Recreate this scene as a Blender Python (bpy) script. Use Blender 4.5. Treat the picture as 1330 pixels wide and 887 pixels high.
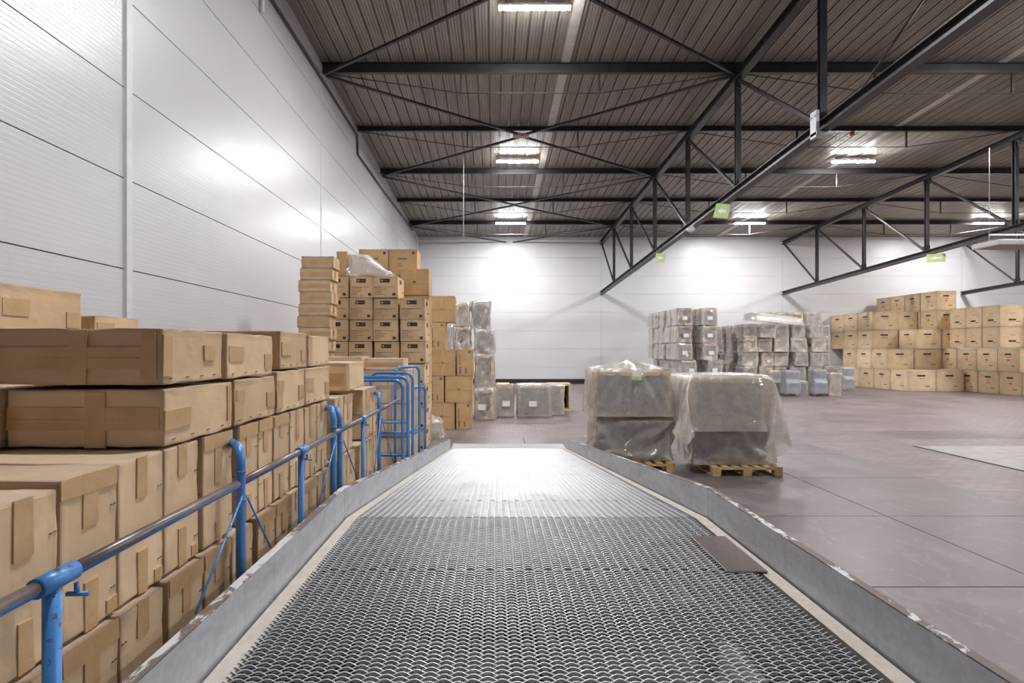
import bpy, bmesh, math, random
import numpy as np
from mathutils import Vector, Matrix, noise
for o in list(bpy.data.objects): bpy.data.objects.remove(o)
SC = bpy.context.scene
COL = SC.collection
R = math.radians
# ------------------------------------------------------------------ camera, world, exposure
F = 735.0; VX, VY = 641.0, 455.0; HC = 1.93
cam = bpy.data.cameras.new('camera'); cam.sensor_width = 36; cam.lens = F/1330*36
cam.shift_x = (665-VX)/1330; cam.shift_y = (VY-443.5)/1330
cam.clip_start = .05; cam.clip_end = 200
co = bpy.data.objects.new('camera', cam); COL.objects.link(co)
co.location = (0, 0, HC); co.rotation_euler = (R(90), 0, 0); SC.camera = co
W = bpy.data.worlds.new('world'); SC.world = W; W.use_nodes = True
W.node_tree.nodes['Background'].inputs[0].default_value = (.8, .85, 1, 1)
W.node_tree.nodes['Background'].inputs[1].default_value = .5
SC.view_settings.view_transform = 'Standard'; SC.view_settings.look = 'None'
SC.view_settings.gamma = 1; SC.view_settings.use_curve_mapping = False
SC.view_settings.exposure = 1.38
LAMP_W = 165.0      # watts of the soft area light inside each ceiling lamp
LAMP_E = 75.0      # emission of the visible diffuser
# building dimensions
XL, XR, YB, YF = -4.38, 32.0, 32.7, -7.0
TX = [6.22, 16.7, 27.05]
PY = [10.71+3.70*k for k in range(7)]
def deckz(y): return HC + 6.55 + .042*(YB-y)
LAMPS_X = [.87, 13.1, 25.3]; LAMPS_Y = [3.3, 11.95, 20.6, 28.92]

# ------------------------------------------------------------------ helpers
def tag(o, label=None, cat=None, group=None, kind=None):
    if label: o['label'] = label
    if cat: o['category'] = cat
    if group: o['group'] = group
    if kind: o['kind'] = kind
    return o
def empty(name, loc, label, cat, group=None, rz=0):
    o = bpy.data.objects.new(name, None); COL.objects.link(o); o.empty_display_size = .1
    o.location = loc; o.rotation_euler = (0, 0, rz)
    return tag(o, label, cat, group)
class MB:
    def __init__(s): s.v = []; s.f = []; s.sm = False
    def add(s, vs, fs):
        n = len(s.v); s.v += [tuple(v) for v in vs]; s.f += [tuple(i+n for i in f) for f in fs]; return s
    def box(s, x0, x1, y0, y1, z0, z1):
        return s.add([(x0,y0,z0),(x1,y0,z0),(x1,y1,z0),(x0,y1,z0),(x0,y0,z1),(x1,y0,z1),(x1,y1,z1),(x0,y1,z1)],
                     [(0,3,2,1),(4,5,6,7),(0,1,5,4),(1,2,6,5),(2,3,7,6),(3,0,4,7)])
    def bar(s, p, q, w, h, up=(0,0,1)):
        p, q = Vector(p), Vector(q); d = (q-p).normalized(); u = Vector(up)
        r = d.cross(u).normalized(); u = r.cross(d).normalized()
        vs = [a+r*sx*w/2+u*sy*h/2 for a in (p, q) for sx, sy in ((-1,-1),(1,-1),(1,1),(-1,1))]
        return s.add(vs, [(0,1,2,3),(7,6,5,4),(0,4,5,1),(1,5,6,2),(2,6,7,3),(3,7,4,0)])
    def hbeam(s, p, q, w, h, tf=.014, tw=.010, up=(0,0,1)):
        p, q = Vector(p), Vector(q); d = (q-p).normalized(); u = Vector(up)
        r = d.cross(u).normalized(); u = r.cross(d).normalized()
        pr = [(-w/2,-h/2),(w/2,-h/2),(w/2,-h/2+tf),(tw/2,-h/2+tf),(tw/2,h/2-tf),(w/2,h/2-tf),(w/2,h/2),(-w/2,h/2),(-w/2,h/2-tf),(-tw/2,h/2-tf),(-tw/2,-h/2+tf),(-w/2,-h/2+tf)]
        n = len(pr); vs = [a+r*x+u*y for a in (p, q) for x, y in pr]
        fs = [tuple(range(n))[::-1], tuple(range(n, 2*n))] + [(i, (i+1) % n, n+(i+1) % n, n+i) for i in range(n)]
        return s.add(vs, fs)
    def tube(s, pts, r, n=12, cap=True):
        pts = [Vector(p) for p in pts]; ring = []; m = len(pts); base = len(s.v)
        t0 = (pts[1]-pts[0]).normalized(); a = t0.orthogonal().normalized()
        for i, p in enumerate(pts):
            t = ((pts[min(i+1, m-1)]-pts[i]).normalized() + (pts[i]-pts[max(i-1, 0)]).normalized())
            t = t.normalized() if t.length > 1e-6 else t0
            a = (a - t*a.dot(t)).normalized(); b = t.cross(a)
            rr = r[i] if isinstance(r, (list, tuple)) else r
            for k in range(n):
                s.v.append(tuple(p + (a*math.cos(2*math.pi*k/n)+b*math.sin(2*math.pi*k/n))*rr))
        for i in range(m-1):
            for k in range(n):
                s.f.append((base+i*n+k, base+i*n+(k+1) % n, base+(i+1)*n+(k+1) % n, base+(i+1)*n+k))
        if cap:
            s.f.append(tuple(base+k for k in range(n))[::-1]); s.f.append(tuple(base+(m-1)*n+k for k in range(n)))
        s.sm = True
        return s
    def mesh(s, name, mat):
        me = bpy.data.meshes.new(name); me.from_pydata(s.v, [], s.f)
        if mat: me.materials.append(mat)
        me.validate(); me.update()
        if s.sm:
            me.polygons.foreach_set('use_smooth', [len(p.vertices) == 4 for p in me.polygons])
        return me
    def build(s, name, mat, parent=None, bevel=0, world=True):
        """verts are in world space; origin goes to the parent's origin (or stays 0)"""
        if parent is not None and world:
            L = Vector(parent.location)
            p = parent.parent
            while p is not None: L += Vector(p.location); p = p.parent
            s.v = [tuple(Vector(v)-L) for v in s.v]
        o = bpy.data.objects.new(name, s.mesh(name, mat)); COL.objects.link(o)
        if parent is not None: o.parent = parent
        if bevel:
            m = o.modifiers.new('bevel', 'BEVEL'); m.width = bevel; m.segments = 2; m.limit_method = 'ANGLE'
        return o
def recenter(o):
    """move a root mesh's origin to the middle of its base"""
    me = o.data; n = len(me.vertices); a = np.empty(n*3, 'f'); me.vertices.foreach_get('co', a); a = a.reshape(-1, 3)
    c = np.array([(a[:,0].min()+a[:,0].max())/2, (a[:,1].min()+a[:,1].max())/2, a[:,2].min()])
    me.vertices.foreach_set('co', (a-c).astype('f').ravel()); me.update(); o.location = [float(x) for x in c]; return o
def structure(o): o['kind'] = 'structure'; return o
def arc_pts(c, u, v, r, a0, a1, n=6):
    c, u, v = Vector(c), Vector(u), Vector(v)
    return [c+u*r*math.cos(a0+(a1-a0)*i/n)+v*r*math.sin(a0+(a1-a0)*i/n) for i in range(n+1)]
ORD = ['first','second','third','fourth','fifth','sixth','seventh','eighth','ninth','tenth','eleventh','twelfth','thirteenth','fourteenth','fifteenth','sixteenth','seventeenth','eighteenth','nineteenth','twentieth']

# ------------------------------------------------------------------ materials
class NT:
    def __init__(s, name):
        s.m = bpy.data.materials.new(name); s.m.use_nodes = True; s.t = s.m.node_tree; s.n = s.t.nodes
        s.b = s.n['Principled BSDF']; s.out = s.n['Material Output']
    def new(s, typ, **kw):
        n = s.n.new(typ)
        for k, v in kw.items():
            if k.startswith('i_'):
                key = k[2:].replace('_', ' '); n.inputs[key].default_value = v
            else: setattr(n, k, v)
        return n
    def l(s, a, b): s.t.links.new(a, b)
    def coord(s, kind='Object', scale=(1,1,1)):
        tc = s.new('ShaderNodeTexCoord'); mp = s.new('ShaderNodeMapping'); mp.inputs['Scale'].default_value = scale
        s.l(tc.outputs[kind], mp.inputs[0]); return mp.outputs[0]
    def world(s, scale=(1,1,1)):
        g = s.new('ShaderNodeNewGeometry'); mp = s.new('ShaderNodeMapping'); mp.inputs['Scale'].default_value = scale
        s.l(g.outputs['Position'], mp.inputs[0]); return mp.outputs[0]
    def noise(s, vec, scale, detail=4, rough=.5, dist=0):
        n = s.new('ShaderNodeTexNoise'); n.inputs['Scale'].default_value = scale; n.inputs['Detail'].default_value = detail
        n.inputs['Roughness'].default_value = rough; n.inputs['Distortion'].default_value = dist; s.l(vec, n.inputs['Vector']); return n.outputs['Fac']
    def ramp(s, fac, stops):
        r = s.new('ShaderNodeValToRGB'); e = r.color_ramp.elements
        while len(e) < len(stops): e.new(.5)
        for el, (p, c) in zip(e, stops):
            el.position = p; el.color = tuple(c)+(1,) if len(c) == 3 else c
        s.l(fac, r.inputs[0]); return r.outputs[0]
    def mix(s, fac, a, b, mode='MIX'):
        n = s.new('ShaderNodeMix', data_type='RGBA', blend_type=mode)
        for inp, v in ((n.inputs[0], fac), (n.inputs[6], a), (n.inputs[7], b)):
            if hasattr(v, 'default_value') or hasattr(v, 'is_output'): s.l(v, inp)
            elif isinstance(v, (int, float)): inp.default_value = v
            else: inp.default_value = tuple(v)+(1,)
        return n.outputs[2]
    def math(s, op, a, b=None):
        n = s.new('ShaderNodeMath', operation=op)
        for inp, v in zip(n.inputs, (a, b)):
            if v is None: continue
            if isinstance(v, (int, float)): inp.default_value = v
            else: s.l(v, inp)
        return n.outputs[0]
    def bump(s, h, strength=.3, dist=.01):
        n = s.new('ShaderNodeBump'); n.inputs['Strength'].default_value = strength; n.inputs['Distance'].default_value = dist
        s.l(h, n.inputs['Height']); s.l(n.outputs[0], s.b.inputs['Normal']); return n
    def set(s, color=None, rough=None, metal=None, spec=None):
        for k, v in (('Base Color', color), ('Roughness', rough), ('Metallic', metal), ('Specular IOR Level', spec)):
            if v is None: continue
            if isinstance(v, (int, float)): s.b.inputs[k].default_value = v
            elif isinstance(v, tuple): s.b.inputs[k].default_value = v+(1,)
            else: s.l(v, s.b.inputs[k])
        return s
def flat(name, color, rough=.6, metal=0, spec=.5, var=.12, vs=6):
    t = NT(name); f = t.noise(t.coord('Object'), vs)
    c = t.ramp(f, [(.3, tuple(x*(1-var) for x in color)), (.7, tuple(min(1, x*(1+var)) for x in color))])
    t.set(c, rough, metal, spec); return t.m
M = {}
def m_cardboard(name, col, dust=.55, stain=.25):
    t = NT(name); v = t.coord('Object'); info = t.new('ShaderNodeObjectInfo')
    g = t.new('ShaderNodeNewGeometry')
    add = t.new('ShaderNodeVectorMath', operation='ADD'); t.l(v, add.inputs[0])
    cmb = t.new('ShaderNodeCombineXYZ'); 
    for i in range(3): t.l(t.math('MULTIPLY', info.outputs['Random'], 17.3+i*5), cmb.inputs[i])
    t.l(cmb.outputs[0], add.inputs[1]); v = add.outputs[0]
    n1 = t.noise(v, 3.0, 5, .6); c = t.ramp(n1, [(.3, tuple(x*.88 for x in col)), (.7, tuple(min(1, x*1.1) for x in col))])
    rnd = t.ramp(info.outputs['Random'], [(0, (.86,.85,.83)), (1, (1.08,1.08,1.1))])
    c = t.mix(1.0, c, rnd, 'MULTIPLY')
    n2 = t.noise(v, 9, 6, .65, .4); st = t.ramp(n2, [(.60, (0,0,0)), (.78, (1,1,1))])
    c = t.mix(t.math('MULTIPLY', st, stain), c, (.10,.075,.06))
    sx = t.new('ShaderNodeSeparateXYZ'); t.l(g.outputs['Normal'], sx.inputs[0])
    up = t.ramp(sx.outputs[2], [(.55, (0,0,0)), (.9, (1,1,1))])
    du = t.ramp(t.noise(v, 5, 5, .6), [(.3, (.5,.5,.5)), (.65, (1,1,1))])
    c = t.mix(t.math('MULTIPLY', t.math('MULTIPLY', up, du), dust), c, (.27,.235,.22))
    pt = t.ramp(g.outputs['Pointiness'], [(.515, (0,0,0)), (.57, (1,1,1))])
    c = t.mix(t.math('MULTIPLY', pt, .45), c, (.17,.12,.09))
    t.set(c, .82, 0, .25)
    wv = t.new('ShaderNodeTexWave', wave_type='BANDS', bands_direction='DIAGONAL'); wv.inputs['Scale'].default_value = 90; t.l(v, wv.inputs[0])
    t.bump(t.math('ADD', t.math('MULTIPLY', t.noise(v, 7, 5), 1.0), t.math('MULTIPLY', wv.outputs[1], .006)), .35, .012)
    return t.m
M['card'] = m_cardboard('kraft_cardboard', (.72,.525,.335))
M['card_logo'] = m_cardboard('printed_kraft', (.66,.475,.30), .2, .05)
M['card_warm'] = m_cardboard('warm_kraft', (.60,.40,.205), .2, .05)
M['card_pale'] = m_cardboard('pale_kraft', (.74,.57,.375), .2, .12)
def m_tape():
    t = NT('brown_packing_tape'); v = t.coord('Object')
    c = t.ramp(t.noise(v, 8, 4), [(.3, (.52,.325,.155)), (.7, (.62,.415,.23))]); t.set(c, .28, 0, .5)
    t.bump(t.noise(t.coord('Object', (3,3,3)), 5, 3, .6, 1.5), .3, .006); return t.m
M['tape'] = m_tape()
M['ink'] = flat('black_print', (.035,.03,.03), .7, var=.3, vs=60)
M['ink_soft'] = flat('faded_print', (.22,.16,.11), .8, var=.3, vs=60)
M['ink_red'] = flat('red_print', (.75,.12,.05), .7)
M['label_white'] = flat('white_label_paper', (.82,.82,.84), .5, var=.05)
M['staple'] = flat('dull_staple_metal', (.25,.23,.22), .4, .7)
def m_galv(name, col, rough=.42, metal=.75, dirt=.3, dirtcol=(.16,.13,.12)):
    t = NT(name); v = t.world(); vo = t.new('ShaderNodeTexVoronoi'); vo.inputs['Scale'].default_value = 45; t.l(v, vo.inputs['Vector'])
    c = t.ramp(vo.outputs['Color'], [(0, tuple(x*.9 for x in col)), (1, tuple(x*1.08 for x in col))])
    n = t.noise(t.world((1,1,3)), 2.5, 6, .65, .6); d = t.ramp(n, [(.50, (0,0,0)), (.75, (1,1,1))])
    c = t.mix(t.math('MULTIPLY', d, dirt), c, dirtcol)
    streak = t.ramp(t.noise(t.world((14,14,1.2)), 1.0, 4, .6), [(.55, (0,0,0)), (.75, (1,1,1))])
    c = t.mix(t.math('MULTIPLY', streak, dirt*.6), c, (.10,.10,.11))
    rg = t.ramp(n, [(.3, (rough*.8,)*3), (.7, (min(1, rough*1.3),)*3)])
    t.set(c, rg, metal, .5); t.bump(t.noise(v, 30, 3), .08, .004); return t.m
M['galv'] = m_galv('galvanised_steel', (.56,.575,.61), .45, .4)
M['grate'] = m_galv('galvanised_grating', (.66,.66,.69), .38, .42, .25, (.3,.27,.26))
M['ledge'] = m_galv('dusty_steel_ledge', (.50,.46,.42), .6, .25, .4, (.3,.26,.23))
M['plate'] = m_galv('brown_steel_plate', (.24,.21,.205), .38, .6, .4, (.14,.10,.08))
M['under'] = m_galv('dark_underframe', (.10,.095,.095), .6, .4, .3)
def m_curbtop():
    t = NT('scuffed_curb_top'); v = t.world()
    n = t.noise(t.world((1,.5,1)), 9, 6, .7, .5); k = t.ramp(n, [(.52, (0,0,0)), (.56, (1,1,1))])
    c = t.mix(k, (.155,.125,.115), (.56,.56,.58)); t.set(c, .6, .2, .4); return t.m
M['curbtop'] = m_curbtop()
def m_dark():
    t = NT('dark_painted_steel'); n = t.noise(t.world(), 3, 5)
    t.set(t.ramp(n, [(.3, (.020,.016,.019)), (.7, (.040,.033,.038))]), .38, .1, .5); return t.m
M['dark'] = m_dark()
def m_blue():
    t = NT('worn_blue_paint'); g = t.new('ShaderNodeNewGeometry'); sx = t.new('ShaderNodeSeparateXYZ'); t.l(g.outputs['Normal'], sx.inputs[0])
    n = t.noise(t.world(), 38, 5, .7); base = t.ramp(t.noise(t.world(), 4, 3), [(.3, (.045,.19,.50)), (.7, (.08,.27,.62))])
    k = t.ramp(t.math('ADD', n, t.math('MULTIPLY', sx.outputs[2], .20)), [(.70, (0,0,0)), (.76, (1,1,1))])
    c = t.mix(k, base, (.075,.065,.07)); t.set(c, .36, .1, .5); return t.m
M['blue'] = m_blue()
def m_bluerail():
    t = NT('rubbed_blue_rail'); g = t.new('ShaderNodeNewGeometry'); sx = t.new('ShaderNodeSeparateXYZ'); t.l(g.outputs['Normal'], sx.inputs[0])
    n = t.noise(t.world((1,.35,1)), 30, 5, .7)
    k = t.ramp(t.math('ADD', t.math('MULTIPLY', n, .8), t.math('MULTIPLY', sx.outputs[2], .5)), [(.28, (0,0,0)), (.40, (1,1,1))])
    c = t.mix(k, (.05,.20,.55), t.ramp(n, [(.3, (.11,.09,.085)), (.7, (.21,.17,.16))])); t.set(c, .33, .35, .5); return t.m
M['bluerail'] = m_bluerail()
def m_wall(name, axis):
    t = NT(name); v = t.world()
    sx = t.new('ShaderNodeSeparateXYZ'); t.l(v, sx.inputs[0])
    c = t.ramp(t.noise(v, .6, 4), [(.3, (.55,.545,.57)), (.7, (.585,.58,.60))]); t.set(c, .30, 0, .5)
    if not axis: t.set(t.ramp(t.noise(v, .6, 4), [(.3, (.66,.655,.675)), (.7, (.70,.695,.71))]), .34)
    if axis: 
        rib = t.math('ABSOLUTE', t.math('SINE', t.math('MULTIPLY', sx.outputs[2], math.pi/.055)))
        rib = t.ramp(rib, [(.0, (0,0,0)), (.35, (1,1,1))])
        rr = t.ramp(rib, [(0, (.42,)*3), (1, (.31,)*3)]); t.l(rr, t.b.inputs['Roughness'])
        t.bump(t.math('ADD', t.math('MULTIPLY', rib, .25), t.noise(t.world((.8,.8,5)), 1.2, 3)), .30, .01)
    else:
        t.bump(t.noise(t.world((.5,.5,3)), 1.0, 3), .3, .01)
    return t.m
M['wall'] = m_wall('white_ribbed_panel', True)
M['wallb'] = m_wall('white_smooth_panel', False)
M['seam'] = flat('dark_panel_joint', (.055,.055,.06), .8)
M['trim'] = flat('white_cover_strip', (.62,.62,.64), .45, var=.05)
def m_deck():
    t = NT('ribbed_deck_steel'); v = t.world((1,.04,1))
    n = t.noise(v, 7, 4, .6); c = t.ramp(n, [(.3, (.25,.228,.198)), (.7, (.36,.33,.29))])
    t.set(c, .47, .35, .5); t.bump(t.noise(t.world((3,.3,3)), 1.5, 3), .12, .01); return t.m
M['deck'] = m_deck()
M['deckpale'] = flat('pale_roof_strip', (.55,.52,.48), .4, .2)
def m_slab():
    t = NT('stained_concrete_slab'); v = t.world()
    n = t.noise(v, 1.3, 7, .65, .8); c = t.ramp(n, [(.25, (.110,.084,.088)), (.5, (.150,.122,.127)), (.75, (.225,.195,.20))])
    sc = t.noise(t.world((1.2,.5,1)), 5, 7, .75, 1.5); c = t.mix(t.ramp(sc, [(.55, (0,0,0)), (.75, (.6,.6,.6))]), c, (.33,.30,.305))
    wv = t.new('ShaderNodeTexWave', wave_type='RINGS', rings_direction='Z'); wv.inputs['Scale'].default_value = .55; wv.inputs['Distortion'].default_value = 3; wv.inputs['Detail'].default_value = 3
    mp = t.new('ShaderNodeMapping'); mp.inputs['Location'].default_value = (-6.5,-2,0); t.l(v, mp.inputs[0]); t.l(mp.outputs[0], wv.inputs[0])
    c = t.mix(t.ramp(wv.outputs[1], [(.93, (0,0,0)), (1, (.14,.14,.14))]), c, (.09,.07,.07))
    t.set(c, t.ramp(n, [(.3, (.34,)*3), (.8, (.52,)*3)]), 0, .45); t.bump(t.noise(v, 25, 5), .15, .005); return t.m
M['slab'] = m_slab()
def m_brick():
    t = NT('clinker_brick_paving'); v = t.world()
    mp = t.new('ShaderNodeMapping'); t.l(v, mp.inputs[0]); mp.inputs['Rotation'].default_value = (0, 0, R(2))
    b = t.new('ShaderNodeTexBrick'); b.inputs['Scale'].default_value = 1; b.inputs['Brick Width'].default_value = .22; b.inputs['Row Height'].default_value = .11
    b.inputs['Mortar Size'].default_value = .006; b.inputs['Mortar Smooth'].default_value = .3
    b.inputs['Color1'].default_value = (.185,.145,.15,1); b.inputs['Color2'].default_value = (.24,.195,.20,1); b.inputs['Mortar'].default_value = (.09,.075,.075,1)
    t.l(mp.outputs[0], b.inputs['Vector'])
    n = t.noise(v, .7, 6, .6, .5); c = t.mix(1.0, b.outputs['Color'], t.ramp(n, [(.3, (.75,.75,.75)), (.7, (1.3,1.28,1.28))]), 'MULTIPLY')
    t.set(c, t.ramp(n, [(.3, (.38,)*3), (.8, (.55,)*3)]), 0, .4)
    t.bump(t.math('SUBTRACT', t.math('MULTIPLY', t.noise(v, 40, 3), .3), b.outputs['Fac']), .5, .006); return t.m
M['brick'] = m_brick()
M['concrete'] = flat('pale_concrete_plate', (.33,.305,.295), .5, 0, .4, .15, 3)
M['joint'] = flat('dirt_filled_joint', (.045,.035,.033), .9)
def m_wood(name, col):
    t = NT(name); n = t.noise(t.coord('Object', (2,2,12)), 5, 5, .6, .6)
    t.set(t.ramp(n, [(.3, tuple(x*.75 for x in col)), (.7, tuple(min(1, x*1.15) for x in col))]), .65, 0, .3); return t.m
M['pallet'] = m_wood('raw_pallet_pine', (.60,.42,.21))
M['pale_wood'] = m_wood('pale_beech_edge', (.66,.50,.34))
M['fabric'] = flat('grey_weave_fabric', (.26,.235,.23), .9, 0, .2, .15, 14)
M['fabric_dark'] = flat('dark_slate_fabric', (.05,.05,.065), .85, 0, .2, .2, 14)
M['fabric_beige'] = flat('beige_fabric', (.40,.32,.25), .9, 0, .2, .15, 14)
def m_film(name, col, alpha, rough=.2):
    t = NT(name); t.n.remove(t.b)
    n = t.noise(t.coord('Object'), 5, 5, .6, 1.2)
    tr = t.new('ShaderNodeBsdfTransparent'); tr.inputs[0].default_value = (.98,.97,.95,1)
    df = t.new('ShaderNodeBsdfDiffuse'); df.inputs[0].default_value = tuple(col)+(1,)
    tl = t.new('ShaderNodeBsdfTranslucent'); tl.inputs[0].default_value = tuple(col)+(1,)
    gl = t.new('ShaderNodeBsdfGlossy'); gl.inputs[0].default_value = (1,1,1,1); gl.inputs['Roughness'].default_value = rough
    rg = t.math('SUBTRACT', 1, t.math('ABSOLUTE', t.math('SUBTRACT', t.math('MULTIPLY', t.noise(t.coord('Object', (1,1,.7)), 5.5, 3, .55, 1.8), 2), 1)))
    bp = t.new('ShaderNodeBump'); bp.inputs['Strength'].default_value = .6; bp.inputs['Distance'].default_value = .03
    t.l(rg, bp.inputs['Height'])
    for x in (df, gl): t.l(bp.outputs[0], x.inputs['Normal'])
    m1 = t.new('ShaderNodeMixShader'); m1.inputs[0].default_value = .3; t.l(df.outputs[0], m1.inputs[1]); t.l(tl.outputs[0], m1.inputs[2])
    lw = t.new('ShaderNodeLayerWeight'); lw.inputs['Blend'].default_value = .3
    fac = t.math('MINIMUM', t.math('ADD', t.math('ADD', t.math('MULTIPLY', lw.outputs['Facing'], .45), alpha-.2), t.math('MULTIPLY', n, .4)), .96)
    m2 = t.new('ShaderNodeMixShader'); t.l(fac, m2.inputs[0]); t.l(tr.outputs[0], m2.inputs[1]); t.l(m1.outputs[0], m2.inputs[2])
    fr = t.new('ShaderNodeFresnel'); fr.inputs[0].default_value = 1.5; t.l(bp.outputs[0], fr.inputs['Normal'])
    m3 = t.new('ShaderNodeMixShader'); t.l(t.math('MINIMUM', t.math('ADD', t.math('MULTIPLY', fr.outputs[0], 1.8), .12), .7), m3.inputs[0]); t.l(m2.outputs[0], m3.inputs[1]); t.l(gl.outputs[0], m3.inputs[2])
    t.l(m3.outputs[0], t.out.inputs[0]); return t.m
M['film'] = m_film('cloudy_plastic_film', (.93,.87,.79), .44, .16)
M['film_thin'] = m_film('thin_plastic_film', (.93,.895,.84), .37, .12)
M['film_blue'] = m_film('bluish_plastic_film', (.66,.70,.80), .45)
M['film_white'] = m_film('white_plastic_film', (.85,.84,.82), .6)
M['green'] = flat('pale_green_paper', (.50,.62,.28), .7)
M['white'] = flat('white_enamel', (.80,.80,.80), .4, var=.03)
M['red'] = flat('red_alarm_lens', (.7,.03,.02), .3)
M['grey'] = flat('grey_plastic', (.3,.3,.31), .5)
M['yellow'] = flat('worn_yellow_line', (.50,.36,.10), .7, var=.3, vs=20)
def m_lamp():
    t = NT('lit_lamp_diffuser'); t.b.inputs['Emission Color'].default_value = (1,1,1,1); t.b.inputs['Emission Strength'].default_value = LAMP_E
    return t.m
M['lamp'] = m_lamp()

# ------------------------------------------------------------------ room shell
def walls():
    # floor: paving with pit beneath nothing
    structure(MB().box(XL-.3, XR+.3, YF-.3, YB+.3, -.2, 0).build('floor', M['brick']))
    # concrete slab field with open dirt joints
    xs = [-3.25,-1.3,.65,2.6,4.55,6.5]; ys = [.67+1.96*i for i in range(0, 7)]; ys = [y for y in ys]
    b = MB()
    for i in range(len(xs)-1):
        for j in range(-3, 6):
            y0 = 4.59+1.965*(j-2); b.box(xs[i]+.006, xs[i+1]-.006, y0+.006, y0+1.965-.006, -.02, .012)
    structure(b.build('floor_slabs', M['slab'], bevel=.003))
    j = MB().box(-3.25, 6.5, 4.59-1.965*5, 4.59+1.965*4, -.01, .004); structure(j.build('floor_joint', M['joint']))
    structure(MB().box(8.47, 12.4, 7.3, 11.35, -.01, .014).build('trim_1', M['concrete'], bevel=.004))
    structure(MB().box(8.435, 8.47, 7.3, 11.39, -.01, .008).box(8.435, 12.4, 11.35, 11.39, -.01, .008).build('trim_2', M['joint']))
    # left wall: sandwich panels with real joints
    zt = 10.3
    zs = [-.33+1.0755*k for k in range(11)]; zs = [max(0, z) for z in zs]
    yc = [-7, -.85, 6.76, 14.4, 22.05, 25.96, 29.6, YB]
    b = MB()
    for i in range(len(zs)-1):
        for k in range(len(yc)-1):
            b.box(XL-.15, XL, yc[k]+.008, yc[k+1]-.008, zs[i]+.007, min(zs[i+1]-.007, deckz(yc[k+1])+.25))
    structure(b.build('wall_left', M['wall']))
    structure(MB().box(XL-.3, XL-.03, YF, YB, 0, zt).build('wall_left_backing', M['seam']))
    for k, y in enumerate(yc[1:-1]):
        w = .05 if y > 7 else .053
        b = MB().box(XL-.02, XL+(.035 if y < 7 else .012), y-w, y+w if y < 7 else y+.02, 0, deckz(y)-.05)
        structure(b.build('trim_%d' % (k+3), M['trim']))
    # back wall
    zb = [0]+[.96+1.055*k for k in range(8)]; xc = [XL]+[6.22, 16.7, 27.05, XR]
    b = MB()
    for i in range(len(zb)-1):
        for k in range(len(xc)-1):
            b.box(xc[k]+.008, xc[k+1]-.008, YB, YB+.15, zb[i]+.005, min(zb[i+1]-.005, 8.7))
    structure(b.build('wall_back', M['wallb']))
    structure(MB().box(XL, XR, YB+.03, YB+.3, 0, 8.9).build('wall_back_backing', M['trim']))
    for k, x in enumerate(xc[1:-1]):
        structure(MB().box(x-.03, x+.03, YB-.015, YB+.02, 0, 8.5).build('trim_%d' % (k+10), M['trim']))
    structure(MB().box(XL, XR, YB-.06, YB, 0, .28).build('baseboard_back', M['dark']))
    structure(MB().box(XR, XR+.2, YF, YB, 0, 10.3).build('wall_right', M['wallb']))
    structure(MB().box(XL, XR, YF-.2, YF, 0, 10.4).build('wall_front', M['grey']))
    # deck: ribbed sheet running down the slope
    prof = [(0,0),(.012,.06),(.045,.06),(.057,0),(.105,0),(.112,.014),(.122,.014),(.129,0),(.175,0),(.182,.014),(.192,.014),(.199,0),(.245,0),(.252,.014),(.262,.014),(.269,0)]
    P = .31; vs = []; fs = []; x = XL-.1
    while x < XR+.2:
        for px, pz in prof: vs.append((x+px, pz))
        x += P
    n = len(vs); V = []; ysamp = [YF-.1, YB+.1]
    for y in ysamp: V += [(a, y, deckz(y)+c) for a, c in vs]
    fs = [(i, i+1, n+i+1, n+i) for i in range(n-1)]
    structure(MB().add(V, fs).build('ceiling', M['deck']))
    structure(MB().add([(XL-.3, YF-.3, deckz(YF-.3)+.2),(XR+.3, YF-.3, deckz(YF-.3)+.2),(XR+.3, YB+.3, deckz(YB+.3)+.2),(XL-.3, YB+.3, deckz(YB+.3)+.2)], [(0,1,2,3)]).build('ceiling_backing', M['under']))
    for k, x in enumerate((1.83, 12.9)):
        b = MB(); b.bar((x, YF, deckz(YF)-.012), (x, YB, deckz(YB)-.012), .22, .014)
        structure(b.build('trim_%d' % (k+20), M['deckpale']))
walls()

# ------------------------------------------------------------------ roof steel
BAYS = [(XL+.02, TX[0], 'left wall and first truss'), (TX[0], TX[1], 'first and second trusses'), (TX[1], TX[2], 'second and third trusses'), (TX[2], XR-.05, 'third truss and right wall')]
POS = ['nearest','second nearest','third nearest','fourth nearest','third from back wall','second from back wall','last before back wall']
def beams():
    for k in [-1]+list(range(7)):
        y = 10.71+3.7*k; main = (k % 2 == 1) or k == -1
        h = .26 if k in (1, -1) else (.2 if main else .15); w = .12
        for bi, (x0, x1, txt) in enumerate(BAYS):
            if k >= 5 and bi == 3: pass
            z = deckz(y)-.01-h/2
            if k == 6 : h2 = .12; 
            r = empty('roof_beam', (x0, y, z), 'dark steel beam under the deck, %s, between %s' % ('behind the camera' if k < 0 else POS[k], txt), 'beam', 'cross beams under the roof deck')
            MB().hbeam((x0, y, z), (x1, y, z), w, h).build('beam', M['dark'], r)
            if k in (6,): continue
            L = x1-x0; xa, xb = x0+L/3, x0+2*L/3; zb = z-h/2; zr = zb-.5
            for xx in (xa, xb): MB().bar((xx, y, zb), (xx, y, zr-.02), .045, .045, (0,1,0)).build('strut', M['dark'], r)
            MB().tube([(x0+.15, y, zb-.01), (xa, y, zr), (xb, y, zr), (x1-.15, y, zb-.01)], .013, 6).build('tension_rod', M['dark'], r)
beams()
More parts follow.
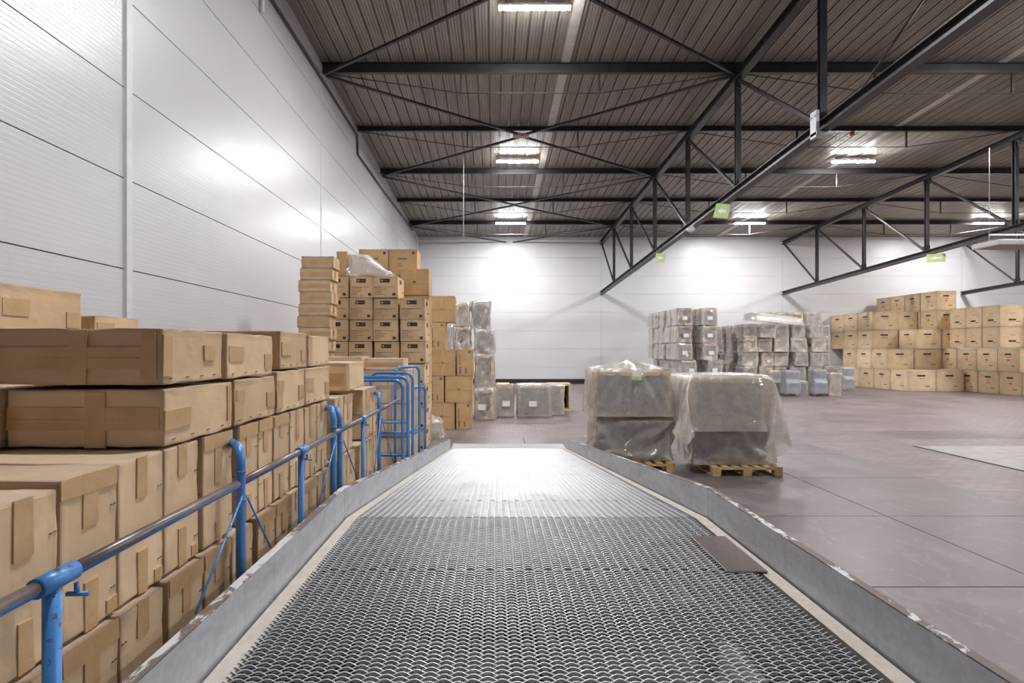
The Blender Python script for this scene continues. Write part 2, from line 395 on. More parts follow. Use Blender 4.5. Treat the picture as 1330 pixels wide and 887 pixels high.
def truss(xi, name):
    X = TX[xi]; cx = X
    yN = -6.8 if xi == 0 else (3.3 if xi == 1 else 10.7)
    zt = lambda y: deckz(y)-.36; zb = lambda y: HC+3.29+.042*(YB-y)
    r = empty('roof_truss', (X, YB-.05, zb(YB)), name, 'truss', 'long lattice trusses under the roof')
    MB().hbeam((X, yN, zt(yN)), (X, YB-.02, zt(YB)), .2, .2).build('top_chord', M['dark'], r)
    MB().hbeam((X, yN, zb(yN)), (X, YB-.02, zb(YB)), .2, .19).build('bottom_chord', M['dark'], r)
    nodes = [y for y in [10.71+3.7*k for k in range(-4, 6)] if y >= yN]
    for i, y in enumerate(nodes):
        MB().hbeam((X, y, zb(y)+.09), (X, y, zt(y)-.09), .12, .12, .01, .008, (0,1,0)).build('vertical_post', M['dark'], r)
        yn = nodes[i+1] if i+1 < len(nodes) else YB-.15
        MB().bar((X, y+.08, zb(y)+.1), (X, yn-.06, zt(yn)-.1), .07, .07, (1,0,0)).build('diagonal_brace', M['dark'], r)
        MB().box(X-.008, X+.008, y-.16, y+.22, zb(y)+.05, zb(y)+.28).box(X-.008, X+.008, y-.22, y+.16, zt(y)-.28, zt(y)-.05).build('gusset_plate', M['dark'], r)
    return zb
ZB = truss(0, 'dark lattice roof truss nearest the camera, reaching the top edge')
truss(1, 'dark lattice roof truss in the middle, above the right cartons')
truss(2, 'dark lattice roof truss farthest right, mostly outside the frame')
def bracing():
    # K bracing in the roof plane of the left bay
    z = lambda y: deckz(y)-.30
    x0, x1, xm = XL+.1, TX[0]-.1, (XL+TX[0])/2
    for k in range(0, 6):
        ya, yb = PY[k], PY[k+1]
        for s in (x0, x1):
            p, q = ((xm, ya), (s, yb)) if k % 2 == 0 else ((s, ya), (xm, yb))
            side = 'left' if s == x0 else 'right'
            o = recenter(MB().bar((p[0], p[1]+.05, z(p[1])), (q[0], q[1]-.05, z(q[1])), .07, .06).build('roof_brace', M['dark']))
            tag(o, 'dark %s diagonal brace between %s and %s beams counted from camera, left roof bay' % (side, ORD[k], ORD[k+1]), 'brace', 'diagonal braces of the left roof bay')
    for i, (p, q) in enumerate([((TX[0]+.1, PY[0]-2, z(PY[0])-.1), (TX[0]+.05, PY[0]-1.2, ZB(PY[0])+.15))]):
        pass
    o = recenter(MB().tube([(8.2, 9.7, z(9.7)), (6.3, 9.95, ZB(10)+.1)], .02, 8).build('sway_rod', M['dark']))
    tag(o, 'slim dark sway rod slanting down to the first truss lower chord', 'rod')
    y = 9.9*1.082; r = empty('connection_bracket', (TX[0]-.13, y, ZB(y)-.14), 'grey bolted bracket clamped on the first truss lower chord near top', 'bracket')
    MB().box(TX[0]-.17, TX[0]-.11, y-.1, y+.1, ZB(y)-.2, ZB(y)+.3).build('clamp_plate', M['galv'], r)
    MB().box(TX[0]-.17, TX[0]+.15, y-.12, y+.12, ZB(y)-.16, ZB(y)-.105).build('bracket_foot', M['galv'], r)
    MB().tube([(TX[0]-.17, y-.06, ZB(y)+.2), (TX[0]-.19, y-.06, ZB(y)+.2)], .02, 6).build('bolt', M['galv'], r)
    MB().tube([(TX[0]-.17, y+.06, ZB(y)+.2), (TX[0]-.19, y+.06, ZB(y)+.2)], .02, 6).build('bolt', M['galv'], r)
bracing()
LX = ['left row', 'middle row', 'right row']; LY = ['above the camera', 'nearest the camera', 'second from the back', 'last before the back wall']
def lamps():
    for i, x in enumerate(LAMPS_X):
        for j, y in enumerate(LAMPS_Y):
            z = deckz(y)-.21
            if j == 3: z = deckz(y)-.24
            r = empty('ceiling_lamp', (x, y, z), 'lit white tube lamp under the deck, %s, %s' % (LX[i], LY[j]), 'lamp', 'tube lamps under the roof')
            MB().box(x-.76, x+.76, y-.07, y+.07, z+.035, z+.09).build('housing', M['white'], r, .01)
            d = MB(); pts = 10
            prof = [(math.cos(math.pi*t/pts)*.065, -math.sin(math.pi*t/pts)*.05) for t in range(pts+1)]
            vs = [(xx, y+a, z+.034+c) for xx in (x-.75, x+.75) for a, c in prof]; n = pts+1
            d.add(vs, [(t, t+1, n+t+1, n+t) for t in range(pts)]+[tuple(range(n)), tuple(range(n, 2*n))[::-1], (0, n, 2*n-1, n-1)])
            d.build('diffuser', M['lamp'], r)
            for s in (-.6, .6): MB().tube([(x+s, y, z+.09), (x+s, y, deckz(y)+.0)], .006, 6).build('hanger', M['dark'], r)
            L = bpy.data.lights.new('lamp_light', 'AREA'); L.shape = 'RECTANGLE'; L.size = 1.5; L.size_y = .16; L.energy = LAMP_W; L.color = (1, .985, .98)
            lo = bpy.data.objects.new('lamp_light', L); COL.objects.link(lo); lo.parent = r; lo.location = (0, 0, -.03); L.spread = R(180)
lamps()

# ------------------------------------------------------------------ loading ramp
YK, YE, ZK, SL = 3.54, 10.95, .88, .1155
def rz(y): return ZK if y < YK else ZK-SL*(y-YK)
def rx(x, y): return x + (.085*(y-YK)/(YE-YK) if y > YK else 0)
XI0, XI1 = -.93, 1.343
def grating(y0, y1, x0, x1, parent):
    hl, p = .0465, .0135          # half long way, row pitch
    nr = int((y1-y0)/p); ns = int((x1-x0)/hl)
    # one strand polyline with flats at the bonds
    t = []; s = []
    for k in range(ns):
        for a, b in ((0, 0), (.14, 0), (.5, .5), (.86, 1)):
            t.append(x0+(k+a)*hl); s.append(b if k % 2 == 0 else 1-b)
    t.append(x0+ns*hl); s.append(0 if ns % 2 == 0 else 1)
    t = np.array(t); s = np.array(s)*2-1
    tilt = R(42); w, th = .0078, .0034
    # cross section corners (y,z) relative to centre: plate sloping down away from the viewer
    cs = [(-w/2, th/2), (w/2, th/2), (w/2, -th/2), (-w/2, -th/2)]
    cs = [(a*math.cos(tilt)+b*math.sin(tilt), -a*math.sin(tilt)+b*math.cos(tilt)) for a, b in cs]
    V = []; Fc = []; m = len(t)
    idx = np.arange(m-1)
    quad = []
    for c in range(4):
        d = (c+1) % 4
        quad.append(np.stack([c*m+idx, c*m+idx+1, d*m+idx+1, d*m+idx], 1))
    quad = np.concatenate(quad)
    for r_ in range(nr):
        ph = s if r_ % 2 == 0 else -s
        yc = y0+(r_+.5)*p
        yy = yc + ph*.0058; zz = ph*.0046
        for a, b in cs: V.append(np.stack([t, yy+a, zz+b], 1))
        Fc.append(quad+r_*4*m)
    V = np.concatenate(V).astype('f'); Fc = np.concatenate(Fc).astype('i')
    sl = np.where(V[:,1] > YK, V[:,1]-YK, 0)
    V[:,0] += sl*.085/(YE-YK); V[:,2] += ZK-sl*SL
    L = np.array(parent.location); V -= L.astype('f')
    me = bpy.data.meshes.new('expanded_metal'); me.vertices.add(len(V)); me.vertices.foreach_set('co', V.ravel())
    me.loops.add(Fc.size); me.loops.foreach_set('vertex_index', Fc.ravel())
    me.polygons.add(len(Fc)); me.polygons.foreach_set('loop_start', np.arange(0, Fc.size, 4, dtype='i'))
    me.update(calc_edges=True); me.materials.append(M['grate'])
    o = bpy.data.objects.new('grating_panel', me); COL.objects.link(o); o.parent = parent
def ramp():
    r = empty('loading_ramp', (.2, 1.0, 0), 'galvanised loading ramp with expanded metal deck and steel side curbs', 'ramp')
    for y0, y1 in ((.3, 2.69), (2.694, YK), (YK+.003, 4.24), (4.245, 6.1), (6.105, 8.3), (8.305, YE-.02)):
        grating(y0, y1, XI0+.075, XI1-.07, r)
    # edge ledges, per side and section
    def strip(xa, xb, za, zb, mat, name, secs=((.2, YK), (YK, YE)), bev=0):
        for y0, y1 in secs:
            vs = []
            for y in (y0, y1):
                for x, z in ((xa, za), (xb, za), (xb, zb), (xa, zb)): vs.append((rx(x, y), y, rz(y)+z))
            MB().add(vs, [(0,1,2,3),(7,6,5,4),(0,4,5,1),(1,5,6,2),(2,6,7,3),(3,7,4,0)]).build(name, mat, r, bev)
    strip(XI0+.012, XI0+.085, -.03, .002, M['ledge'], 'edge_ledge'); strip(XI1-.08, XI1-.012, -.03, .002, M['ledge'], 'edge_ledge')
    secs = ((.2, YK-.003), (YK+.003, 6.6), (6.606, YE+.1))
    for xa, xb, xo in ((XI0-.008, XI0, -1), (XI1, XI1+.008, 1)):
        strip(xa, xb, -.14, .182, M['galv'], 'side_curb', secs)
        ta, tb = (XI0-.036, XI0) if xo < 0 else (XI1, XI1+.036)
        strip(ta, tb, .182, .188, M['curbtop'] , 'curb_flange', secs, .0015)
        strip(ta if xo < 0 else tb-.006, ta+.006 if xo < 0 else tb, .14, .182, M['galv'], 'curb_return', secs)
    strip(XI0-.03, XI0-.022, -.6, -.13, M['under'], 'light_block_skirt', ((.2, YK), (YK, 6.5))); strip(XI1+.022, XI1+.03, -.6, -.13, M['under'], 'light_block_skirt', ((.2, YK), (YK, 6.5)))  # added skirts, out of view, blocking light so the space under the grating darkens
    # underframe: long girders and cross members
    for x in (XI0+.05, .2, XI1-.05):
        strip(x-.03, x+.03, -.2, -.03, M['under'], 'girder')
    y = .5
    while y < 9.8:
        zz = rz(y); hh = min(.12, zz-.03)
        if hh > .03: MB().box(rx(XI0+.02, y), rx(XI1-.02, y), y-.03, y+.03, zz-.03-hh, zz-.02).build('cross_member', M['under'], r)
        y += .62
    # lip plate with fine ribs at the foot
    b = MB(); n = 90; vs = []
    for yy, zz in ((YE-.02, rz(YE)+.004), (YE+.62, .018)):
        for i in range(n*2+1):
            x = rx(XI0+.02, YE)+(XI1-XI0-.04)*i/(2*n); vs.append((x, yy, zz+(.008 if i % 2 else 0)))
    m = 2*n+1; b.add(vs, [(i, i+1, m+i+1, m+i) for i in range(m-1)]); b.build('ramp_lip', M['grate'], r)
    MB().box(rx(XI0+.02, YE), rx(XI1-.02, YE), YE-.02, YE+.60, .0, .016).build('lip_base', M['galv'], r)
    # props under the platform
    for x in (XI0+.06, XI1-.06):
        for y in (.6, 3.4): MB().box(x-.05, x+.05, y-.05, y+.05, 0.012, rz(y)-.2).build('prop', M['under'], r)
    o = recenter(MB().add([(1.10,3.16,ZK+.006),(1.292,3.16,ZK+.006),(1.288,2.655,ZK+.006),(1.095,2.655,ZK+.006),(1.10,3.16,ZK+.014),(1.292,3.16,ZK+.014),(1.288,2.655,ZK+.014),(1.095,2.655,ZK+.014)],
        [(0,1,2,3),(7,6,5,4),(0,4,5,1),(1,5,6,2),(2,6,7,3),(3,7,4,0)]).build('steel_plate', M['plate'], bevel=.002))
    tag(o, 'loose brown steel plate lying on the grating by the right curb', 'plate')
ramp()

# ------------------------------------------------------------------ blue handrail
def handrail():
    X = -1.03; ZR = 1.392; r = empty('blue_handrail', (X, 2.2, .7), 'worn blue tubular handrail with hoops along the left ramp curb', 'handrail')
    rt = .0185
    spans = [(.35, 1.30), (1.33, 2.27), (2.30, 3.62), (3.65, 5.08), (5.10, 6.15)]
    for y0, y1 in spans: MB().tube([(X, y0, ZR), (X, (y0+y1)/2, ZR), (X, y1, ZR)], rt*.92, 16).build('top_rail', M['bluerail'], r)
    def sleeve(y, L=.12):
        s = MB().tube([(X, y-L/2, ZR), (X, y+L/2, ZR)], rt*1.28, 18).build('rail_sleeve', M['blue'], r)
        MB().tube([(X+.01, y+.055, ZR-.03), (X+.01, y+.055, ZR-.055)], .006, 8).tube([(X-.012, y+.05, ZR-.056), (X+.035, y+.062, ZR-.060)], .0062, 8).build('wing_screw', M['blue'], s)
    def post(y, x=X, zt=ZR, zb=.1, rad=rt*.98): MB().tube([(x, y, zb), (x, y, (zt+zb)/2), (x, y, zt)], rad, 16).build('post', M['blue'], r)
    post(1.32, zt=ZR-.01, rad=rt*1.05); sleeve(1.33, .115); post(3.03, rad=.0165); sleeve(3.04, .11); post(4.46, rad=.0155); sleeve(4.47, .1)
    def hoop(y, x=X, top=1.56, w=.55, zb=.05, rad=rt, leftleg=True, name='hoop'):
        rr = .07
        pts = [(x, y, zb), (x, y, (zb+top)/2), (x, y, top-rr)] + [tuple(p) for p in arc_pts((x-rr, y, top-rr), (1,0,0), (0,0,1), rr, 0, math.pi/2)][1:]
        pts += [(x-w+rr, y, top)]
        pts += [tuple(p) for p in arc_pts((x-w+rr, y, top-rr), (1,0,0), (0,0,1), rr, math.pi/2, math.pi)][1:] + [(x-w, y, (zb+top)/2), (x-w, y, zb)]
        MB().tube(pts, rad, 14).build(name, M['blue'], r)
        for z in (ZR-.06, ZR+.03): MB().tube([(x, y, z-.006), (x, y, z+.006)], rad*1.12, 14).build('weld_collar', M['blue'], r)
    # hoops that stand between the cartons; only the leg and bend show
    def bent(y, ye, top):
        d = Vector((-1.16-X, ye-y, 0)); L = d.length; d.normalize(); rr = .075
        pts = [(X, y, .1), (X, y, .8), (X, y, top-rr)]+[tuple(Vector((X, y, top-rr))+d*(rr-rr*math.cos(a))+Vector((0, 0, rr*math.sin(a)))) for a in [math.pi/2*i/7 for i in range(1, 8)]]
        pts += [tuple(Vector((X, y, top))+d*(L*.7+.03)), tuple(Vector((X, y, top))+d*(L+.12))]
        MB().tube(pts, rt, 16).build('hooped_post', M['blue'], r)
        for z in (ZR-.07, ZR+.045): MB().tube([(X, y, z-.005), (X, y, z+.005)], rt*1.13, 14).build('weld_collar', M['blue'], r)
    bent(2.305, 2.47, 1.535); bent(3.64, 3.88, 1.55); bent(3.79, 3.93, 1.535); bent(5.1, 5.5, 1.53)
    def stay(p, q): MB().tube([p, q], .0045, 8).build('tie_rod', M['blue'], r)
    XB = -.985
    stay((X+.018, 2.28, ZR-.05), (XB, 1.87, 1.06)); stay((X+.018, 2.33, ZR-.07), (XB, 2.50, 1.06))
    stay((X+.018, 3.62, ZR-.05), (XB, 3.18, 1.06)); stay((X+.018, 3.82, ZR-.07), (XB, 4.12, .98))
    stay((X+.018, 5.08, ZR-.05), (XB, 4.66, .90)); stay((X+.018, 5.12, ZR-.07), (XB, 5.6, .80))
    # separate blue frames beyond the rail
    global frame_thing
    def frame(y, x, top, w, label, bars=(), zb=0.03, rot=0, rad=.0175):
        g = empty('hooped_barrier', (x, y, 0), label, 'barrier', 'blue tubular frames beyond the handrail', rot)
        rr = .09; pts = [(0,0,zb), (0,0,top/2), (0,0,top-rr)]+[tuple(p) for p in arc_pts((-rr,0,top-rr), (1,0,0), (0,0,1), rr, 0, math.pi/2)][1:]
        pts += [(-w+rr,0,top)]+[tuple(p) for p in arc_pts((-w+rr,0,top-rr), (1,0,0), (0,0,1), rr, math.pi/2, math.pi)][1:]+[(-w,0,top/2), (-w,0,zb)]
        MB().tube(pts, rad, 14).build('hoop', M['blue'], g, world=False)
        for z in bars: MB().tube([(-w,0,z), (0,0,z)], .011, 10).build('cross_bar', M['blue'], g, world=False)
        for i in range(1, 4): MB().tube([(-w*i/4,0,bars[0] if bars else .9), (-w*i/4,0,top-.01)], .0035, 6).build('rod', M['blue'], g, world=False)
        return g
    frame(5.95, -.955, 1.615, .62, 'tall blue hooped frame, front one beyond the handrail end', (.83,))
    frame(6.35, -.96, 1.63, .62, 'tall blue hooped frame standing just behind the front one', (1.12, .75))
    frame(6.75, -.965, 1.66, .50, 'highest blue hooped frame, third beyond the handrail end', (.95,))
    frame(7.35, -.965, 1.72, .5, 'blue hooped frame seen edge on beside the far cartons', (.9,), rot=R(62))
    frame(8.0, -.965, 1.42, .5, 'last low blue hooped frame before the logo carton stack', (.8,), rot=R(66))
handrail()

# ------------------------------------------------------------------ cartons
def rough_box(w, d, h, seed, n=7, amp=.004, bev=.006):
    """carton body: grid faces, soft dents and crushed edges; origin at base centre"""
    rnd = random.Random(seed); off = Vector((rnd.uniform(0, 90), rnd.uniform(0, 90), rnd.uniform(0, 90)))
    bm = bmesh.new(); bmesh.ops.create_cube(bm, size=1)
    for v in bm.verts: v.co = Vector((v.co.x*w, v.co.y*d, (v.co.z+.5)*h))
    if bev: bmesh.ops.bevel(bm, geom=bm.edges[:], offset=bev, segments=2, affect='EDGES', profile=.6)
    if n > 1:
        big = [e for e in bm.edges if e.calc_length() > min(w, d, h)*.5]
        bmesh.ops.subdivide_edges(bm, edges=big, cuts=n, use_grid_fill=True)
        for v in bm.verts:
            q = Vector((v.co.x/w*2, v.co.y/d*2, (v.co.z/h-.5)*2))
            a = noise.noise(v.co*5+off)*amp + noise.noise(v.co*14+off)*amp*.4
            edge = sum(1 for c in q if abs(c) > .93)
            k = amp*.9+abs(a) if edge < 2 else abs(a)*2.2
            c = Vector((q.x if abs(q.x) > .9 else 0, q.y if abs(q.y) > .9 else 0, q.z if abs(q.z) > .9 else 0))
            if c.length: v.co -= c.normalized()*k*(.6 if edge < 2 else 1)
    return bm
_cache = {}
def card_mesh(w, d, h, mat, detail, seed):
    key = (round(w, 2), round(d, 2), round(h, 2), mat, detail, seed if detail > 1 else seed % 3)
    if key not in _cache:
        bm = rough_box(w, d, h, hash(key) % 9999 if False else int(w*1000+d*77+h*13+seed), 7 if detail > 1 else (4 if detail else 1), .0045 if detail > 1 else .004, .007 if detail else .01)
        me = bpy.data.meshes.new('carton_body'); bm.to_mesh(me); bm.free(); me.materials.append(M[mat])
        for p in me.polygons: p.use_smooth = False
        _cache[key] = me
    return _cache[key]
def face_xf(face, w, d, h):
    """returns (origin, u, v, n) with u,v spanning the face from its lower left corner, seen from outside"""
    return {'-y': (Vector((-w/2,-d/2,0)), Vector((1,0,0)), Vector((0,0,1)), Vector((0,-1,0)), w, h),
            '+x': (Vector((w/2,-d/2,0)), Vector((0,1,0)), Vector((0,0,1)), Vector((1,0,0)), d, h),
            '-x': (Vector((-w/2,d/2,0)), Vector((0,-1,0)), Vector((0,0,1)), Vector((-1,0,0)), d, h),
            '+z': (Vector((-w/2,-d/2,h)), Vector((1,0,0)), Vector((0,1,0)), Vector((0,0,1)), w, d)}[face]
def patch(mb, dims, face, u0, v0, u1, v1, t=.0012, ragged=0, rnd=None):
    O, U, V, N, a, b = face_xf(face, *dims)
    if ragged:
        r1 = lambda: rnd.uniform(-ragged, ragged)
        q = [(u0+r1(), v0+r1()), (u1+r1(), v0+r1()), (u1+r1(), v1+r1()), (u0+r1(), v1+r1())]
    else: q = [(u0,v0),(u1,v0),(u1,v1),(u0,v1)]
    vs = [O+U*x+V*y-N*.003 for x, y in q]+[O+U*x+V*y+N*t for x, y in q]
    mb.add(vs, [(4,5,6,7),(0,1,5,4),(1,2,6,5),(2,3,7,6),(3,0,4,7)])
def carton(b, label, group, mat='card', detail=2, seed=0, tapes=(), seams=(), staples=(), marks=None, rot=0, tilt=None, name='cardboard_carton', cat='carton'):
    x0, x1, y0, y1, z0, z1 = b; w, d, h = x1-x0, y1-y0, z1-z0; rnd = random.Random(seed*7+3)
    o = bpy.data.objects.new(name, card_mesh(w, d, h, mat, detail, seed)); COL.objects.link(o)
    o.location = ((x0+x1)/2, (y0+y1)/2, z0); o.rotation_euler = (tilt[0] if tilt else 0, tilt[1] if tilt else 0, rot)
    tag(o, label, cat, group); dm = (w, d, h)
    for ti, t in enumerate(tapes):
        mb = MB(); patch(mb, dm, *t, t=.0012+.0005*ti, ragged=.003, rnd=rnd); mb.build('tape_strip', M['tape'], o, world=False)
    for t in seams:
        mb = MB(); patch(mb, dm, *t, t=.0004); mb.build('flap_seam', M['joint'], o, world=False)
    for f, u, v in staples:
        mb = MB(); patch(mb, dm, f, u-.010, v-.002, u-.003, v+.001, t=.0015); patch(mb, dm, f, u+.003, v-.001, u+.010, v+.002, t=.0015); mb.build('staple', M['staple'], o, world=False)
    if marks:
        for nm, mt, pl in marks(dm, rnd):
            mb = MB()
            for p in pl: patch(mb, dm, *p, t=.0008 if nm != 'emblem' else .0016)
            mb.build(nm, M[mt], o, world=False)
    return o
KS = 1.037
BX = -1.08       # plane of the stack faces beside the ramp
def tall(y0, y1, z0, z1, seed, label, xf=BX, depth=.62):
    y0, y1, xf, z0, z1 = y0*KS, y1*KS, xf*KS, HC-(HC-z0)*KS, HC-(HC-z1)*KS
    d, h = y1-y0-.004, z1-z0-.003; c = d/2; s = random.Random(seed)
    a = s.uniform(.1, .2); a2 = s.uniform(.08, .16); tw = .055
    tp = [('+x', c-tw/2, h-a, c+tw/2, h+.0), ('+x', c-tw/2+s.uniform(-.01,.01), 0, c+tw/2, a2)]
    if s.random() < .45: tp.append(('+x', .004, h-.055, d-.004, h))
    if s.random() < .3: tp.append(('+x', d-.05, 0.01, d-.006, .05))
    st = [('+x', d-.018, h*f) for f in (.18, .42, .74)] if s.random() < .7 else [('+x', .018, h*f) for f in (.3, .8)]
    seam = [('-y', .01, h/2-.001, depth-.01, h/2+.001)]
    return carton((xf-depth, xf, y0, y0+d, z0, z0+h), label, 'upright cartons stacked beside the ramp', seed=seed, tapes=tp, staples=st, seams=seam, rot=R(s.uniform(-.6, .6)))
carton_ = carton
def near_cartons():
    def carton(b, *a, **k):
        z0, z1 = HC-(HC-b[4])*KS, HC-(HC-b[5])*KS
        if b[4] < .76: z0, z1 = {.013: .013, .387: .366}[b[4]], {.385: .364, .758: .713}[b[5]]
        return carton_((b[0]*KS, b[1]*KS, b[2]*KS, b[3]*KS, z0, z1), *a, **k)
    T0, T1 = 1.183, 1.607
    ys = [(1.2,1.41),(1.412,1.63),(1.634,1.855),(1.857,2.075),(2.10,2.345),(2.40,2.60),(2.602,2.77),(2.785,2.995),(3.012,3.235),(3.24,3.465),(3.467,3.68),(3.85,4.09),(4.092,4.345),(4.70,4.955),(4.957,5.19)]
    txt = 'tall kraft carton on the middle tier by the handrail, %s from camera'
    for i, (a, b) in enumerate(ys): tall(a, b, T0+.002, T1-(.015 if i == 0 else 0), 11+i, txt % ORD[i])
    ys = [(1.16,1.366),(1.37,1.59),(1.594,1.805),(1.832,2.055),(2.06,2.27),(2.275,2.48),(2.53,2.728),(2.732,2.95),(2.955,3.11),(3.125,3.375),(3.38,3.64),(3.80,4.05),(4.055,4.3),(4.45,4.68),(4.70,4.955),(4.96,5.2)]
    txt = 'kraft carton of the lower tier just above the left curb, %s from camera'
    for i, (a, b) in enumerate(ys): tall(a, b, .7592, T0, 41+i, txt % ORD[i], xf=BX+.03, depth=.66)
    # tiers hidden behind the curb carry the visible ones
    for i, (a, b) in enumerate([(1.16,1.8),(1.81,2.45),(2.46,3.1),(3.12,3.68),(3.8,4.32),(4.45,5.2)]):
        for j, (z0, z1) in enumerate(((0.013,.385),(.387,.758))):
            carton((BX+.04-.68, BX+.04, a, b, z0, z1), 'bottom kraft carton hidden behind the ramp curb, %s along, %s layer' % (ORD[i], ('lowest','second')[j]), 'cartons behind the curb', detail=1, seed=i+j*9)
    # flat boxes
    z = 1.609
    def flatbox(x0, x1, y0, y1, z0, z1, label, seed, style, rot=0):
        w, d, h = x1-x0, y1-y0, z1-z0; s = random.Random(seed); tp = []; se = []
        c = s.uniform(.44, .56)*w
        if style == 'front':
            tp = [('-y', .01, h/2-.036, w-.004, h/2-.001), ('-y', .01, h/2+.001, w-.004, h/2+.036), ('-y', c-.032, .002, c+.032, h-.002), ('-y', w-.05, .02, w, h-.01), ('+x', 0, h*.15, .055, h*.9), ('+x', d*.66, h*.42, d*.86, h*.72), ('-y', 0, .01, .02, h*.85)]
            se = [('-y', .004, h/2-.0012, w-.004, h/2+.0012)]
        elif style == 'front2':
            tp = [('-y', 0, h/2+.001, w, h/2+.042), ('-y', 0, h/2-.038, w, h/2-.001), ('-y', c, 0, c+.07, h), ('+x', .0, h*.3, .165, h*.66), ('+x', d-.03, h*.2, d, h*.95)]
            se = [('-y', .004, h/2-.0015, w-.004, h/2+.0015)]
        elif style == 'side':
            tp = [('+x', .02, h*.38, .16, h*.74), ('+x', d-.085, h*.2, d, h*.55), ('-y', w-.06, .01, w, h-.01)]
        elif style == 'side2':
            tp = [('+x', .0, h*.12, .08, h*.55), ('+x', .02, h*.5, .10, h*.8), ('+x', d-.09, h*.25, d, h*.62), ('-y', w-.06, .01, w, h-.01)]
        elif style == 'strap': tp = [('+x', .03, 0, .085, h), ('-y', 0, h/2-.03, w, h/2+.03)]
        st = [('+x', d*f, .022) for f in (.12, .38, .62, .86)]
        return carton((x0, x1, y0, y1, z0, z1), label, 'flat cartons lying on the upright ones', seed=seed, tapes=tp, seams=se, staples=st, rot=rot)
    flatbox(-1.597, BX, 1.857, 2.34, 1.61, 1.802, 'long flat kraft carton with taped seam, second from top at far left', 101, 'front2')
    flatbox(-2.15, -1.61, 1.80, 2.34, 1.61, 1.80, 'flat kraft carton end peeking in at the left frame edge', 102, 'front2')
    flatbox(-1.69, BX-.005, 1.857, 2.272, 1.815, 2.004, 'big flat kraft carton with crossed brown tape, topmost at left', 103, 'front')
    flatbox(-1.70, BX, 2.295, 2.77, 1.812, 2.002, 'flat carton with square tape patch, top tier second from the left', 104, 'side')
    flatbox(-1.70, BX, 2.87, 3.275, 1.832, 2.03, 'scuffed pale flat carton, top tier third from the left', 105, 'side')
    flatbox(-1.66, BX-.01, 3.30, 3.77, 1.835, 2.02, 'tilted flat carton with upright tape strip, last on the top tier', 106, 'strap', R(2.5))
    flatbox(-1.70, BX, 2.36, 2.80, 1.612, 1.806, 'flat carton with stepped tape patches, under the top tier', 107, 'side2')
    flatbox(-1.70, BX, 2.825, 3.24, 1.612, 1.826, 'flat carton with two pale tape patches, mid tier near handrail', 108, 'side2')
    flatbox(-1.70, BX, 3.255, 3.73, 1.612, 1.828, 'flat carton with one square patch, last of the second tier', 109, 'side')
    flatbox(-1.66, BX+.005, 4.15, 4.70, 1.628, 1.84, 'lone flat carton with torn tape end, beyond the handrail hoops', 110, 'strap')
    # back row against the wall
    n = 0
    for i, (a, b) in enumerate([(1.25,1.85),(1.86,2.46),(2.47,3.07),(3.08,3.68)]):
        for j in range(4):
            carton_((-2.88, -2.26, a*KS, b*KS, .013+.4965*j, .013+.4965*(j+1)-.002), 'large kraft carton in the hidden rear row, %s along, %s layer up' % (ORD[i], ORD[j]), 'rear row of cartons behind the stack', detail=1, seed=i*4+j)
    flatbox(-2.58, -2.03, 2.32, 2.79, 1.998, 2.212, 'kraft carton with slack string, standing highest at far left', 120, 'side')
    flatbox(-2.6, -2.1, 2.98, 3.35, 1.998, 2.115, 'small kraft carton just behind the highest left one', 121, 'side')
near_cartons()

def logo_marks(dm, rnd):
    w, d, h = dm; out = []; dark = []; soft = []; em = []; wht = []
    for f, a in (('-y', w), ('+x', d)):
        lw = .40*a; x = a*.28; y = h*.70
        if f == '+x': lw = .3*a; x = a*.3
        dark.append((f, x, y, x+lw, y+.075))
        em.append((f, x+.02, y+.018, x+.055, y+.055))
        wht.append((f, x+.07, y+.030, x+lw-.02, y+.044))
        if f == '-y':
            for k in range(6): soft.append((f, .03, h*.47-k*.027, .03+rnd.uniform(.1, .25), h*.47-k*.027+.007))
            soft.append((f, .03, h*.50, a*.85, h*.50+.005)); dark.append((f, a*.78, h*.10, a*.90, h*.22))
        else: dark.append((f, a*.7, h*.3, a*.8, h*.38))
    out = [('printed_label', 'ink', dark), ('printed_text', 'ink_soft', soft), ('emblem', 'card_pale', em), ('label_lettering', 'ink_soft', wht)]
    return out
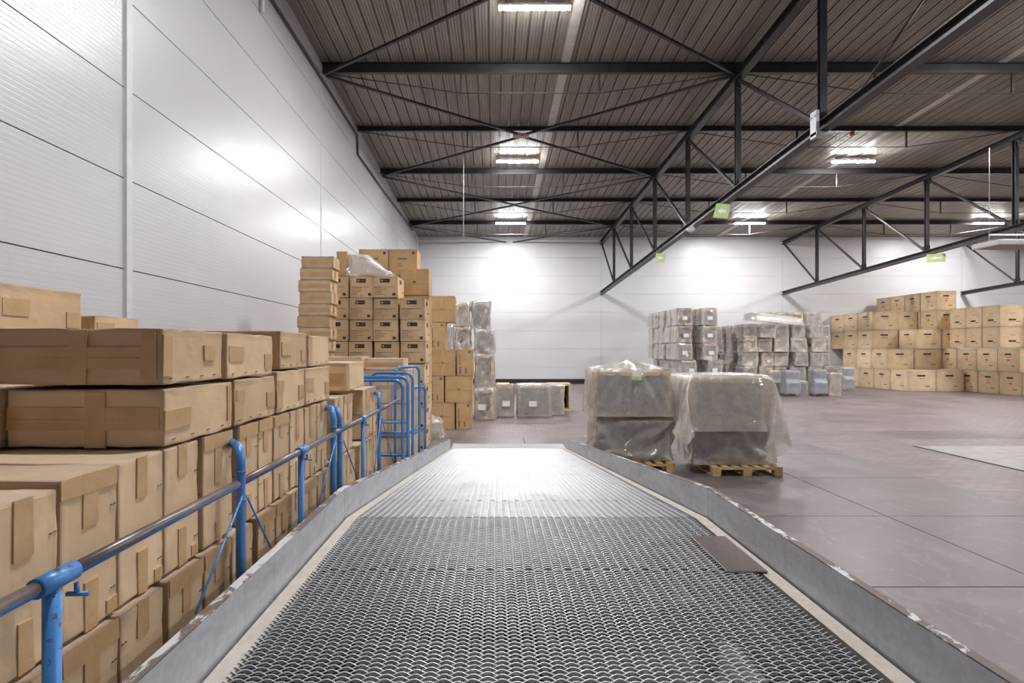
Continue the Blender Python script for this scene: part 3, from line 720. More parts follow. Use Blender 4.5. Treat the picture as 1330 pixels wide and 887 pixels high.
def logo_stack():
    # columns of printed cartons at the back of the left stack
    Yf = 10.9; P = 67.4; RH = .4205
    cols = [((421-641)/P, (452.5-641)/P, 8), ((453.7-641)/P, (484-641)/P, 8), ((485.2-641)/P, (517.5-641)/P, 8), ((520-641)/P, (552.5-641)/P, 7)]
    nm = ['leftmost','second','third','rightmost']
    rnd = random.Random(5)
    for c, (x0, x1, n) in enumerate(cols):
        for j in range(n):
            dx = rnd.uniform(-.012, .012); dy = rnd.uniform(-.02, .02)-(.0 if c < 3 else .04)
            dd = .76 if not (c == 2 and j == 7) else .70
            carton((x0+dx, x1+dx, Yf+dy, Yf+dy+dd, j*RH, (j+1)*RH-.003), 'carton with black logo label, %s logo column, %s from floor' % (nm[c], ORD[j]), 'logo cartons in the stack', 'card_logo', 1, c*9+j, marks=logo_marks,
                   tapes=[('-y', (x1-x0)/2-.03, 0, (x1-x0)/2+.03, .07)] if rnd.random() < .6 else [], rot=R(rnd.uniform(-1, 1)))
    # rear columns carrying the plain top cartons
    z = 0
    def cross(dm, r_):
        w, d, h = dm; return [('tape_strip', 'tape', [('-y', w/2-.02, 0, w/2+.02, h), ('-y', 0, h/2-.015, w, h/2+.015)])]
    def plain(x0, x1, y, z0, z1, label, seed, mk=None, d=.6, mat='card_warm'): return carton((x0, x1, y, y+d, z0, z1), label, 'plain cartons around the logo stack', mat, 1, seed, marks=mk)
    rows = [0, .615, 1.23, 1.845, 2.46, 3.075]
    for c, (x0, x1) in enumerate(((-1.95,-1.345), (-2.60,-1.97), (-3.27,-2.62))):
        for j in range(5):
            plain(x0, x1, 11.78+c*.0, rows[j], rows[j+1]-.003, 'brown carton behind the logo cartons, %s column, %s up' % (ORD[c], ORD[j]), 60+c*7+j)
    plain(-1.95, -1.345, 11.78, 3.078, 3.63, 'plain brown carton with crossed tape, right of the logo stack top', 90, cross)
    def pm(dm, r_):
        w, d, h = dm
        return [('printed_text', 'ink_soft', [('-y', w*.3, h*.6, w*.65, h*.66), ('-y', w*.3, h*.42, w*.45, h*.45), ('-y', w*.3, h*.34, w*.5, h*.37)]), ('printed_stamp', 'ink', [('-y', w*.82, h*.06, w*.92, h*.2), ('-y', w*.82, h*.8, w*.9, h*.9)])]
    plain(-2.60, -1.98, 11.85, 3.078, 3.50, 'plain carton half hidden under the printed top pair', 91)
    plain(-3.27, -2.62, 11.85, 3.078, 3.50, 'plain carton behind the plastic sheet on the logo stack', 92)
    plain(-2.82, -2.20, 11.85, 3.503, 4.05, 'printed carton, left one of the topmost pair on the stack', 93, pm)
    plain(-2.19, -1.60, 11.85, 3.503, 4.05, 'printed carton, right one of the topmost pair on the stack', 94, pm)
    plain(-3.03, -2.83, 10.92, 3.368, 3.84, 'narrow upright carton under plastic sheet beside the leaning stack', 95, None, .5)
    # leaning stack of flat cartons by the wall
    n = 17; hz = .2125
    for j in range(n):
        z0 = j*hz; f = j/(n-1.0)
        sx = -.12*(1-f) + .02*math.sin(j*2.1)
        w, d = .575, .43
        def bt(dm, r_): 
            w, d, h = dm; return [('tape_strip', 'tape', [('-y', 0, h/2-.035, w, h/2+.035), ('+x', d*.3, 0.01, d*.62, h-.01)]), ('printed_stamp', 'ink', [('+x', d*.4, h*.3, d*.5, h*.7)])]
        carton((-3.45+sx, -3.45+sx+w, 10.05+.05*f, 10.05+.05*f+d, z0, z0+hz-.002), 'flat carton in the leaning stack by left wall, %s from floor' % ORD[j], 'flat cartons in the leaning stack', 'card_logo', 1, 200+j, marks=bt, rot=R(1.5*math.sin(j*1.3)))
logo_stack()
def q_stack():
    rnd = random.Random(9)
    for i, (x0, x1) in enumerate(((-1.64,-1.085), (-2.21,-1.65))):
        for k, (y0, y1) in enumerate(((7.1,7.6), (7.61,8.25))):
            if i == 1 and k == 1: continue
            for j in range(4):
                carton((x0, x1, y0, y1, .42*j, .42*(j+1)-.003), 'carton behind blue frames, %s column, %s up' % (('right front','left front')[i] if k == 0 else 'right rear', ORD[j]), 'cartons behind the blue frames', 'card', 1, 300+i*20+k*5+j,
                       tapes=[('-y', 0, .19, x1-x0, .235), ('+x', (y1-y0)/2-.03, .27, (y1-y0)/2+.03, .417)], marks=None)
    carton((-1.62,-1.14,7.12,7.6,1.681,1.83), 'low flat carton on top behind frames, right one', 'cartons behind the blue frames', 'card', 1, 350, tapes=[('-y', 0, .05, .48, .1)])
    carton((-2.15,-1.66,7.12,7.6,1.681,1.85), 'low flat carton on top behind frames, left one', 'cartons behind the blue frames', 'card', 1, 351, tapes=[('-y', 0, .05, .49, .1)])
q_stack()
def w_stack():
    P = 53.3; X = lambda px: (px-641)/P; Y = 13.8; H = .653
    def cross(dm, r_):
        w, d, h = dm; return [('tape_strip', 'tape', [('-y', w/2-.018, 0, w/2+.018, h), ('-y', 0, h/2-.012, w, h/2+.012)])]
    def side(dm, r_):
        w, d, h = dm; return [('printed_text', 'ink_soft', [('-y', w*.15, h*.08, w*.25, h*.35), ('-y', w*.15, h*.4, w*.2, h*.8), ('-y', w*.7, h*.85, w*.85, h*.95), ('-y', w*.5, h*.1, w*.6, h*.3)])]
    L = [(558,591,0,cross,'wide cross-taped','bottom left'), (592.3,613,0,side,'narrow printed','bottom right'), (558,577,1,side,'narrow printed','second row left'), (578,614,1,cross,'wide cross-taped','second row right'),
         (558,592,2,cross,'wide cross-taped','third row left'), (593.5,615,2,side,'narrow printed','third row right'), (558,579,3,side,'narrow printed','fourth row'), (556,591,4,cross,'wide cross-taped','top')]
    for i, (a, b, r_, mk, w, pos) in enumerate(L):
        carton((X(a), X(b)-.01, Y, Y+.6, r_*H, (r_+1)*H-.003), '%s brown carton, %s of the brown stack right of logo cartons' % (w, pos), 'brown cartons right of the logo stack', 'card_warm', 1, 400+i, marks=mk)
w_stack()
def right_cartons():
    rnd = random.Random(77)
    def mk(red, low=False):
        def f(dm, r_):
            w, d, h = dm; ink = []; soft = []; rd = []
            for fc, a in (('-y', w), ('-x', d)):
                y = h*.70 if not low else h*.28
                ink.append((fc, a*.33, y, a*.62, y+h*.075)); soft.append((fc, a*.62, h*.22, a*.78, h*.26)); soft.append((fc, a*.4, h*.6, a*.6, h*.62))
                if red: rd.append((fc, a*.43, h*.45, a*.56, h*.53))
            out = [('printed_text', 'ink', ink), ('printed_small_text', 'ink_soft', soft)]
            if rd: out.append(('red_mark', 'ink_red', rd))
            return out
        return f
    cnt = [0]
    def put(x0, x1, y0, y1, z0, z1, where, red=False, low=False):
        cnt[0] += 1
        w, d, h = x1-x0, y1-y0, z1-z0
        carton((x0+.01, x1-.01, y0+.01, y1-.01, z0, z1-.004), 'big carton%s, %s, rear pile' % (' with red mark' if red else '', where), 'big cartons in the right rear pile', 'card_pale', 1, 500+cnt[0], marks=mk(red, low), rot=R(rnd.uniform(-.7, .7)))
    rowh = [0, 1.0, 2.01, 2.98, 3.93, 4.88]
    XA = 19.47
    fr = [26.6, 28.0, 29.1, 29.08]
    nmr = ['bottom row','second row','third row','fourth row','top row']
    for r_ in range(4):
        y = fr[r_]; k = 0
        while y < YB-1.195:
            put(XA, XA+1.34, y, y+1.19, rowh[r_], rowh[r_+1], '%s, left edge, %s from front' % (nmr[r_], ORD[k])); y += 1.19; k += 1
    put(XA+1.36, XA+2.66, 26.6, 27.8, 0, 1.0, 'bottom row, front, second from left'); put(XA+1.36, XA+2.7, 28.0, 29.2, 1.0, 2.01, 'second row, front, second from left')
    put(XA+1.36, XA+2.66, 27.82, 29.0, 0, 1.0, 'bottom row, hidden behind front, second from left'); put(XA+1.36, XA+2.66, 29.02, 30.2, 0, 1.0, 'bottom row, third deep, second from left')
    put(XA+1.38, XA+2.66, 27.95, 29.14, 2.01, 2.98, 'third row, front, second from left')
    put(XA+1.36, XA+2.38, 29.16, 30.3, 2.98, 3.93, 'fourth row, set back, second from left'); put(XA+1.36, XA+2.38, 29.2, 30.3, 1.0, 2.01, 'second row, hidden, second from left'); put(XA+1.38, XA+2.4, 29.2, 30.3, 2.01, 2.98, 'third row, hidden, second from left')
    XC = 21.9
    for r_ in (3, 4):
        y = 27.95; k = 0
        while y < YB-1.12:
            if not (r_ == 3 and k > 1): put(XC, XC+.98, y, y+1.1, rowh[r_], rowh[r_+1], '%s of tall tower, %s from front' % (nmr[r_], ORD[k]), True)
            y += 1.11; k += 1
    put(XC+.28, XC+1.0, 27.95, 29.1, 2.01, 2.98, 'third row, under the tall tower', True)
    put(XC, XC+.98, 29.2, 30.3, 2.01, 2.98, 'third row, hidden under the tower')
    for k, y in enumerate((30.32, 31.45)): put(XC-.1, XC+.98, y, y+1.1, 2.0, 2.98, 'third row, rear support %s from front' % ORD[k]); put(XC-.1, XC+.98, y, y+1.1, 2.98, 3.93, 'fourth row, rear support %s from front' % ORD[k]); put(XC-.1, XC+.98, y, y+1.1, 1.0, 2.0, 'second row, rear support %s from front' % ORD[k]); put(XC-.1, XC+.98, y, y+1.1, 0, 1.0, 'bottom row, rear support %s from front' % ORD[k])
    XB = 22.3
    for r_, y0, n in ((0, 22.8, 4), (1, 23.98, 4)):
        for k in range(n): put(XB, XB+1.3, y0+k*1.09, y0+(k+1)*1.09-.01, rowh[r_], rowh[r_+1]+.02*r_, '%s of the right block, %s from front' % (nmr[r_], ORD[k]), True)
    for r_, za, zb in ((2, 2.05, 2.98), (3, 2.985, 3.95)):
        for k in range(3):
            put(XB+.06, XB+1.25, 25.0+k*.92, 25.0+(k+1)*.92-.01, za, zb, '%s of the right block with low print, %s from front' % (nmr[r_], ORD[k]), low=True)
    for r_ in range(4):
        put(XB+1.32, XB+2.62, 24.3, 25.5, rowh[r_]+.02*(r_ > 1), rowh[r_+1]+.0, '%s, right block, at frame edge' % nmr[r_], r_ < 2, r_ > 1)
right_cartons()

# ------------------------------------------------------------------ crumpled plastic shapes: rows of small steps between mesh points
BAGS = {}; STEP = {}
BAGS['A'] = (76, 16, 6, 1.3, 0.9, 0.7, 0.829, [360,-250,5,8,25,0,0,33,0,0,33,0,0,33,0,0,33,0,0,33,0,0,33,0,0,33,0,-1,32,0,0,34,0,1,32,0,0,33,0,0,33,0,0,33,0,-1,33,0,-14,18,0,-30,4,0,-33,0,0,-32,0,0,-33,0,0,-33,0,0,-33,0,0,-33,0,0,-33,0,0,-33,0,0,-33,0,0,-33,0,0,-32,0,0,-34,0,0,-32,0,
0,-33,0,0,-33,0,0,-33,0,0,-33,0,0,-33,0,0,-33,0,0,-33,0,0,-25,-8,0,-8,-25,0,0,-33,0,0,-33,0,0,-33,0,0,-33,0,0,-33,0,1,-33,0,-1,-33,0,0,-32,0,0,-34,0,0,-32,0,1,-33,0,-1,-33,0,0,-33,0,1,-33,0,14,-18,0,30,-4,0,33,0,0,32,0,0,33,0,0,33,0,0,
33,0,0,33,0,0,33,0,0,33,0,0,33,0,0,33,0,0,32,0,0,34,0,0,32,0,0,33,0,0,33,0,0,33,0,0,33,0,0,33,0,0,33,0,0,33,0,0,0,-3,19,8,28,0,7,36,-1,-9,32,1,-7,32,-1,3,31,1,1,32,0,-7,33,-3,3,33,2,-6,33,-6,2,33,3,-3,34,-3,0,35,0,6,34,4,11,33,2,1,32,1,
-19,11,-1,-25,3,1,-35,3,1,-35,-5,-2,-31,8,2,-33,3,-1,-32,-6,0,-32,-3,0,-34,9,0,-34,-5,1,-32,7,-1,-33,-9,0,-34,-3,1,-33,6,1,-32,-3,-1,-32,5,0,-31,3,0,-32,-3,0,-35,1,0,-35,-6,-1,-33,4,1,-33,-2,0,-25,-6,1,-6,-28,-2,6,-36,-1,-2,-31,0,-14,
-29,0,-3,-32,-3,0,-34,1,-1,-34,-1,9,-31,4,2,-33,0,0,-33,0,3,-32,1,6,-34,-2,0,-35,0,0,-35,0,-11,-32,1,13,-19,0,30,0,0,35,6,0,37,-3,0,33,-4,0,32,-1,0,32,-3,0,34,-1,-1,32,-5,-4,33,-4,-2,34,-2,-4,33,0,0,32,0,-1,33,-1,-1,32,2,3,34,1,3,32,5,4,
33,2,1,33,2,1,37,-6,-3,36,6,1,31,2,3,-18,7,12,15,26,6,17,32,5,0,35,-1,-11,31,-1,-16,26,-5,-3,33,0,-3,34,2,2,33,0,-7,32,-6,2,34,2,3,34,0,7,32,0,17,30,5,-2,36,2,2,34,3,-16,7,-1,-22,5,2,-35,0,0,-36,0,-1,-31,12,2,-33,-2,0,-31,-6,-1,-33,-2,0,
-33,10,0,-34,-2,1,-33,5,0,-32,-12,0,-34,-4,0,-33,9,0,-33,-4,0,-31,11,-2,-31,-1,1,-33,3,1,-35,-9,-1,-34,-6,0,-34,5,1,-32,1,1,-26,-7,0,-8,-27,-2,4,-37,-2,5,-33,-1,-11,-31,-2,-14,-28,0,-5,-33,-1,-2,-34,-1,7,-33,2,12,-31,5,6,-33,-1,6,-32,0,
7,-34,-1,3,-36,-1,-4,-36,1,-17,-30,2,13,-20,0,31,2,0,34,-7,-8,37,0,3,32,-2,2,33,-1,2,33,-5,-2,30,-11,-9,34,-6,-4,35,-3,-1,34,1,0,33,4,0,33,-5,-2,31,8,-2,31,-6,4,34,1,3,34,4,4,32,11,7,35,1,0,34,1,-4,33,10,3,32,-2,1,4,11,22,-6,23,-1,18,30,
8,7,26,2,-15,30,-3,-12,29,-2,-4,32,0,2,35,1,7,33,-2,10,32,-6,2,34,1,-2,32,1,-6,30,5,9,32,2,1,36,4,5,33,4,-14,7,0,-21,7,1,-34,-5,0,-35,5,1,-32,12,0,-34,1,0,-31,-11,0,-33,1,0,-32,11,1,-34,1,0,-34,1,0,-31,-13,-1,-33,-2,0,-34,6,1,-33,0,-1,
-30,14,-1,-34,0,1,-32,-6,0,-34,-9,0,-35,-4,0,-33,4,1,-32,3,1,-25,-8,0,-9,-27,-1,10,-34,-4,-8,-34,-2,-12,-30,-3,5,-31,-2,-2,-33,-2,-8,-33,3,-7,-33,2,5,-33,-2,6,-33,1,10,-32,5,7,-33,0,-7,-34,-8,2,-35,2,-4,-30,8,17,-16,-1,29,-9,-12,33,-12,
-4,32,-8,4,33,-4,-1,32,-1,2,32,-4,-1,34,-8,-5,35,0,0,34,3,1,34,2,0,34,4,1,34,2,-2,28,12,-3,32,-7,3,33,-1,1,33,-2,7,34,8,1,34,8,2,32,12,-3,30,-4,4,31,11,-3,-1,9,22,-8,14,0,23,27,2,-9,25,5,-16,28,-4,2,33,2,7,32,-2,9,33,-3,10,33,-5,5,34,0,
0,34,2,-15,30,3,-3,31,4,6,31,4,2,34,4,4,33,4,-15,10,1,-20,8,1,-33,-7,0,-34,9,0,-34,12,2,-34,-2,-1,-31,-12,-1,-33,5,1,-32,11,1,-33,4,0,-34,-5,0,-31,-15,-2,-32,4,1,-34,1,0,-32,9,0,-32,12,-1,-34,-4,1,-32,-11,-1,-34,-4,0,-34,-4,1,-32,3,1,
-33,4,1,-25,-10,1,-10,-25,-3,10,-34,-3,-4,-35,-4,-16,-29,-1,3,-32,-3,9,-32,-3,-2,-35,-1,-10,-33,3,-5,-31,3,-7,-33,-2,4,-35,0,7,-29,2,-8,-33,-9,2,-35,1,19,-21,9,21,-6,-11,29,-12,-6,31,-16,1,29,-14,-1,26,-20,6,31,-7,1,35,1,0,36,7,-5,33,7,
-10,32,5,-4,34,3,0,35,4,1,34,4,2,31,-3,11,30,10,-7,33,1,0,34,-4,8,31,0,8,31,14,-3,32,11,-1,32,-6,7,29,5,-2,1,1,25,-13,18,-2,24,13,1,-14,27,2,4,31,-3,10,32,-5,8,33,-2,8,33,-1,5,34,0,-3,34,3,-13,32,2,-11,31,4,-5,32,5,9,30,4,8,33,3,0,33,4,
-16,13,2,-20,4,0,-33,-2,1,-33,12,1,-35,7,0,-34,-4,0,-32,-10,-1,-32,7,1,-31,11,1,-34,5,0,-32,-10,-1,-31,-14,-1,-33,6,1,-34,3,0,-30,14,-1,-33,6,1,-33,-8,0,-33,-9,-1,-34,-2,1,-33,-5,0,-32,4,1,-34,3,2,-25,-11,-1,-10,-24,-1,7,-34,-4,0,-35,-3,
-15,-29,-2,-1,-31,-3,12,-32,-3,3,-35,-2,-3,-34,-1,-11,-32,4,-3,-33,-2,-6,-32,3,-9,-28,-4,5,-31,-5,7,-34,2,21,-9,-6,22,-10,-5,29,-13,-2,27,-19,-2,26,-17,1,27,-12,6,27,-2,-6,34,6,-2,35,7,-9,35,6,-4,33,2,-1,33,1,2,34,3,3,32,-2,6,32,9,1,33,
6,-2,34,1,3,33,-2,4,34,-5,8,32,-5,5,28,15,0,33,0,3,30,2,0,0,-2,25,-14,22,-2,17,-2,-6,10,32,-4,9,32,-3,9,34,-2,5,35,1,4,34,2,-3,33,3,-13,32,3,-15,31,2,-7,33,4,-4,32,4,7,33,5,15,28,2,-3,34,6,-15,16,2,-21,2,1,-34,2,0,-32,13,0,-35,6,2,-34,
-8,-1,-31,-7,-1,-32,7,1,-32,11,1,-33,4,0,-32,-13,-1,-31,-11,-1,-33,6,1,-32,8,1,-30,15,-2,-34,0,1,-32,-11,-1,-34,-5,1,-33,-2,0,-33,-5,1,-33,4,1,-34,2,1,-25,-12,0,-9,-25,-3,0,-34,-4,5,-33,-2,-12,-31,-3,-4,-29,-2,15,-31,-3,4,-35,-3,-1,-35,
-2,-2,-33,0,-17,-29,0,-20,-26,-1,11,-29,-4,10,-33,-1,-1,-33,5,23,-14,-6,16,-16,-5,21,-20,-9,26,-20,-1,28,2,0,32,3,-3,30,-8,-2,30,15,-7,36,3,0,36,1,0,34,-4,2,30,-5,5,34,4,2,30,6,1,33,8,1,34,5,1,34,2,2,33,-9,5,32,-6,5,32,1,8,28,9,-1,33,4,
1,34,2,-2,-4,-2,24,-9,23,-2,21,-1,-5,12,31,-5,17,29,-7,5,34,0,2,35,2,-5,35,3,-5,33,4,-16,29,1,-14,32,3,-7,34,4,3,32,4,15,29,1,4,32,6,-3,33,6,-13,19,2,-23,2,2,-32,5,0,-32,13,1,-35,2,0,-33,-11,-1,-32,-3,0,-32,9,1,-31,12,1,-35,0,0,-30,-16,
-2,-32,-6,0,-33,8,1,-30,13,0,-31,8,-1,-34,-2,1,-32,-12,-1,-34,-2,1,-34,-3,0,-32,-4,1,-33,5,1,-34,-2,1,-25,-12,-1,-6,-25,-2,-4,-33,-3,4,-33,-3,-16,-28,-3,1,-32,-3,15,-29,-2,7,-35,-3,-2,-35,-2,-9,-30,-1,-21,-25,-2,-3,-31,0,16,-26,-8,0,-33,
5,4,-31,1,15,-24,-4,12,-20,-8,27,-9,-5,28,-17,-2,27,-17,-4,32,6,-1,30,12,-1,27,13,-5,35,0,1,35,3,0,34,-3,1,30,-12,5,33,-1,2,30,12,2,34,7,0,35,3,1,34,0,0,34,2,1,31,-1,4,27,-3,9,31,3,4,34,1,2,33,-1,-1,-6,-3,24,0,26,-1,24,0,-6,20,25,-9,11,
31,-4,-1,34,2,0,34,2,-8,35,2,-7,33,4,-17,28,1,-12,32,3,-3,35,5,7,31,3,18,29,1,-4,32,7,-3,34,5,-13,18,3,-22,10,1,-31,2,1,-31,13,1,-35,-2,0,-34,-10,-1,-32,-1,0,-31,11,1,-32,10,1,-35,-2,0,-29,-17,-2,-33,-2,0,-31,12,1,-30,13,-1,-33,0,0,-34,
-3,1,-33,-11,-1,-35,2,1,-32,-6,0,-32,-2,1,-32,4,1,-34,-2,1,-26,-13,0,-4,-27,-4,-7,-32,-3,3,-32,-3,-16,-28,-2,4,-30,-4,7,-32,-2,11,-33,-2,4,-34,-2,-17,-27,-2,-19,-25,-2,12,-31,-3,17,-27,-9,2,-34,-1,2,-29,5,9,-30,-4,2,-20,-2,30,-3,-4,28,
-18,-3,28,-20,-3,30,15,-2,26,21,-6,33,4,0,33,0,1,35,0,0,34,1,1,30,-14,4,31,-7,4,32,9,0,35,0,0,35,1,0,34,-3,-2,32,6,3,32,5,3,27,10,8,32,-5,5,31,5,6,34,-7,-1,-4,-1,23,9,23,-1,25,11,-7,23,17,-8,6,33,-2,-5,31,2,-4,33,1,-7,34,3,-10,32,3,-17,
28,1,-8,34,4,2,34,4,11,31,3,18,29,1,-5,33,6,-10,32,7,-13,19,2,-20,12,2,-31,5,1,-30,12,1,-35,-6,0,-35,-9,-1,-33,2,1,-30,14,0,-32,6,1,-34,-5,0,-30,-17,-2,-32,5,0,-31,15,0,-32,5,0,-33,0,0,-34,-6,0,-34,-7,0,-34,2,1,-32,-9,0,-32,2,1,-31,2,1,
-35,-3,1,-25,-13,0,-2,-28,-4,-8,-31,-3,-2,-32,-3,-13,-28,-3,7,-29,-4,15,-29,-4,1,-35,0,2,-34,-1,-18,-25,-2,-11,-27,-3,19,-26,-7,4,-33,-4,9,-33,-2,0,-31,-2,-9,-30,0,16,-12,1,29,-7,-2,29,-18,-4,29,-20,-3,24,25,-6,31,12,-2,33,5,0,32,-2,1,
34,-1,0,33,4,1,34,-6,1,32,-5,-1,30,-13,4,34,-3,1,34,0,-1,35,-2,-1,33,2,1,32,5,3,29,10,5,29,12,10,32,1,5,30,-9,1,-6,-1,23,23,14,-6,22,25,-3,24,14,-6,2,34,0,-8,28,1,-3,32,2,-10,32,2,-14,30,2,-15,30,1,-2,34,5,6,34,4,13,31,2,16,30,1,-6,33,6,
-15,30,7,-12,20,3,-20,16,2,-31,5,1,-30,10,1,-35,-8,-1,-35,-8,0,-33,6,0,-29,13,1,-33,3,1,-32,-7,0,-31,-14,-2,-31,11,0,-31,13,0,-34,-1,0,-33,0,0,-34,-8,0,-34,-1,1,-35,-2,0,-31,-8,0,-31,5,1,-32,0,1,-35,-4,1,-25,-13,0,0,-28,-4,-3,-33,-5,-11,
-29,-1,-10,-29,-3,8,-30,-4,19,-26,-5,-6,-34,0,-4,-34,-1,-13,-26,-1,-2,-27,-4,13,-25,-7,-1,-36,-4,8,-34,-2,6,-30,-1,-16,-30,-2,18,-15,-3,27,-12,-2,34,-5,2,33,-18,-3,18,28,-7,34,11,-1,33,-1,0,32,0,1,33,-3,0,34,4,1,35,-1,-1,33,-4,-1,34,-7,
0,31,-15,3,31,-11,1,34,-3,-2,34,0,0,33,4,2,31,11,6,26,18,12,31,8,5,25,-15,-1,4,-2,21,16,21,-5,30,8,-6,19,29,0,2,32,0,-12,26,0,-1,32,2,-12,30,2,-18,28,0,-6,32,4,2,34,4,6,34,4,14,31,2,14,30,1,-8,32,6,-17,28,6,-9,22,4,-22,21,3,-32,4,1,-32,
6,1,-34,-9,-1,-35,0,0,-32,4,1,-29,10,0,-32,1,0,-31,-8,0,-33,-10,-1,-30,15,0,-32,9,0,-33,-6,-1,-34,2,1,-33,-8,0,-35,2,1,-33,-5,0,-32,-5,0,-31,4,2,-32,-1,1,-35,-3,1,-24,-14,-1,0,-28,-4,-3,-33,-5,-14,-26,-1,-8,-31,-3,9,-31,-4,19,-26,-5,-13,
-32,-1,-3,-33,0,-10,-28,-1,7,-27,-6,5,-26,-6,0,-35,-4,6,-33,-2,1,-28,-1,-4,-27,-3,15,-20,-3,21,-20,-2,32,-5,2,34,-3,-2,23,20,-7,32,11,0,33,-1,0,33,-3,0,33,1,1,34,-1,-1,34,-5,-1,34,-1,0,34,0,1,34,-5,0,31,-13,2,33,-10,0,33,-6,-2,34,-2,1,
34,8,4,27,16,11,26,15,10,21,-7,-3,-6,8,23,24,13,-4,32,5,-5,16,32,0,1,33,0,-19,25,-1,3,30,4,-13,30,1,-17,25,-1,6,33,2,0,34,6,5,33,4,12,32,2,13,31,2,-5,32,5,-17,28,6,-16,19,4,-19,25,3,-33,6,2,-32,0,0,-34,-6,0,-36,2,0,-32,5,1,-31,7,0,-30,
-1,0,-30,-8,-1,-34,-5,0,-29,15,0,-33,3,-1,-33,-7,-1,-33,4,2,-34,-7,0,-33,3,1,-33,-6,0,-31,-1,0,-33,1,2,-32,-1,0,-35,-3,2,-22,-17,-1,-1,-26,-5,-3,-32,-4,-18,-24,-1,-5,-33,-3,10,-32,-4,20,-25,-5,-17,-29,0,-6,-33,-1,-5,-31,-1,15,-24,-8,-2,
-29,-4,7,-33,-5,10,-31,-6,-16,-24,-1,2,-34,-2,20,-15,-1,12,-24,-1,31,-10,1,32,11,-1,28,11,-6,30,9,0,34,-6,-2,33,0,1,34,-3,0,34,-5,-2,34,-4,-1,34,0,0,34,1,2,33,3,2,35,-1,0,33,-10,-1,34,-12,0,34,-9,0,34,-3,3,29,14,7,23,17,13,22,6,-2,5,-4,
21,22,10,-2,32,9,-4,15,33,1,-7,31,-4,-18,28,1,3,28,5,-12,30,2,-12,28,-1,9,29,1,5,33,4,6,33,5,7,33,4,12,32,2,-5,33,5,-21,25,6,-14,20,4,-18,26,3,-33,6,2,-34,-2,0,-34,1,0,-36,0,0,-32,5,1,-32,2,0,-29,0,0,-31,-4,0,-34,-5,-1,-31,11,-1,-31,1,0,
-32,-7,-2,-34,5,3,-33,-4,0,-32,1,1,-32,-5,0,-33,1,1,-33,-1,1,-33,0,1,-33,-4,1,-20,-18,-2,-3,-27,-4,-12,-27,-6,1,-31,-5,-8,-28,2,4,-34,-4,19,-23,-4,-16,-30,-1,-8,-32,-2,-2,-32,0,18,-24,-8,-3,-32,-4,-2,-32,-5,16,-28,-5,-17,-26,-3,3,-27,0,
15,-17,-3,15,-21,1,31,-7,-1,26,16,-3,33,-3,-1,29,7,-1,33,-11,-3,34,-3,-1,34,-4,-1,35,-3,0,33,-2,-1,34,-2,0,34,1,1,34,1,1,34,2,2,36,0,0,36,-4,0,34,-12,0,33,-10,0,32,0,2,27,16,4,13,21,12,8,-12,13,16,19,7,30,9,0,12,35,0,-19,22,-11,-10,32,5,
5,31,8,-10,32,1,-6,30,-1,12,24,1,8,32,3,3,33,5,6,34,5,9,34,3,-4,32,4,-20,26,7,-14,20,4,-19,25,3,-34,3,2,-34,1,0,-35,1,0,-35,2,0,-33,2,-1,-32,-4,0,-30,5,2,-32,1,0,-30,-2,-2,-33,0,-1,-31,1,0,-32,-6,-2,-34,7,3,-32,-7,-2,-31,3,4,-31,-4,-1,
-35,0,1,-35,-1,1,-33,-2,1,-32,-3,1,-19,-17,-2,-7,-25,-4,-7,-31,-7,14,-24,-9,-12,-30,4,-2,-34,-1,16,-23,-3,-13,-30,-2,-1,-32,-5,-7,-31,3,16,-27,-8,-2,-33,-5,-8,-29,-4,14,-29,-5,-10,-27,-4,2,-20,1,6,-23,-3,17,-19,-1,32,-2,1,29,19,-3,31,
-13,-1,29,8,0,32,-14,-3,35,-7,-2,35,-3,-1,33,-2,0,34,-1,-1,34,-4,-1,34,-3,0,33,0,0,36,2,1,35,2,2,36,4,2,35,-3,1,34,-8,-1,32,-9,0,29,6,3,10,27,10,13,-12,16,15,15,-3,9,25,13,9,35,2,-18,13,-11,-3,33,6,-8,32,2,-6,33,3,10,30,0,2,29,4,3,32,3,
8,33,6,2,34,0,1,36,2,1,31,3,-1,25,14,-13,21,3,-24,3,-8,-35,3,2,-34,2,-1,-34,1,1,-34,1,0,-34,3,-1,-33,2,2,-29,1,-1,-30,3,6,-31,-3,-6,-33,-2,-1,-33,1,-2,-33,1,7,-32,2,-2,-29,-4,3,-30,-4,-6,-33,-3,2,-36,-2,-1,-36,0,1,-31,1,3,-31,-8,-7,-20,
-5,10,-9,-15,1,5,-29,-14,10,-26,-1,-8,-29,4,-4,-33,-4,7,-27,1,-2,-30,-5,0,-30,-5,-11,-31,6,10,-31,-6,-4,-32,-6,-8,-28,-3,9,-30,-6,-3,-25,-3,-3,-20,1,0,-23,-5,24,-14,1,32,4,0,31,9,-2,29,-12,-2,29,6,1,31,-15,-4,36,-6,-1,35,-4,-2,33,-3,0,
34,-2,0,34,-1,-1,34,-1,0,34,-4,-1,34,-2,0,36,-1,1,36,2,1,35,4,3,32,-1,1,31,-7,-1,33,3,-1,25,12,-2,18,-16,8,10,24,4,3,30,9,-5,35,11,-23,8,-11,-2,35,7,0,33,4,2,34,4,-5,33,-1,-3,28,1,4,33,3,0,34,-4,2,35,0,1,34,1,4,28,9,10,20,20,-12,19,4,
-19,-7,-15,-35,-1,-6,-35,1,-6,-33,2,0,-34,1,5,-33,2,-4,-33,2,0,-29,6,10,-30,1,-10,-29,-2,10,-33,-4,-12,-33,-1,3,-33,3,9,-31,1,-10,-26,-2,10,-31,-6,-7,-34,-4,-1,-37,-1,-5,-34,4,13,-30,-3,-11,-27,1,1,-17,9,17,-3,-19,3,10,-21,-25,-1,-29,10,
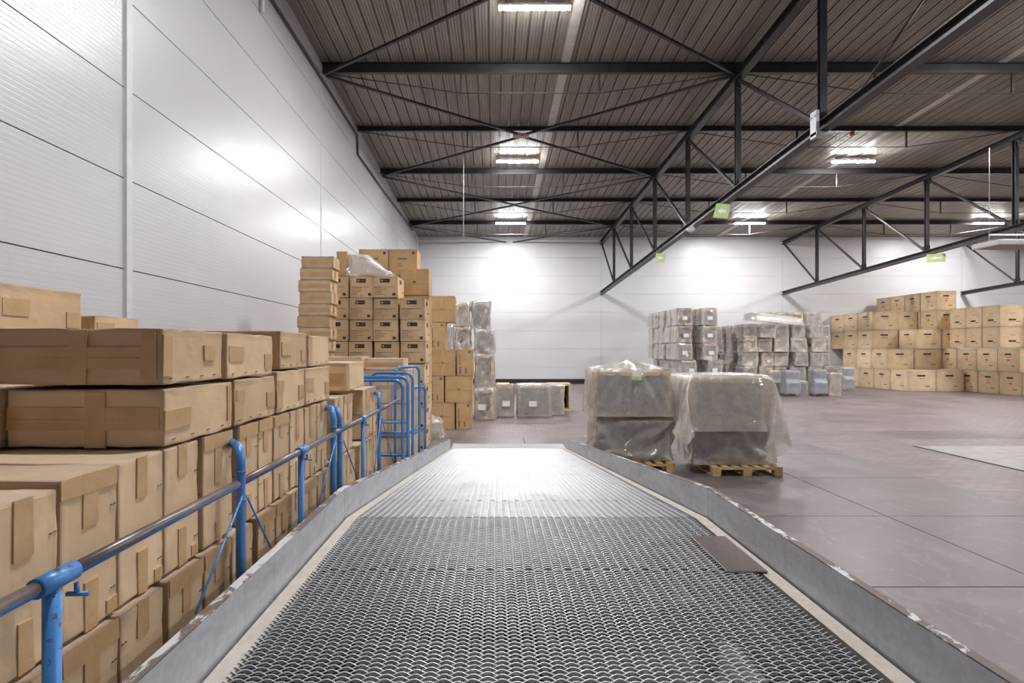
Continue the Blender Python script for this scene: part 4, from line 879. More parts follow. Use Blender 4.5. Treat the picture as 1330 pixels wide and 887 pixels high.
-2,-30,6,0,-32,-11,1,-28,6,1,-31,-4,-3,-31,-2,-15,-28,10,-6,-34,-5,1,-34,-4,5,-26,-12,3,-30,2,-7,-25,-2,-20,-20,-6,7,-22,1,29,-10,2,34,6,-1,31,1,-1,30,0,-4,25,-10,0,34,-8,-1,35,-3,-2,36,0,-1,33,-6,0,33,-6,0,35,-3,-1,34,3,0,33,1,-2,34,-6,
1,36,-6,0,35,-2,1,33,2,2,32,3,2,34,2,0,33,3,-4,34,4,-5,-62,33,24,4,21,8,-3,27,7,-3,27,8,-12,11,-12,3,26,11,-1,26,5,-1,27,2,0,27,5,-2,27,-7,-1,27,-11,-2,27,-2,3,26,10,-1,29,2,1,24,1,9,17,20,-7,11,-10,-21,-2,-13,-26,-1,-8,-28,2,-5,-26,1,5,
-28,1,-3,-28,-1,4,-28,1,3,-23,0,3,-26,0,-8,-22,2,1,-26,3,-8,-26,1,10,-26,1,8,-25,0,-14,-22,2,12,-28,1,1,-25,-3,-7,-28,-4,0,-25,-1,2,-24,3,14,-27,-3,-6,-13,6,9,-2,-16,-1,9,-18,-20,-1,-27,2,0,-25,11,-1,-24,-13,-5,-21,13,-2,-25,7,-2,-25,-7,
-2,-24,-14,-3,-28,-1,-3,-27,5,-6,-22,6,-5,-26,1,-4,-20,1,-5,-23,-9,9,-12,-11,23,-7,3,24,-3,14,27,-4,0,28,-1,-4,25,2,-10,23,-5,6,26,-6,0,27,0,-6,28,-1,-3,28,-1,-2,28,-3,0,28,-1,-1,28,-2,-3,28,-5,5,28,-2,1,26,2,-5,28,1,1,29,0,1,27,-1,1,28,
1,-6,28,2,-1,-66,37,8,3,16,6,-2,21,6,-4,19,6,-5,18,-1,2,15,14,0,20,8,-3,20,-6,-1,22,-2,-2,20,-10,0,22,-2,1,21,7,2,22,7,0,22,3,2,15,-3,5,17,4,-7,10,-9,-17,0,-10,-20,0,-4,-20,0,1,-21,0,-3,-21,-1,0,-21,-1,3,-21,1,5,-20,0,-8,-17,2,1,-19,2,
-12,-21,2,4,-19,1,12,-21,0,2,-19,0,-11,-21,2,6,-17,4,13,-19,-2,-8,-20,-1,2,-21,-3,-3,-18,3,9,-20,0,2,-13,1,7,-3,-14,-1,8,-14,-17,0,-22,-3,0,-21,5,-3,-18,3,-3,-14,10,-1,-21,-3,-1,-17,-11,-2,-21,-6,-5,-21,3,-4,-20,10,-2,-20,-2,-6,-18,4,-4,
-19,4,-3,-15,-15,8,-12,-3,17,-5,10,21,-5,1,21,-1,0,18,1,-3,20,-5,6,20,-3,0,21,-1,-5,19,3,-12,22,0,-3,23,-2,0,23,-1,-1,22,-2,0,22,-2,1,23,-3,1,21,-4,5,20,-4,5,20,4,-7,23,-1,1,21,3,-7,22,-3,3,19,1,-9,-66,36,12,2,11,7,-2,13,-1,-2,9,14,-1,
14,9,0,16,4,-1,17,4,-1,17,-2,-2,14,-9,0,15,-4,4,13,10,1,16,4,-2,17,-1,2,15,-9,0,15,-3,1,13,0,-4,7,-7,-10,-3,-10,-15,2,0,-14,-2,1,-13,-1,-4,-16,0,2,-16,0,4,-13,0,-9,-14,1,-1,-14,2,-9,-14,2,3,-14,2,10,-15,1,0,-14,0,4,-15,0,-3,-16,0,1,-13,
4,11,-10,5,8,-12,-3,-11,-15,1,7,-14,-3,-4,-12,5,9,-13,-3,3,-1,-10,2,5,-12,-10,-1,-17,-1,-2,-12,9,-2,-10,3,0,-14,-7,0,-13,-8,-2,-17,0,-5,-14,7,-5,-13,6,1,-16,-8,-2,-16,2,-4,-13,5,-3,-16,4,-2,-12,-7,6,-8,-4,13,-5,2,14,-2,3,12,0,4,16,-4,2,
14,0,-5,13,1,-2,13,4,-10,15,1,-7,17,-1,-1,17,-2,3,16,-4,3,16,-5,4,11,-11,7,15,-6,5,17,-2,4,16,4,0,17,3,-3,17,2,-3,16,3,-5,16,2,-6,12,0,-12,-68,34,3,4,8,6,0,10,-1,1,11,4,0,10,6,-2,9,6,0,10,1,0,9,-2,-2,9,1,4,7,-6,0,9,-2,5,5,-7,-1,10,1,-1,
9,4,0,10,0,0,9,1,-1,3,-6,-5,1,-6,-10,0,-1,-9,-1,-2,-9,1,-1,-11,2,0,-8,-3,3,-10,2,-4,-11,3,-2,-9,2,2,-10,1,3,-1,2,9,-10,2,2,-10,0,1,-9,-2,0,-9,3,4,-4,6,8,-7,2,4,-7,1,3,-10,-2,-2,-10,-1,3,-8,-1,1,-8,0,2,1,-8,2,1,-9,1,-1,-6,3,-2,-8,2,1,-9,
-5,-2,-8,-1,-2,-9,1,-2,-9,2,-3,-11,1,-2,-8,1,-2,-9,-1,0,-10,0,-1,-11,1,-1,-10,2,-2,-8,-5,3,-5,-1,9,-3,-3,8,0,3,9,-2,1,9,0,-1,9,-1,-1,9,0,-1,9,-1,-1,8,0,-4,7,-5,5,8,-3,2,9,-2,-1,8,-4,2,9,-3,-3,10,-1,-6,9,0,-6,11,-2,0,9,1,-4,8,1,-4,11,2,
-3,10,2,0,8,1,-4,-60,42,12,4,6,4,-2,1,-6,1,6,0,1,5,1,-1,0,-7,2,7,3,2,2,-5,2,0,-4,2,5,-1,2,3,-4,3,4,0,3,6,2,-2,5,-1,1,5,6,0,0,-8,-4,4,0,-3,1,-1,-2,-1,-2,-7,0,3,-4,0,0,-6,2,3,-9,-4,6,-5,4,3,1,1,5,3,5,4,-5,-3,1,-4,0,4,1,3,5,1,4,4,-7,-5,-3,
-5,2,3,3,7,6,-6,-3,1,-3,2,3,-5,0,1,-5,-2,-5,0,3,10,-6,-5,-10,1,-5,6,0,-2,4,1,-4,2,-3,-6,-7,-1,-2,7,1,-5,-7,-3,-2,8,3,-6,-2,-4,-5,-6,0,-1,7,0,-3,-2,-3,-6,-1,0,-4,3,0,-2,-1,-1,-2,-8,0,-7,5,8,0,-1,2,-3,5,6,1,-4,1,1,-6,5,0,4,5,0,2,1,-1,-9,5,
0,5,5,-4,0,-1,-1,10,5,-1,-3,1,-3,-6,4,-2,6,7,-3,-3,-4,2,-7,4,1,-1,8,1,0,-7,-1,-9,9,2,1,0,3,-1,3,-1,-6,])
BAGS['B'] = (76, 16, 6, 1.33, 0.92, 0.64, 0.674, [375,-260,5,7,27,0,0,34,0,0,34,0,0,34,0,0,34,0,0,35,0,0,34,0,0,34,0,1,34,0,0,34,0,-1,35,0,0,34,0,0,34,0,0,34,0,0,35,0,-15,18,0,-31,4,0,-34,0,0,-34,0,0,-35,0,0,-34,0,0,-34,0,0,-34,0,0,-34,0,0,-35,0,0,-34,0,0,-34,0,0,-34,0,0,-34,0,0,-35,0,
0,-34,0,0,-34,0,0,-34,0,0,-35,0,0,-34,0,0,-34,0,0,-34,0,0,-27,-8,0,-7,-27,0,0,-34,0,0,-34,0,0,-34,0,0,-34,0,0,-35,0,-1,-34,0,1,-34,0,0,-34,0,0,-34,0,0,-35,0,-1,-34,0,1,-34,0,0,-34,0,0,-35,0,15,-18,0,31,-4,0,34,0,0,34,0,0,35,0,0,34,0,0,
34,0,0,34,0,0,34,0,0,35,0,0,34,0,0,34,0,0,34,0,0,34,0,0,35,0,0,34,0,0,34,0,0,34,0,0,35,0,0,34,0,0,34,0,0,34,0,0,-3,3,17,13,25,0,-3,32,1,-2,33,-1,-3,35,0,2,36,0,-4,35,-1,9,33,2,1,35,-1,-9,34,2,0,36,-1,4,32,-1,-5,32,0,-1,34,-1,3,35,0,0,31,
1,-12,20,1,-29,9,0,-33,-7,-1,-35,7,1,-35,-10,-2,-34,4,1,-34,-5,-1,-35,-3,-3,-36,4,3,-34,1,2,-33,1,-1,-32,11,0,-34,-3,0,-34,5,-1,-34,-1,1,-35,-2,0,-35,-3,0,-35,-5,0,-35,0,0,-30,10,-1,-34,1,0,-35,-8,1,-28,-5,1,-4,-29,-1,-6,-35,1,7,-33,-1,
-1,-36,1,-2,-35,0,2,-34,-1,-3,-32,1,-4,-33,0,2,-33,1,-2,-34,-1,3,-35,0,2,-36,-1,0,-34,1,3,-33,-1,-5,-34,1,16,-18,-1,27,-5,2,32,-3,0,37,1,-1,38,-4,-2,35,-5,-2,32,8,4,33,6,0,35,0,0,33,-11,-2,36,2,1,34,-6,-2,34,0,-1,36,1,-1,33,-1,1,34,3,2,
35,-2,-1,34,9,3,36,2,0,34,0,-1,34,2,1,31,2,-1,-6,7,23,20,20,-1,1,30,2,-7,34,-1,-11,34,-2,0,36,0,2,36,0,9,34,1,7,34,1,-11,34,0,-6,34,-1,6,32,1,-10,31,-2,0,35,0,5,34,1,5,31,0,-14,19,2,-28,5,-2,-32,2,1,-34,2,1,-34,-9,-2,-35,-3,0,-34,-7,-3,
-36,-2,-2,-35,-1,0,-35,5,2,-32,10,2,-30,17,1,-34,5,-3,-36,0,2,-33,-6,1,-35,-3,1,-34,-9,-1,-36,-3,1,-34,6,0,-30,13,-2,-35,-3,1,-31,-17,-2,-28,1,3,-4,-30,0,-7,-33,1,10,-34,-2,-1,-36,1,-3,-35,1,-3,-34,0,-4,-31,0,-4,-33,0,5,-34,1,-5,-33,-1,
6,-34,0,4,-37,-1,0,-32,1,0,-34,0,-6,-33,0,21,-13,-3,28,-5,-2,28,-12,6,36,4,-1,36,-12,-3,35,-6,-2,32,10,4,33,9,1,35,4,0,34,-14,-1,36,-5,-1,33,-8,-4,35,-2,-2,34,7,1,35,-5,0,34,1,1,35,3,1,34,11,4,35,6,1,34,3,0,32,11,-2,32,-4,1,-5,6,21,21,
17,0,-3,25,-1,-8,34,-1,4,35,-1,-5,36,3,0,37,1,6,34,0,10,35,1,-7,34,-1,-6,33,0,-3,30,-1,-7,33,0,-1,35,0,3,34,0,13,31,1,-18,15,1,-27,3,-2,-31,8,2,-33,-9,-2,-34,-6,-1,-35,-8,-2,-36,-4,-1,-35,2,0,-35,-2,-1,-35,6,0,-33,12,2,-32,16,0,-30,6,-1,
-34,-2,3,-35,-3,1,-35,-5,1,-34,-8,0,-35,0,1,-31,15,-2,-33,7,0,-31,-16,-2,-32,-12,-1,-28,5,5,-3,-29,0,-10,-33,1,12,-32,-2,0,-36,0,-3,-36,1,-7,-34,1,-6,-31,1,-6,-33,0,6,-34,0,-3,-32,-1,10,-35,0,4,-36,-1,-1,-33,0,-1,-34,1,-6,-33,0,22,-9,-3,
30,-1,-5,29,-11,3,31,-7,5,35,-14,-3,35,-6,-2,33,3,0,33,8,1,34,12,4,34,-12,-2,34,-13,-3,34,-8,-3,36,-1,-2,32,11,1,35,-7,0,35,3,2,36,3,1,35,5,1,34,10,3,32,10,1,31,15,-2,33,-5,1,-3,5,22,23,10,1,-6,26,-1,-1,35,-1,6,36,-2,1,36,1,-5,36,2,-2,
35,2,7,34,1,-1,34,0,-2,34,-1,-1,33,-2,-14,31,1,-5,35,0,4,34,0,16,30,0,-14,15,0,-31,3,-2,-32,-2,1,-33,-6,0,-32,-7,-4,-36,1,0,-37,-1,0,-35,0,0,-33,0,-1,-33,9,-2,-30,18,-1,-34,11,2,-33,-6,3,-34,-9,-2,-35,0,1,-35,-4,3,-34,-3,2,-31,9,-2,-31,
14,-1,-34,-8,1,-29,-21,-5,-34,2,4,-27,4,5,-3,-30,-1,-12,-31,2,13,-33,-2,1,-36,0,-5,-35,1,-14,-32,1,-1,-34,1,-8,-33,0,5,-34,0,0,-33,0,12,-35,-1,6,-35,-1,-1,-33,0,-3,-34,1,-5,-34,0,21,-9,-3,32,5,-6,32,-3,-3,28,-18,9,34,-10,-2,34,-11,-2,33,
-7,0,33,6,0,33,13,5,35,-1,-1,33,-13,-2,34,-7,-3,36,-6,-2,30,13,2,34,0,-1,35,4,-1,35,2,1,34,7,2,32,13,-1,33,6,1,34,1,1,32,-2,2,0,-3,23,21,10,1,-7,29,-1,6,35,-1,8,37,-3,-4,37,0,3,35,2,-5,34,2,-1,35,2,8,34,-1,-1,35,-1,-8,33,-1,-8,35,0,-14,
32,2,5,33,0,16,30,1,-12,18,-2,-31,-6,-2,-34,7,-1,-33,-7,1,-33,-6,-2,-34,3,-1,-37,1,-1,-35,3,-1,-34,-4,1,-33,-1,-1,-27,24,-1,-34,5,1,-33,-11,2,-35,4,-1,-34,-6,1,-34,-10,1,-32,6,1,-30,16,-2,-36,2,3,-30,-19,-4,-31,-14,-1,-33,11,5,-26,0,4,
-3,-29,0,-13,-30,2,12,-32,-2,1,-36,0,-9,-36,1,-13,-31,1,-1,-35,1,-9,-33,0,6,-35,0,1,-34,0,11,-35,-1,11,-34,-2,-2,-34,1,-4,-35,1,-4,-34,1,20,-8,-4,32,9,-6,34,0,-4,33,-6,-2,30,-17,7,34,-11,-3,30,-15,3,33,-6,0,32,11,4,34,1,-1,35,-3,-1,32,
-13,-4,32,0,-2,33,12,3,35,0,-1,34,-6,-2,32,13,2,34,11,1,34,0,-1,33,4,1,34,7,3,28,3,0,1,-5,23,18,13,1,-4,32,0,6,36,-2,9,36,-2,-6,36,-1,-3,36,1,6,34,1,2,35,1,3,34,2,-5,34,-1,-8,34,-1,-6,36,-1,-11,32,3,0,34,0,17,30,1,-12,19,-1,-31,-9,-2,
-35,7,-3,-35,4,-2,-31,-13,1,-34,-3,0,-36,6,-2,-35,3,0,-34,0,-1,-32,-7,1,-27,25,-1,-33,-1,1,-34,-3,0,-33,-8,-2,-33,-11,0,-33,1,3,-30,18,-2,-35,6,3,-34,-9,1,-29,-21,-6,-34,-2,3,-31,17,4,-26,-4,6,-2,-30,-1,-15,-30,2,13,-33,-2,-1,-36,0,-13,
-34,1,-12,-32,1,-1,-34,1,-7,-35,0,3,-35,1,5,-34,-1,11,-35,-1,12,-35,-2,-1,-34,1,-5,-35,1,-3,-35,1,19,-7,-4,31,13,-6,35,-2,-4,35,-1,-4,33,-11,1,32,-17,4,30,-14,0,30,-10,3,33,-2,0,32,11,3,33,-10,-2,34,-9,-2,31,2,-2,34,5,-1,32,-4,0,33,3,0,
33,15,3,35,4,0,34,-1,-2,32,8,2,35,1,1,28,12,3,0,3,23,18,10,0,2,34,-1,2,37,0,9,35,-2,-10,35,0,1,35,0,1,34,0,6,34,0,-1,35,2,-2,35,1,-9,34,-1,1,36,-2,-13,31,3,-3,35,2,16,32,1,-11,20,-2,-30,-11,-2,-36,8,-3,-35,7,-2,-32,-15,2,-34,-7,-1,-36,4,
-2,-35,3,0,-34,5,-1,-32,-8,1,-26,25,-1,-33,-2,1,-36,-2,-1,-29,-14,-4,-32,-10,2,-31,14,0,-33,11,2,-36,0,3,-29,-19,-5,-32,-15,-1,-34,9,4,-29,16,3,-26,-8,6,-6,-29,1,-14,-30,1,13,-33,-2,-4,-36,1,-15,-32,1,-9,-33,1,2,-36,-1,-9,-33,2,2,-36,0,
7,-34,-1,12,-34,-1,12,-35,-2,-1,-35,1,-5,-35,1,-2,-35,1,18,-7,-4,30,14,-5,35,-1,-5,34,-6,-5,37,2,-2,32,-14,2,31,-16,1,28,-17,4,30,-7,3,34,2,1,33,3,0,32,-13,-3,32,-2,-1,30,13,-2,30,-10,0,34,7,2,35,4,0,35,7,0,33,8,-1,33,4,3,35,-2,2,29,15,
3,-1,2,23,21,9,-1,8,35,-1,-1,37,0,6,36,-1,-12,33,0,3,34,-1,5,34,0,1,35,1,2,34,0,-11,33,1,4,36,-1,1,35,0,-15,32,3,-8,35,2,14,34,1,-11,20,-2,-28,-12,-1,-37,7,-3,-34,11,-3,-33,-14,1,-34,-9,0,-36,5,-2,-35,-4,-1,-34,10,0,-31,-7,2,-27,23,-2,
-34,3,0,-30,-11,-4,-28,-20,-2,-31,6,1,-33,12,2,-36,7,3,-34,-10,0,-27,-23,-7,-34,-4,3,-31,17,3,-30,12,5,-24,-13,5,-11,-27,1,-13,-31,2,12,-33,-1,-7,-34,0,-16,-31,1,-5,-34,0,4,-36,0,-11,-33,2,4,-35,0,10,-34,-2,6,-35,0,12,-34,-2,1,-35,1,-5,
-35,1,-1,-35,0,18,-8,-3,27,16,-6,35,-1,-4,34,-9,-5,37,4,-3,36,-2,-2,31,-15,1,29,-20,4,27,-20,4,31,2,4,35,4,0,32,-9,-2,28,-1,-3,31,8,-1,29,-14,0,34,3,1,34,10,0,35,11,1,34,12,-1,33,-7,3,36,5,3,30,13,3,0,-1,23,23,12,0,7,36,-1,4,36,-1,1,35,
-1,-12,33,0,5,33,-1,6,34,0,0,34,1,0,35,0,-10,33,1,4,36,-1,4,34,-1,-13,31,3,-13,35,3,8,36,1,-9,20,-1,-28,-10,-3,-34,11,-3,-36,8,-2,-34,-10,0,-33,-12,1,-35,5,-2,-35,-6,0,-34,10,0,-31,-7,1,-27,23,-2,-33,4,-1,-24,-24,-7,-30,-9,0,-34,5,3,-32,
14,2,-36,2,3,-30,-19,-5,-29,-16,-3,-34,3,4,-28,20,2,-31,7,5,-23,-17,4,-16,-24,3,-13,-32,3,11,-32,-2,-10,-32,0,-15,-31,1,4,-34,-1,0,-36,0,-12,-33,3,9,-35,-2,8,-33,-1,3,-35,0,10,-35,0,2,-36,0,-4,-34,1,1,-34,0,18,-12,-4,24,18,-5,33,0,-4,35,
-8,-4,36,-2,-4,36,7,-3,33,-11,1,28,-20,3,26,-23,6,32,-8,2,33,5,1,34,-3,-1,25,2,-3,31,1,0,30,-13,-1,34,-1,0,35,10,0,33,17,1,35,12,0,33,-10,3,36,6,3,31,11,3,0,-1,23,23,14,0,8,37,-1,3,35,-1,2,34,0,-12,32,-1,-2,35,-2,13,32,1,2,35,1,-2,35,0,
-9,33,1,6,36,-1,5,33,-1,-10,31,3,-15,33,3,-4,38,0,-6,21,0,-29,-9,-3,-31,13,-3,-37,2,-2,-34,-2,0,-32,-13,1,-34,4,-2,-35,-9,0,-35,13,0,-30,-8,1,-28,23,-1,-31,-3,-3,-21,-27,-8,-31,5,0,-34,2,4,-33,12,3,-35,-8,1,-26,-22,-8,-32,-1,2,-32,1,4,
-27,24,1,-32,1,5,-23,-17,5,-20,-23,3,-11,-32,2,8,-32,-1,-13,-31,0,-10,-32,1,7,-34,-2,-2,-35,1,-11,-34,3,12,-34,-3,3,-34,0,5,-34,0,8,-36,-1,2,-36,1,-4,-34,1,3,-34,-1,19,-13,-4,20,17,-4,33,1,-4,36,-2,-5,36,-11,-4,34,10,-1,33,-2,-1,30,-18,
2,24,-26,7,32,-7,1,34,-8,2,34,2,1,24,7,-4,29,-5,0,32,-13,0,34,0,0,34,10,0,36,11,-1,32,19,2,32,-11,3,36,4,3,32,12,2,0,-2,23,23,17,0,7,37,0,4,33,-1,2,34,-1,-7,34,-1,-9,33,-1,15,32,1,4,35,0,-2,36,0,-8,34,1,7,35,-1,0,33,-1,-3,30,2,-15,33,3,
-9,38,1,-11,19,0,-30,-5,-3,-29,17,-4,-37,-5,-1,-33,3,0,-32,-13,1,-33,5,-2,-34,-12,1,-35,14,-1,-30,-7,1,-28,21,-1,-28,-13,-5,-23,-23,-7,-29,12,1,-35,2,4,-33,8,3,-29,-19,-6,-30,-15,-2,-33,7,2,-30,2,4,-26,25,1,-36,-2,6,-24,-16,5,-20,-21,3,
-7,-34,2,3,-33,-1,-14,-31,1,-5,-33,0,9,-33,-2,-4,-36,1,-8,-34,2,11,-33,-3,-1,-34,1,9,-35,-1,5,-37,1,1,-36,0,-4,-34,1,6,-33,-1,20,-15,-5,16,17,-2,33,2,-5,37,2,-5,35,-15,-4,32,9,-1,34,5,-2,32,-14,2,22,-28,7,32,-8,1,33,-10,2,34,-2,2,26,11,
-5,25,-12,1,34,-1,-3,35,-3,2,35,3,1,33,14,-2,30,18,3,33,-10,2,37,2,4,29,13,2,0,-3,21,22,22,2,9,35,0,1,34,-2,0,33,0,-4,34,-1,-11,32,-1,15,33,1,4,35,1,0,36,0,-5,35,0,3,35,-1,-2,33,-2,3,31,0,-10,32,6,-14,36,1,-16,18,0,-32,-3,-4,-28,18,-3,
-36,-8,-1,-32,8,0,-32,-12,1,-33,3,-2,-33,-13,1,-34,15,-1,-29,-7,2,-30,18,-2,-21,-21,-8,-30,-17,-4,-25,17,1,-35,3,4,-33,-2,1,-27,-23,-7,-34,-1,1,-31,6,3,-34,1,3,-23,25,1,-35,-3,6,-27,-11,5,-19,-23,3,-2,-35,1,-4,-33,0,-9,-32,0,-4,-33,1,10,
-34,-3,-3,-37,0,-8,-33,4,11,-32,-3,-4,-35,1,10,-35,-1,1,-37,1,2,-37,0,-4,-35,1,10,-32,-1,19,-16,-5,13,17,-2,35,3,-5,37,4,-5,35,-15,-4,31,2,-2,31,10,-1,34,-5,0,22,-28,7,30,-13,3,34,-4,0,33,-10,3,28,15,-4,25,-12,1,34,6,-5,33,-6,3,35,-1,2,
31,15,-2,28,9,2,35,-4,3,35,6,2,32,7,4,-3,3,23,18,25,0,2,30,-6,4,33,1,1,33,3,-6,33,-3,-1,33,3,12,32,1,1,37,-1,-2,36,-1,4,35,3,-3,34,-3,-7,33,-5,3,28,2,0,34,8,-14,35,2,-18,18,0,-31,-1,-4,-27,19,-2,-35,-9,-2,-33,11,0,-32,-12,1,-32,-5,-4,
-32,0,1,-34,8,2,-30,-8,0,-31,11,-3,-17,-20,-7,-33,-11,-2,-22,17,0,-35,3,4,-30,-14,-3,-29,-13,-4,-34,4,2,-31,5,2,-35,3,3,-23,21,2,-35,-2,6,-27,-9,4,-18,-24,4,-4,-36,1,-4,-35,1,-1,-32,-2,-5,-31,1,6,-35,-2,-2,-37,0,-5,-33,3,8,-32,-3,-6,-34,
2,9,-36,-1,-1,-37,1,0,-36,1,0,-36,0,17,-27,-4,18,-20,-4,9,14,0,35,5,-5,39,4,-6,32,-13,-3,30,-3,-2,30,10,-1,34,3,0,25,-23,6,26,-20,4,36,3,-3,32,-11,5,29,11,-3,24,-10,0,34,10,-7,34,-4,1,32,-3,3,31,9,1,26,5,2,35,-2,4,33,12,1,33,1,4,-9,8,19,
18,23,1,-2,27,-10,0,30,1,3,32,4,-4,33,-2,9,31,3,1,36,-2,0,36,1,1,35,1,-1,35,-1,-3,34,-2,-6,34,-5,7,27,6,4,33,10,-9,35,3,-18,19,0,-30,-1,-4,-25,13,-5,-35,-2,1,-34,3,-2,-34,-2,1,-30,-14,-2,-31,3,0,-34,6,1,-33,2,-1,-28,-2,-2,-18,-17,-11,
-24,-5,-1,-28,14,4,-35,0,5,-24,-18,-9,-32,1,0,-34,-3,3,-33,5,2,-35,2,2,-24,26,5,-34,-3,5,-23,-12,2,-17,-22,4,-7,-36,2,-4,-35,-1,1,-32,0,-4,-30,0,-1,-34,-2,3,-37,1,-1,-33,0,2,-32,0,-1,-35,0,2,-35,2,0,-36,0,2,-35,0,3,-36,1,14,-31,-5,13,
-22,-3,15,17,0,35,5,-7,37,-5,-4,30,-3,-2,30,-7,-2,29,11,-2,34,4,0,26,-14,5,28,-12,-3,32,-3,4,32,-8,1,28,6,-2,28,-8,0,30,11,-6,35,3,-3,33,-3,2,29,-4,9,28,13,-2,31,3,-3,30,0,11,34,0,5,-4,4,23,10,28,-4,-9,13,-19,4,33,8,1,34,4,0,34,0,-1,32,
-10,1,35,-3,5,34,9,1,35,2,0,34,1,-3,34,-1,-7,34,-7,13,27,12,6,33,11,-4,34,5,-16,20,0,-30,0,-4,-25,7,-6,-29,-1,-11,-35,-1,9,-35,-7,-2,-30,-5,2,-32,1,0,-35,1,-2,-33,4,1,-31,-5,-5,-1,-12,-16,-33,2,7,-32,0,-2,-32,5,10,-24,-13,-8,-31,-1,-1,
-33,2,4,-34,1,-1,-33,8,3,-29,18,4,-30,4,9,-26,-9,2,-5,-29,-6,-3,-34,4,0,-34,-6,-7,-30,5,-3,-30,-1,3,-34,-2,0,-35,2,3,-33,-5,0,-34,2,-2,-34,2,0,-35,-1,4,-34,2,4,-33,-3,0,-36,2,-4,-34,2,16,-20,3,25,10,-7,26,18,-5,36,-5,-6,29,-6,1,28,-8,1,
31,9,-3,32,-2,2,31,-1,2,27,-3,-10,29,-10,11,34,-2,-5,22,-3,0,30,3,-7,33,4,-3,31,7,-2,33,-6,8,32,-8,10,30,13,-6,28,9,-5,30,-3,7,29,-4,15,-2,4,23,3,28,-8,-17,7,-22,-1,35,-2,1,34,2,1,33,1,1,35,-3,2,35,-1,3,34,1,3,32,11,-2,33,-9,-4,34,4,-1,
32,-3,18,27,18,4,34,11,0,33,7,-13,21,0,-29,8,-4,-32,0,-12,-20,-21,-21,-35,3,4,-31,-1,17,-32,-2,0,-34,-2,1,-33,-2,-4,-33,2,-6,-33,-3,1,5,-11,-16,-35,-1,4,-33,-1,0,-28,5,-1,-28,-3,6,-28,-2,1,-34,-3,-1,-35,-1,-7,-28,19,7,-29,17,9,-32,3,11,
-24,-11,2,3,-25,-15,4,-32,-1,-1,-34,-3,-5,-31,3,-3,-29,-4,-1,-29,-7,2,-34,12,4,-35,-7,-1,-35,-1,-2,-35,7,2,-32,-10,3,-33,1,4,-33,6,-1,-34,-5,-14,-29,18,11,-20,6,27,8,-11,28,19,-13,28,5,-1,30,-7,-2,27,-9,5,35,-6,2,31,12,-10,28,-4,12,29,2,
-14,28,-12,13,34,2,-7,21,-3,0,26,3,-10,34,-7,7,34,8,-5,26,-7,10,35,2,1,32,6,2,26,10,-4,30,4,-4,26,-9,21,-67,36,-8,1,23,-1,-12,8,-19,0,29,3,0,29,3,0,29,-5,1,29,3,1,29,0,-1,27,5,1,29,-4,1,28,-8,3,22,14,3,26,11,3,28,-5,4,29,-6,2,29,3,-10,
14,8,-25,3,0,-23,-5,-11,-24,0,-10,-25,-2,2,-23,-1,10,-23,-6,4,-27,-4,10,-26,1,-1,-25,-3,-3,-20,-3,10,4,-9,-14,-28,1,2,-27,-2,-2,-16,4,-11,-25,-2,-1,-26,3,9,-28,-3,-2,-27,-2,-1,-17,18,11,-28,4,8,-25,4,-5,-22,-4,7,0,-16,-16,1,-28,-8,1,-29,
6,0,-28,6,1,-27,-7,1,-23,-12,-2,-26,13,0,-28,-2,1,-27,-4,0,-29,6,1,-26,-6,-2,-28,3,-1,-29,4,0,-26,-3,-6,-26,13,9,-13,8,25,1,-8,17,16,-12,26,3,-13,26,-3,9,24,-3,14,26,-2,-4,27,2,-9,22,1,-6,23,1,10,18,-7,12,28,0,-8,14,-7,4,19,0,-7,20,-9,
-3,24,2,-3,20,-3,-3,27,6,-3,23,1,5,27,6,7,22,-6,-16,27,3,11,-69,36,-20,0,15,9,-6,17,0,0,23,-6,-1,21,-1,0,23,1,0,23,-3,0,23,0,1,22,5,0,22,-5,0,23,0,3,19,13,3,21,5,3,22,-7,2,23,0,4,22,3,-8,11,0,-18,1,-4,-20,0,-7,-19,-1,0,-17,-2,1,-17,-1,2,
-23,0,2,-22,-2,2,-14,-6,14,-7,-4,19,-10,-3,10,-7,-11,-15,-15,0,-1,-21,0,-1,-8,3,-19,-18,3,4,-21,1,9,-21,-3,-9,-18,5,4,-19,7,12,-23,1,1,-18,6,-10,-18,-5,6,-1,-13,-14,2,-20,-4,0,-23,8,0,-23,4,1,-22,-8,1,-19,-10,-2,-18,14,0,-18,-5,0,-22,3,
1,-23,2,-1,-22,-1,-2,-21,7,-1,-23,3,1,-22,-6,-5,-19,10,8,-11,5,19,0,-8,17,8,-12,20,2,-7,19,-1,5,19,0,10,16,4,-14,18,2,-10,19,-2,8,8,-2,20,22,-3,4,20,0,-5,7,-11,13,17,-8,2,16,0,-15,2,-4,-19,13,-3,-10,21,5,4,21,2,-9,21,3,7,19,2,3,20,-1,-9,
-70,36,-3,1,14,1,-2,17,4,-2,15,1,-1,17,-2,0,14,0,0,17,-3,1,18,2,1,17,1,0,16,4,0,18,3,2,15,9,2,16,-3,2,18,-1,3,17,3,4,16,-8,-7,9,1,-11,-2,-7,-16,2,-1,-15,2,1,-14,2,2,-13,0,11,-6,-8,10,-14,-7,-3,0,-4,14,1,-3,15,2,-4,7,-14,-7,-2,-10,-3,-6,
-13,0,-9,-5,2,-17,-14,3,4,-12,3,10,-11,5,-8,-15,3,9,-18,-1,3,-17,0,0,-11,7,-11,-12,-4,1,-2,-9,-11,0,-17,-2,0,-15,9,1,-17,-1,1,-15,-7,-1,-16,0,-1,-12,10,0,-12,-6,-1,-13,12,-1,-16,-1,-1,-15,7,-1,-18,2,0,-17,4,0,-17,-7,-3,-15,5,7,-9,-2,16,
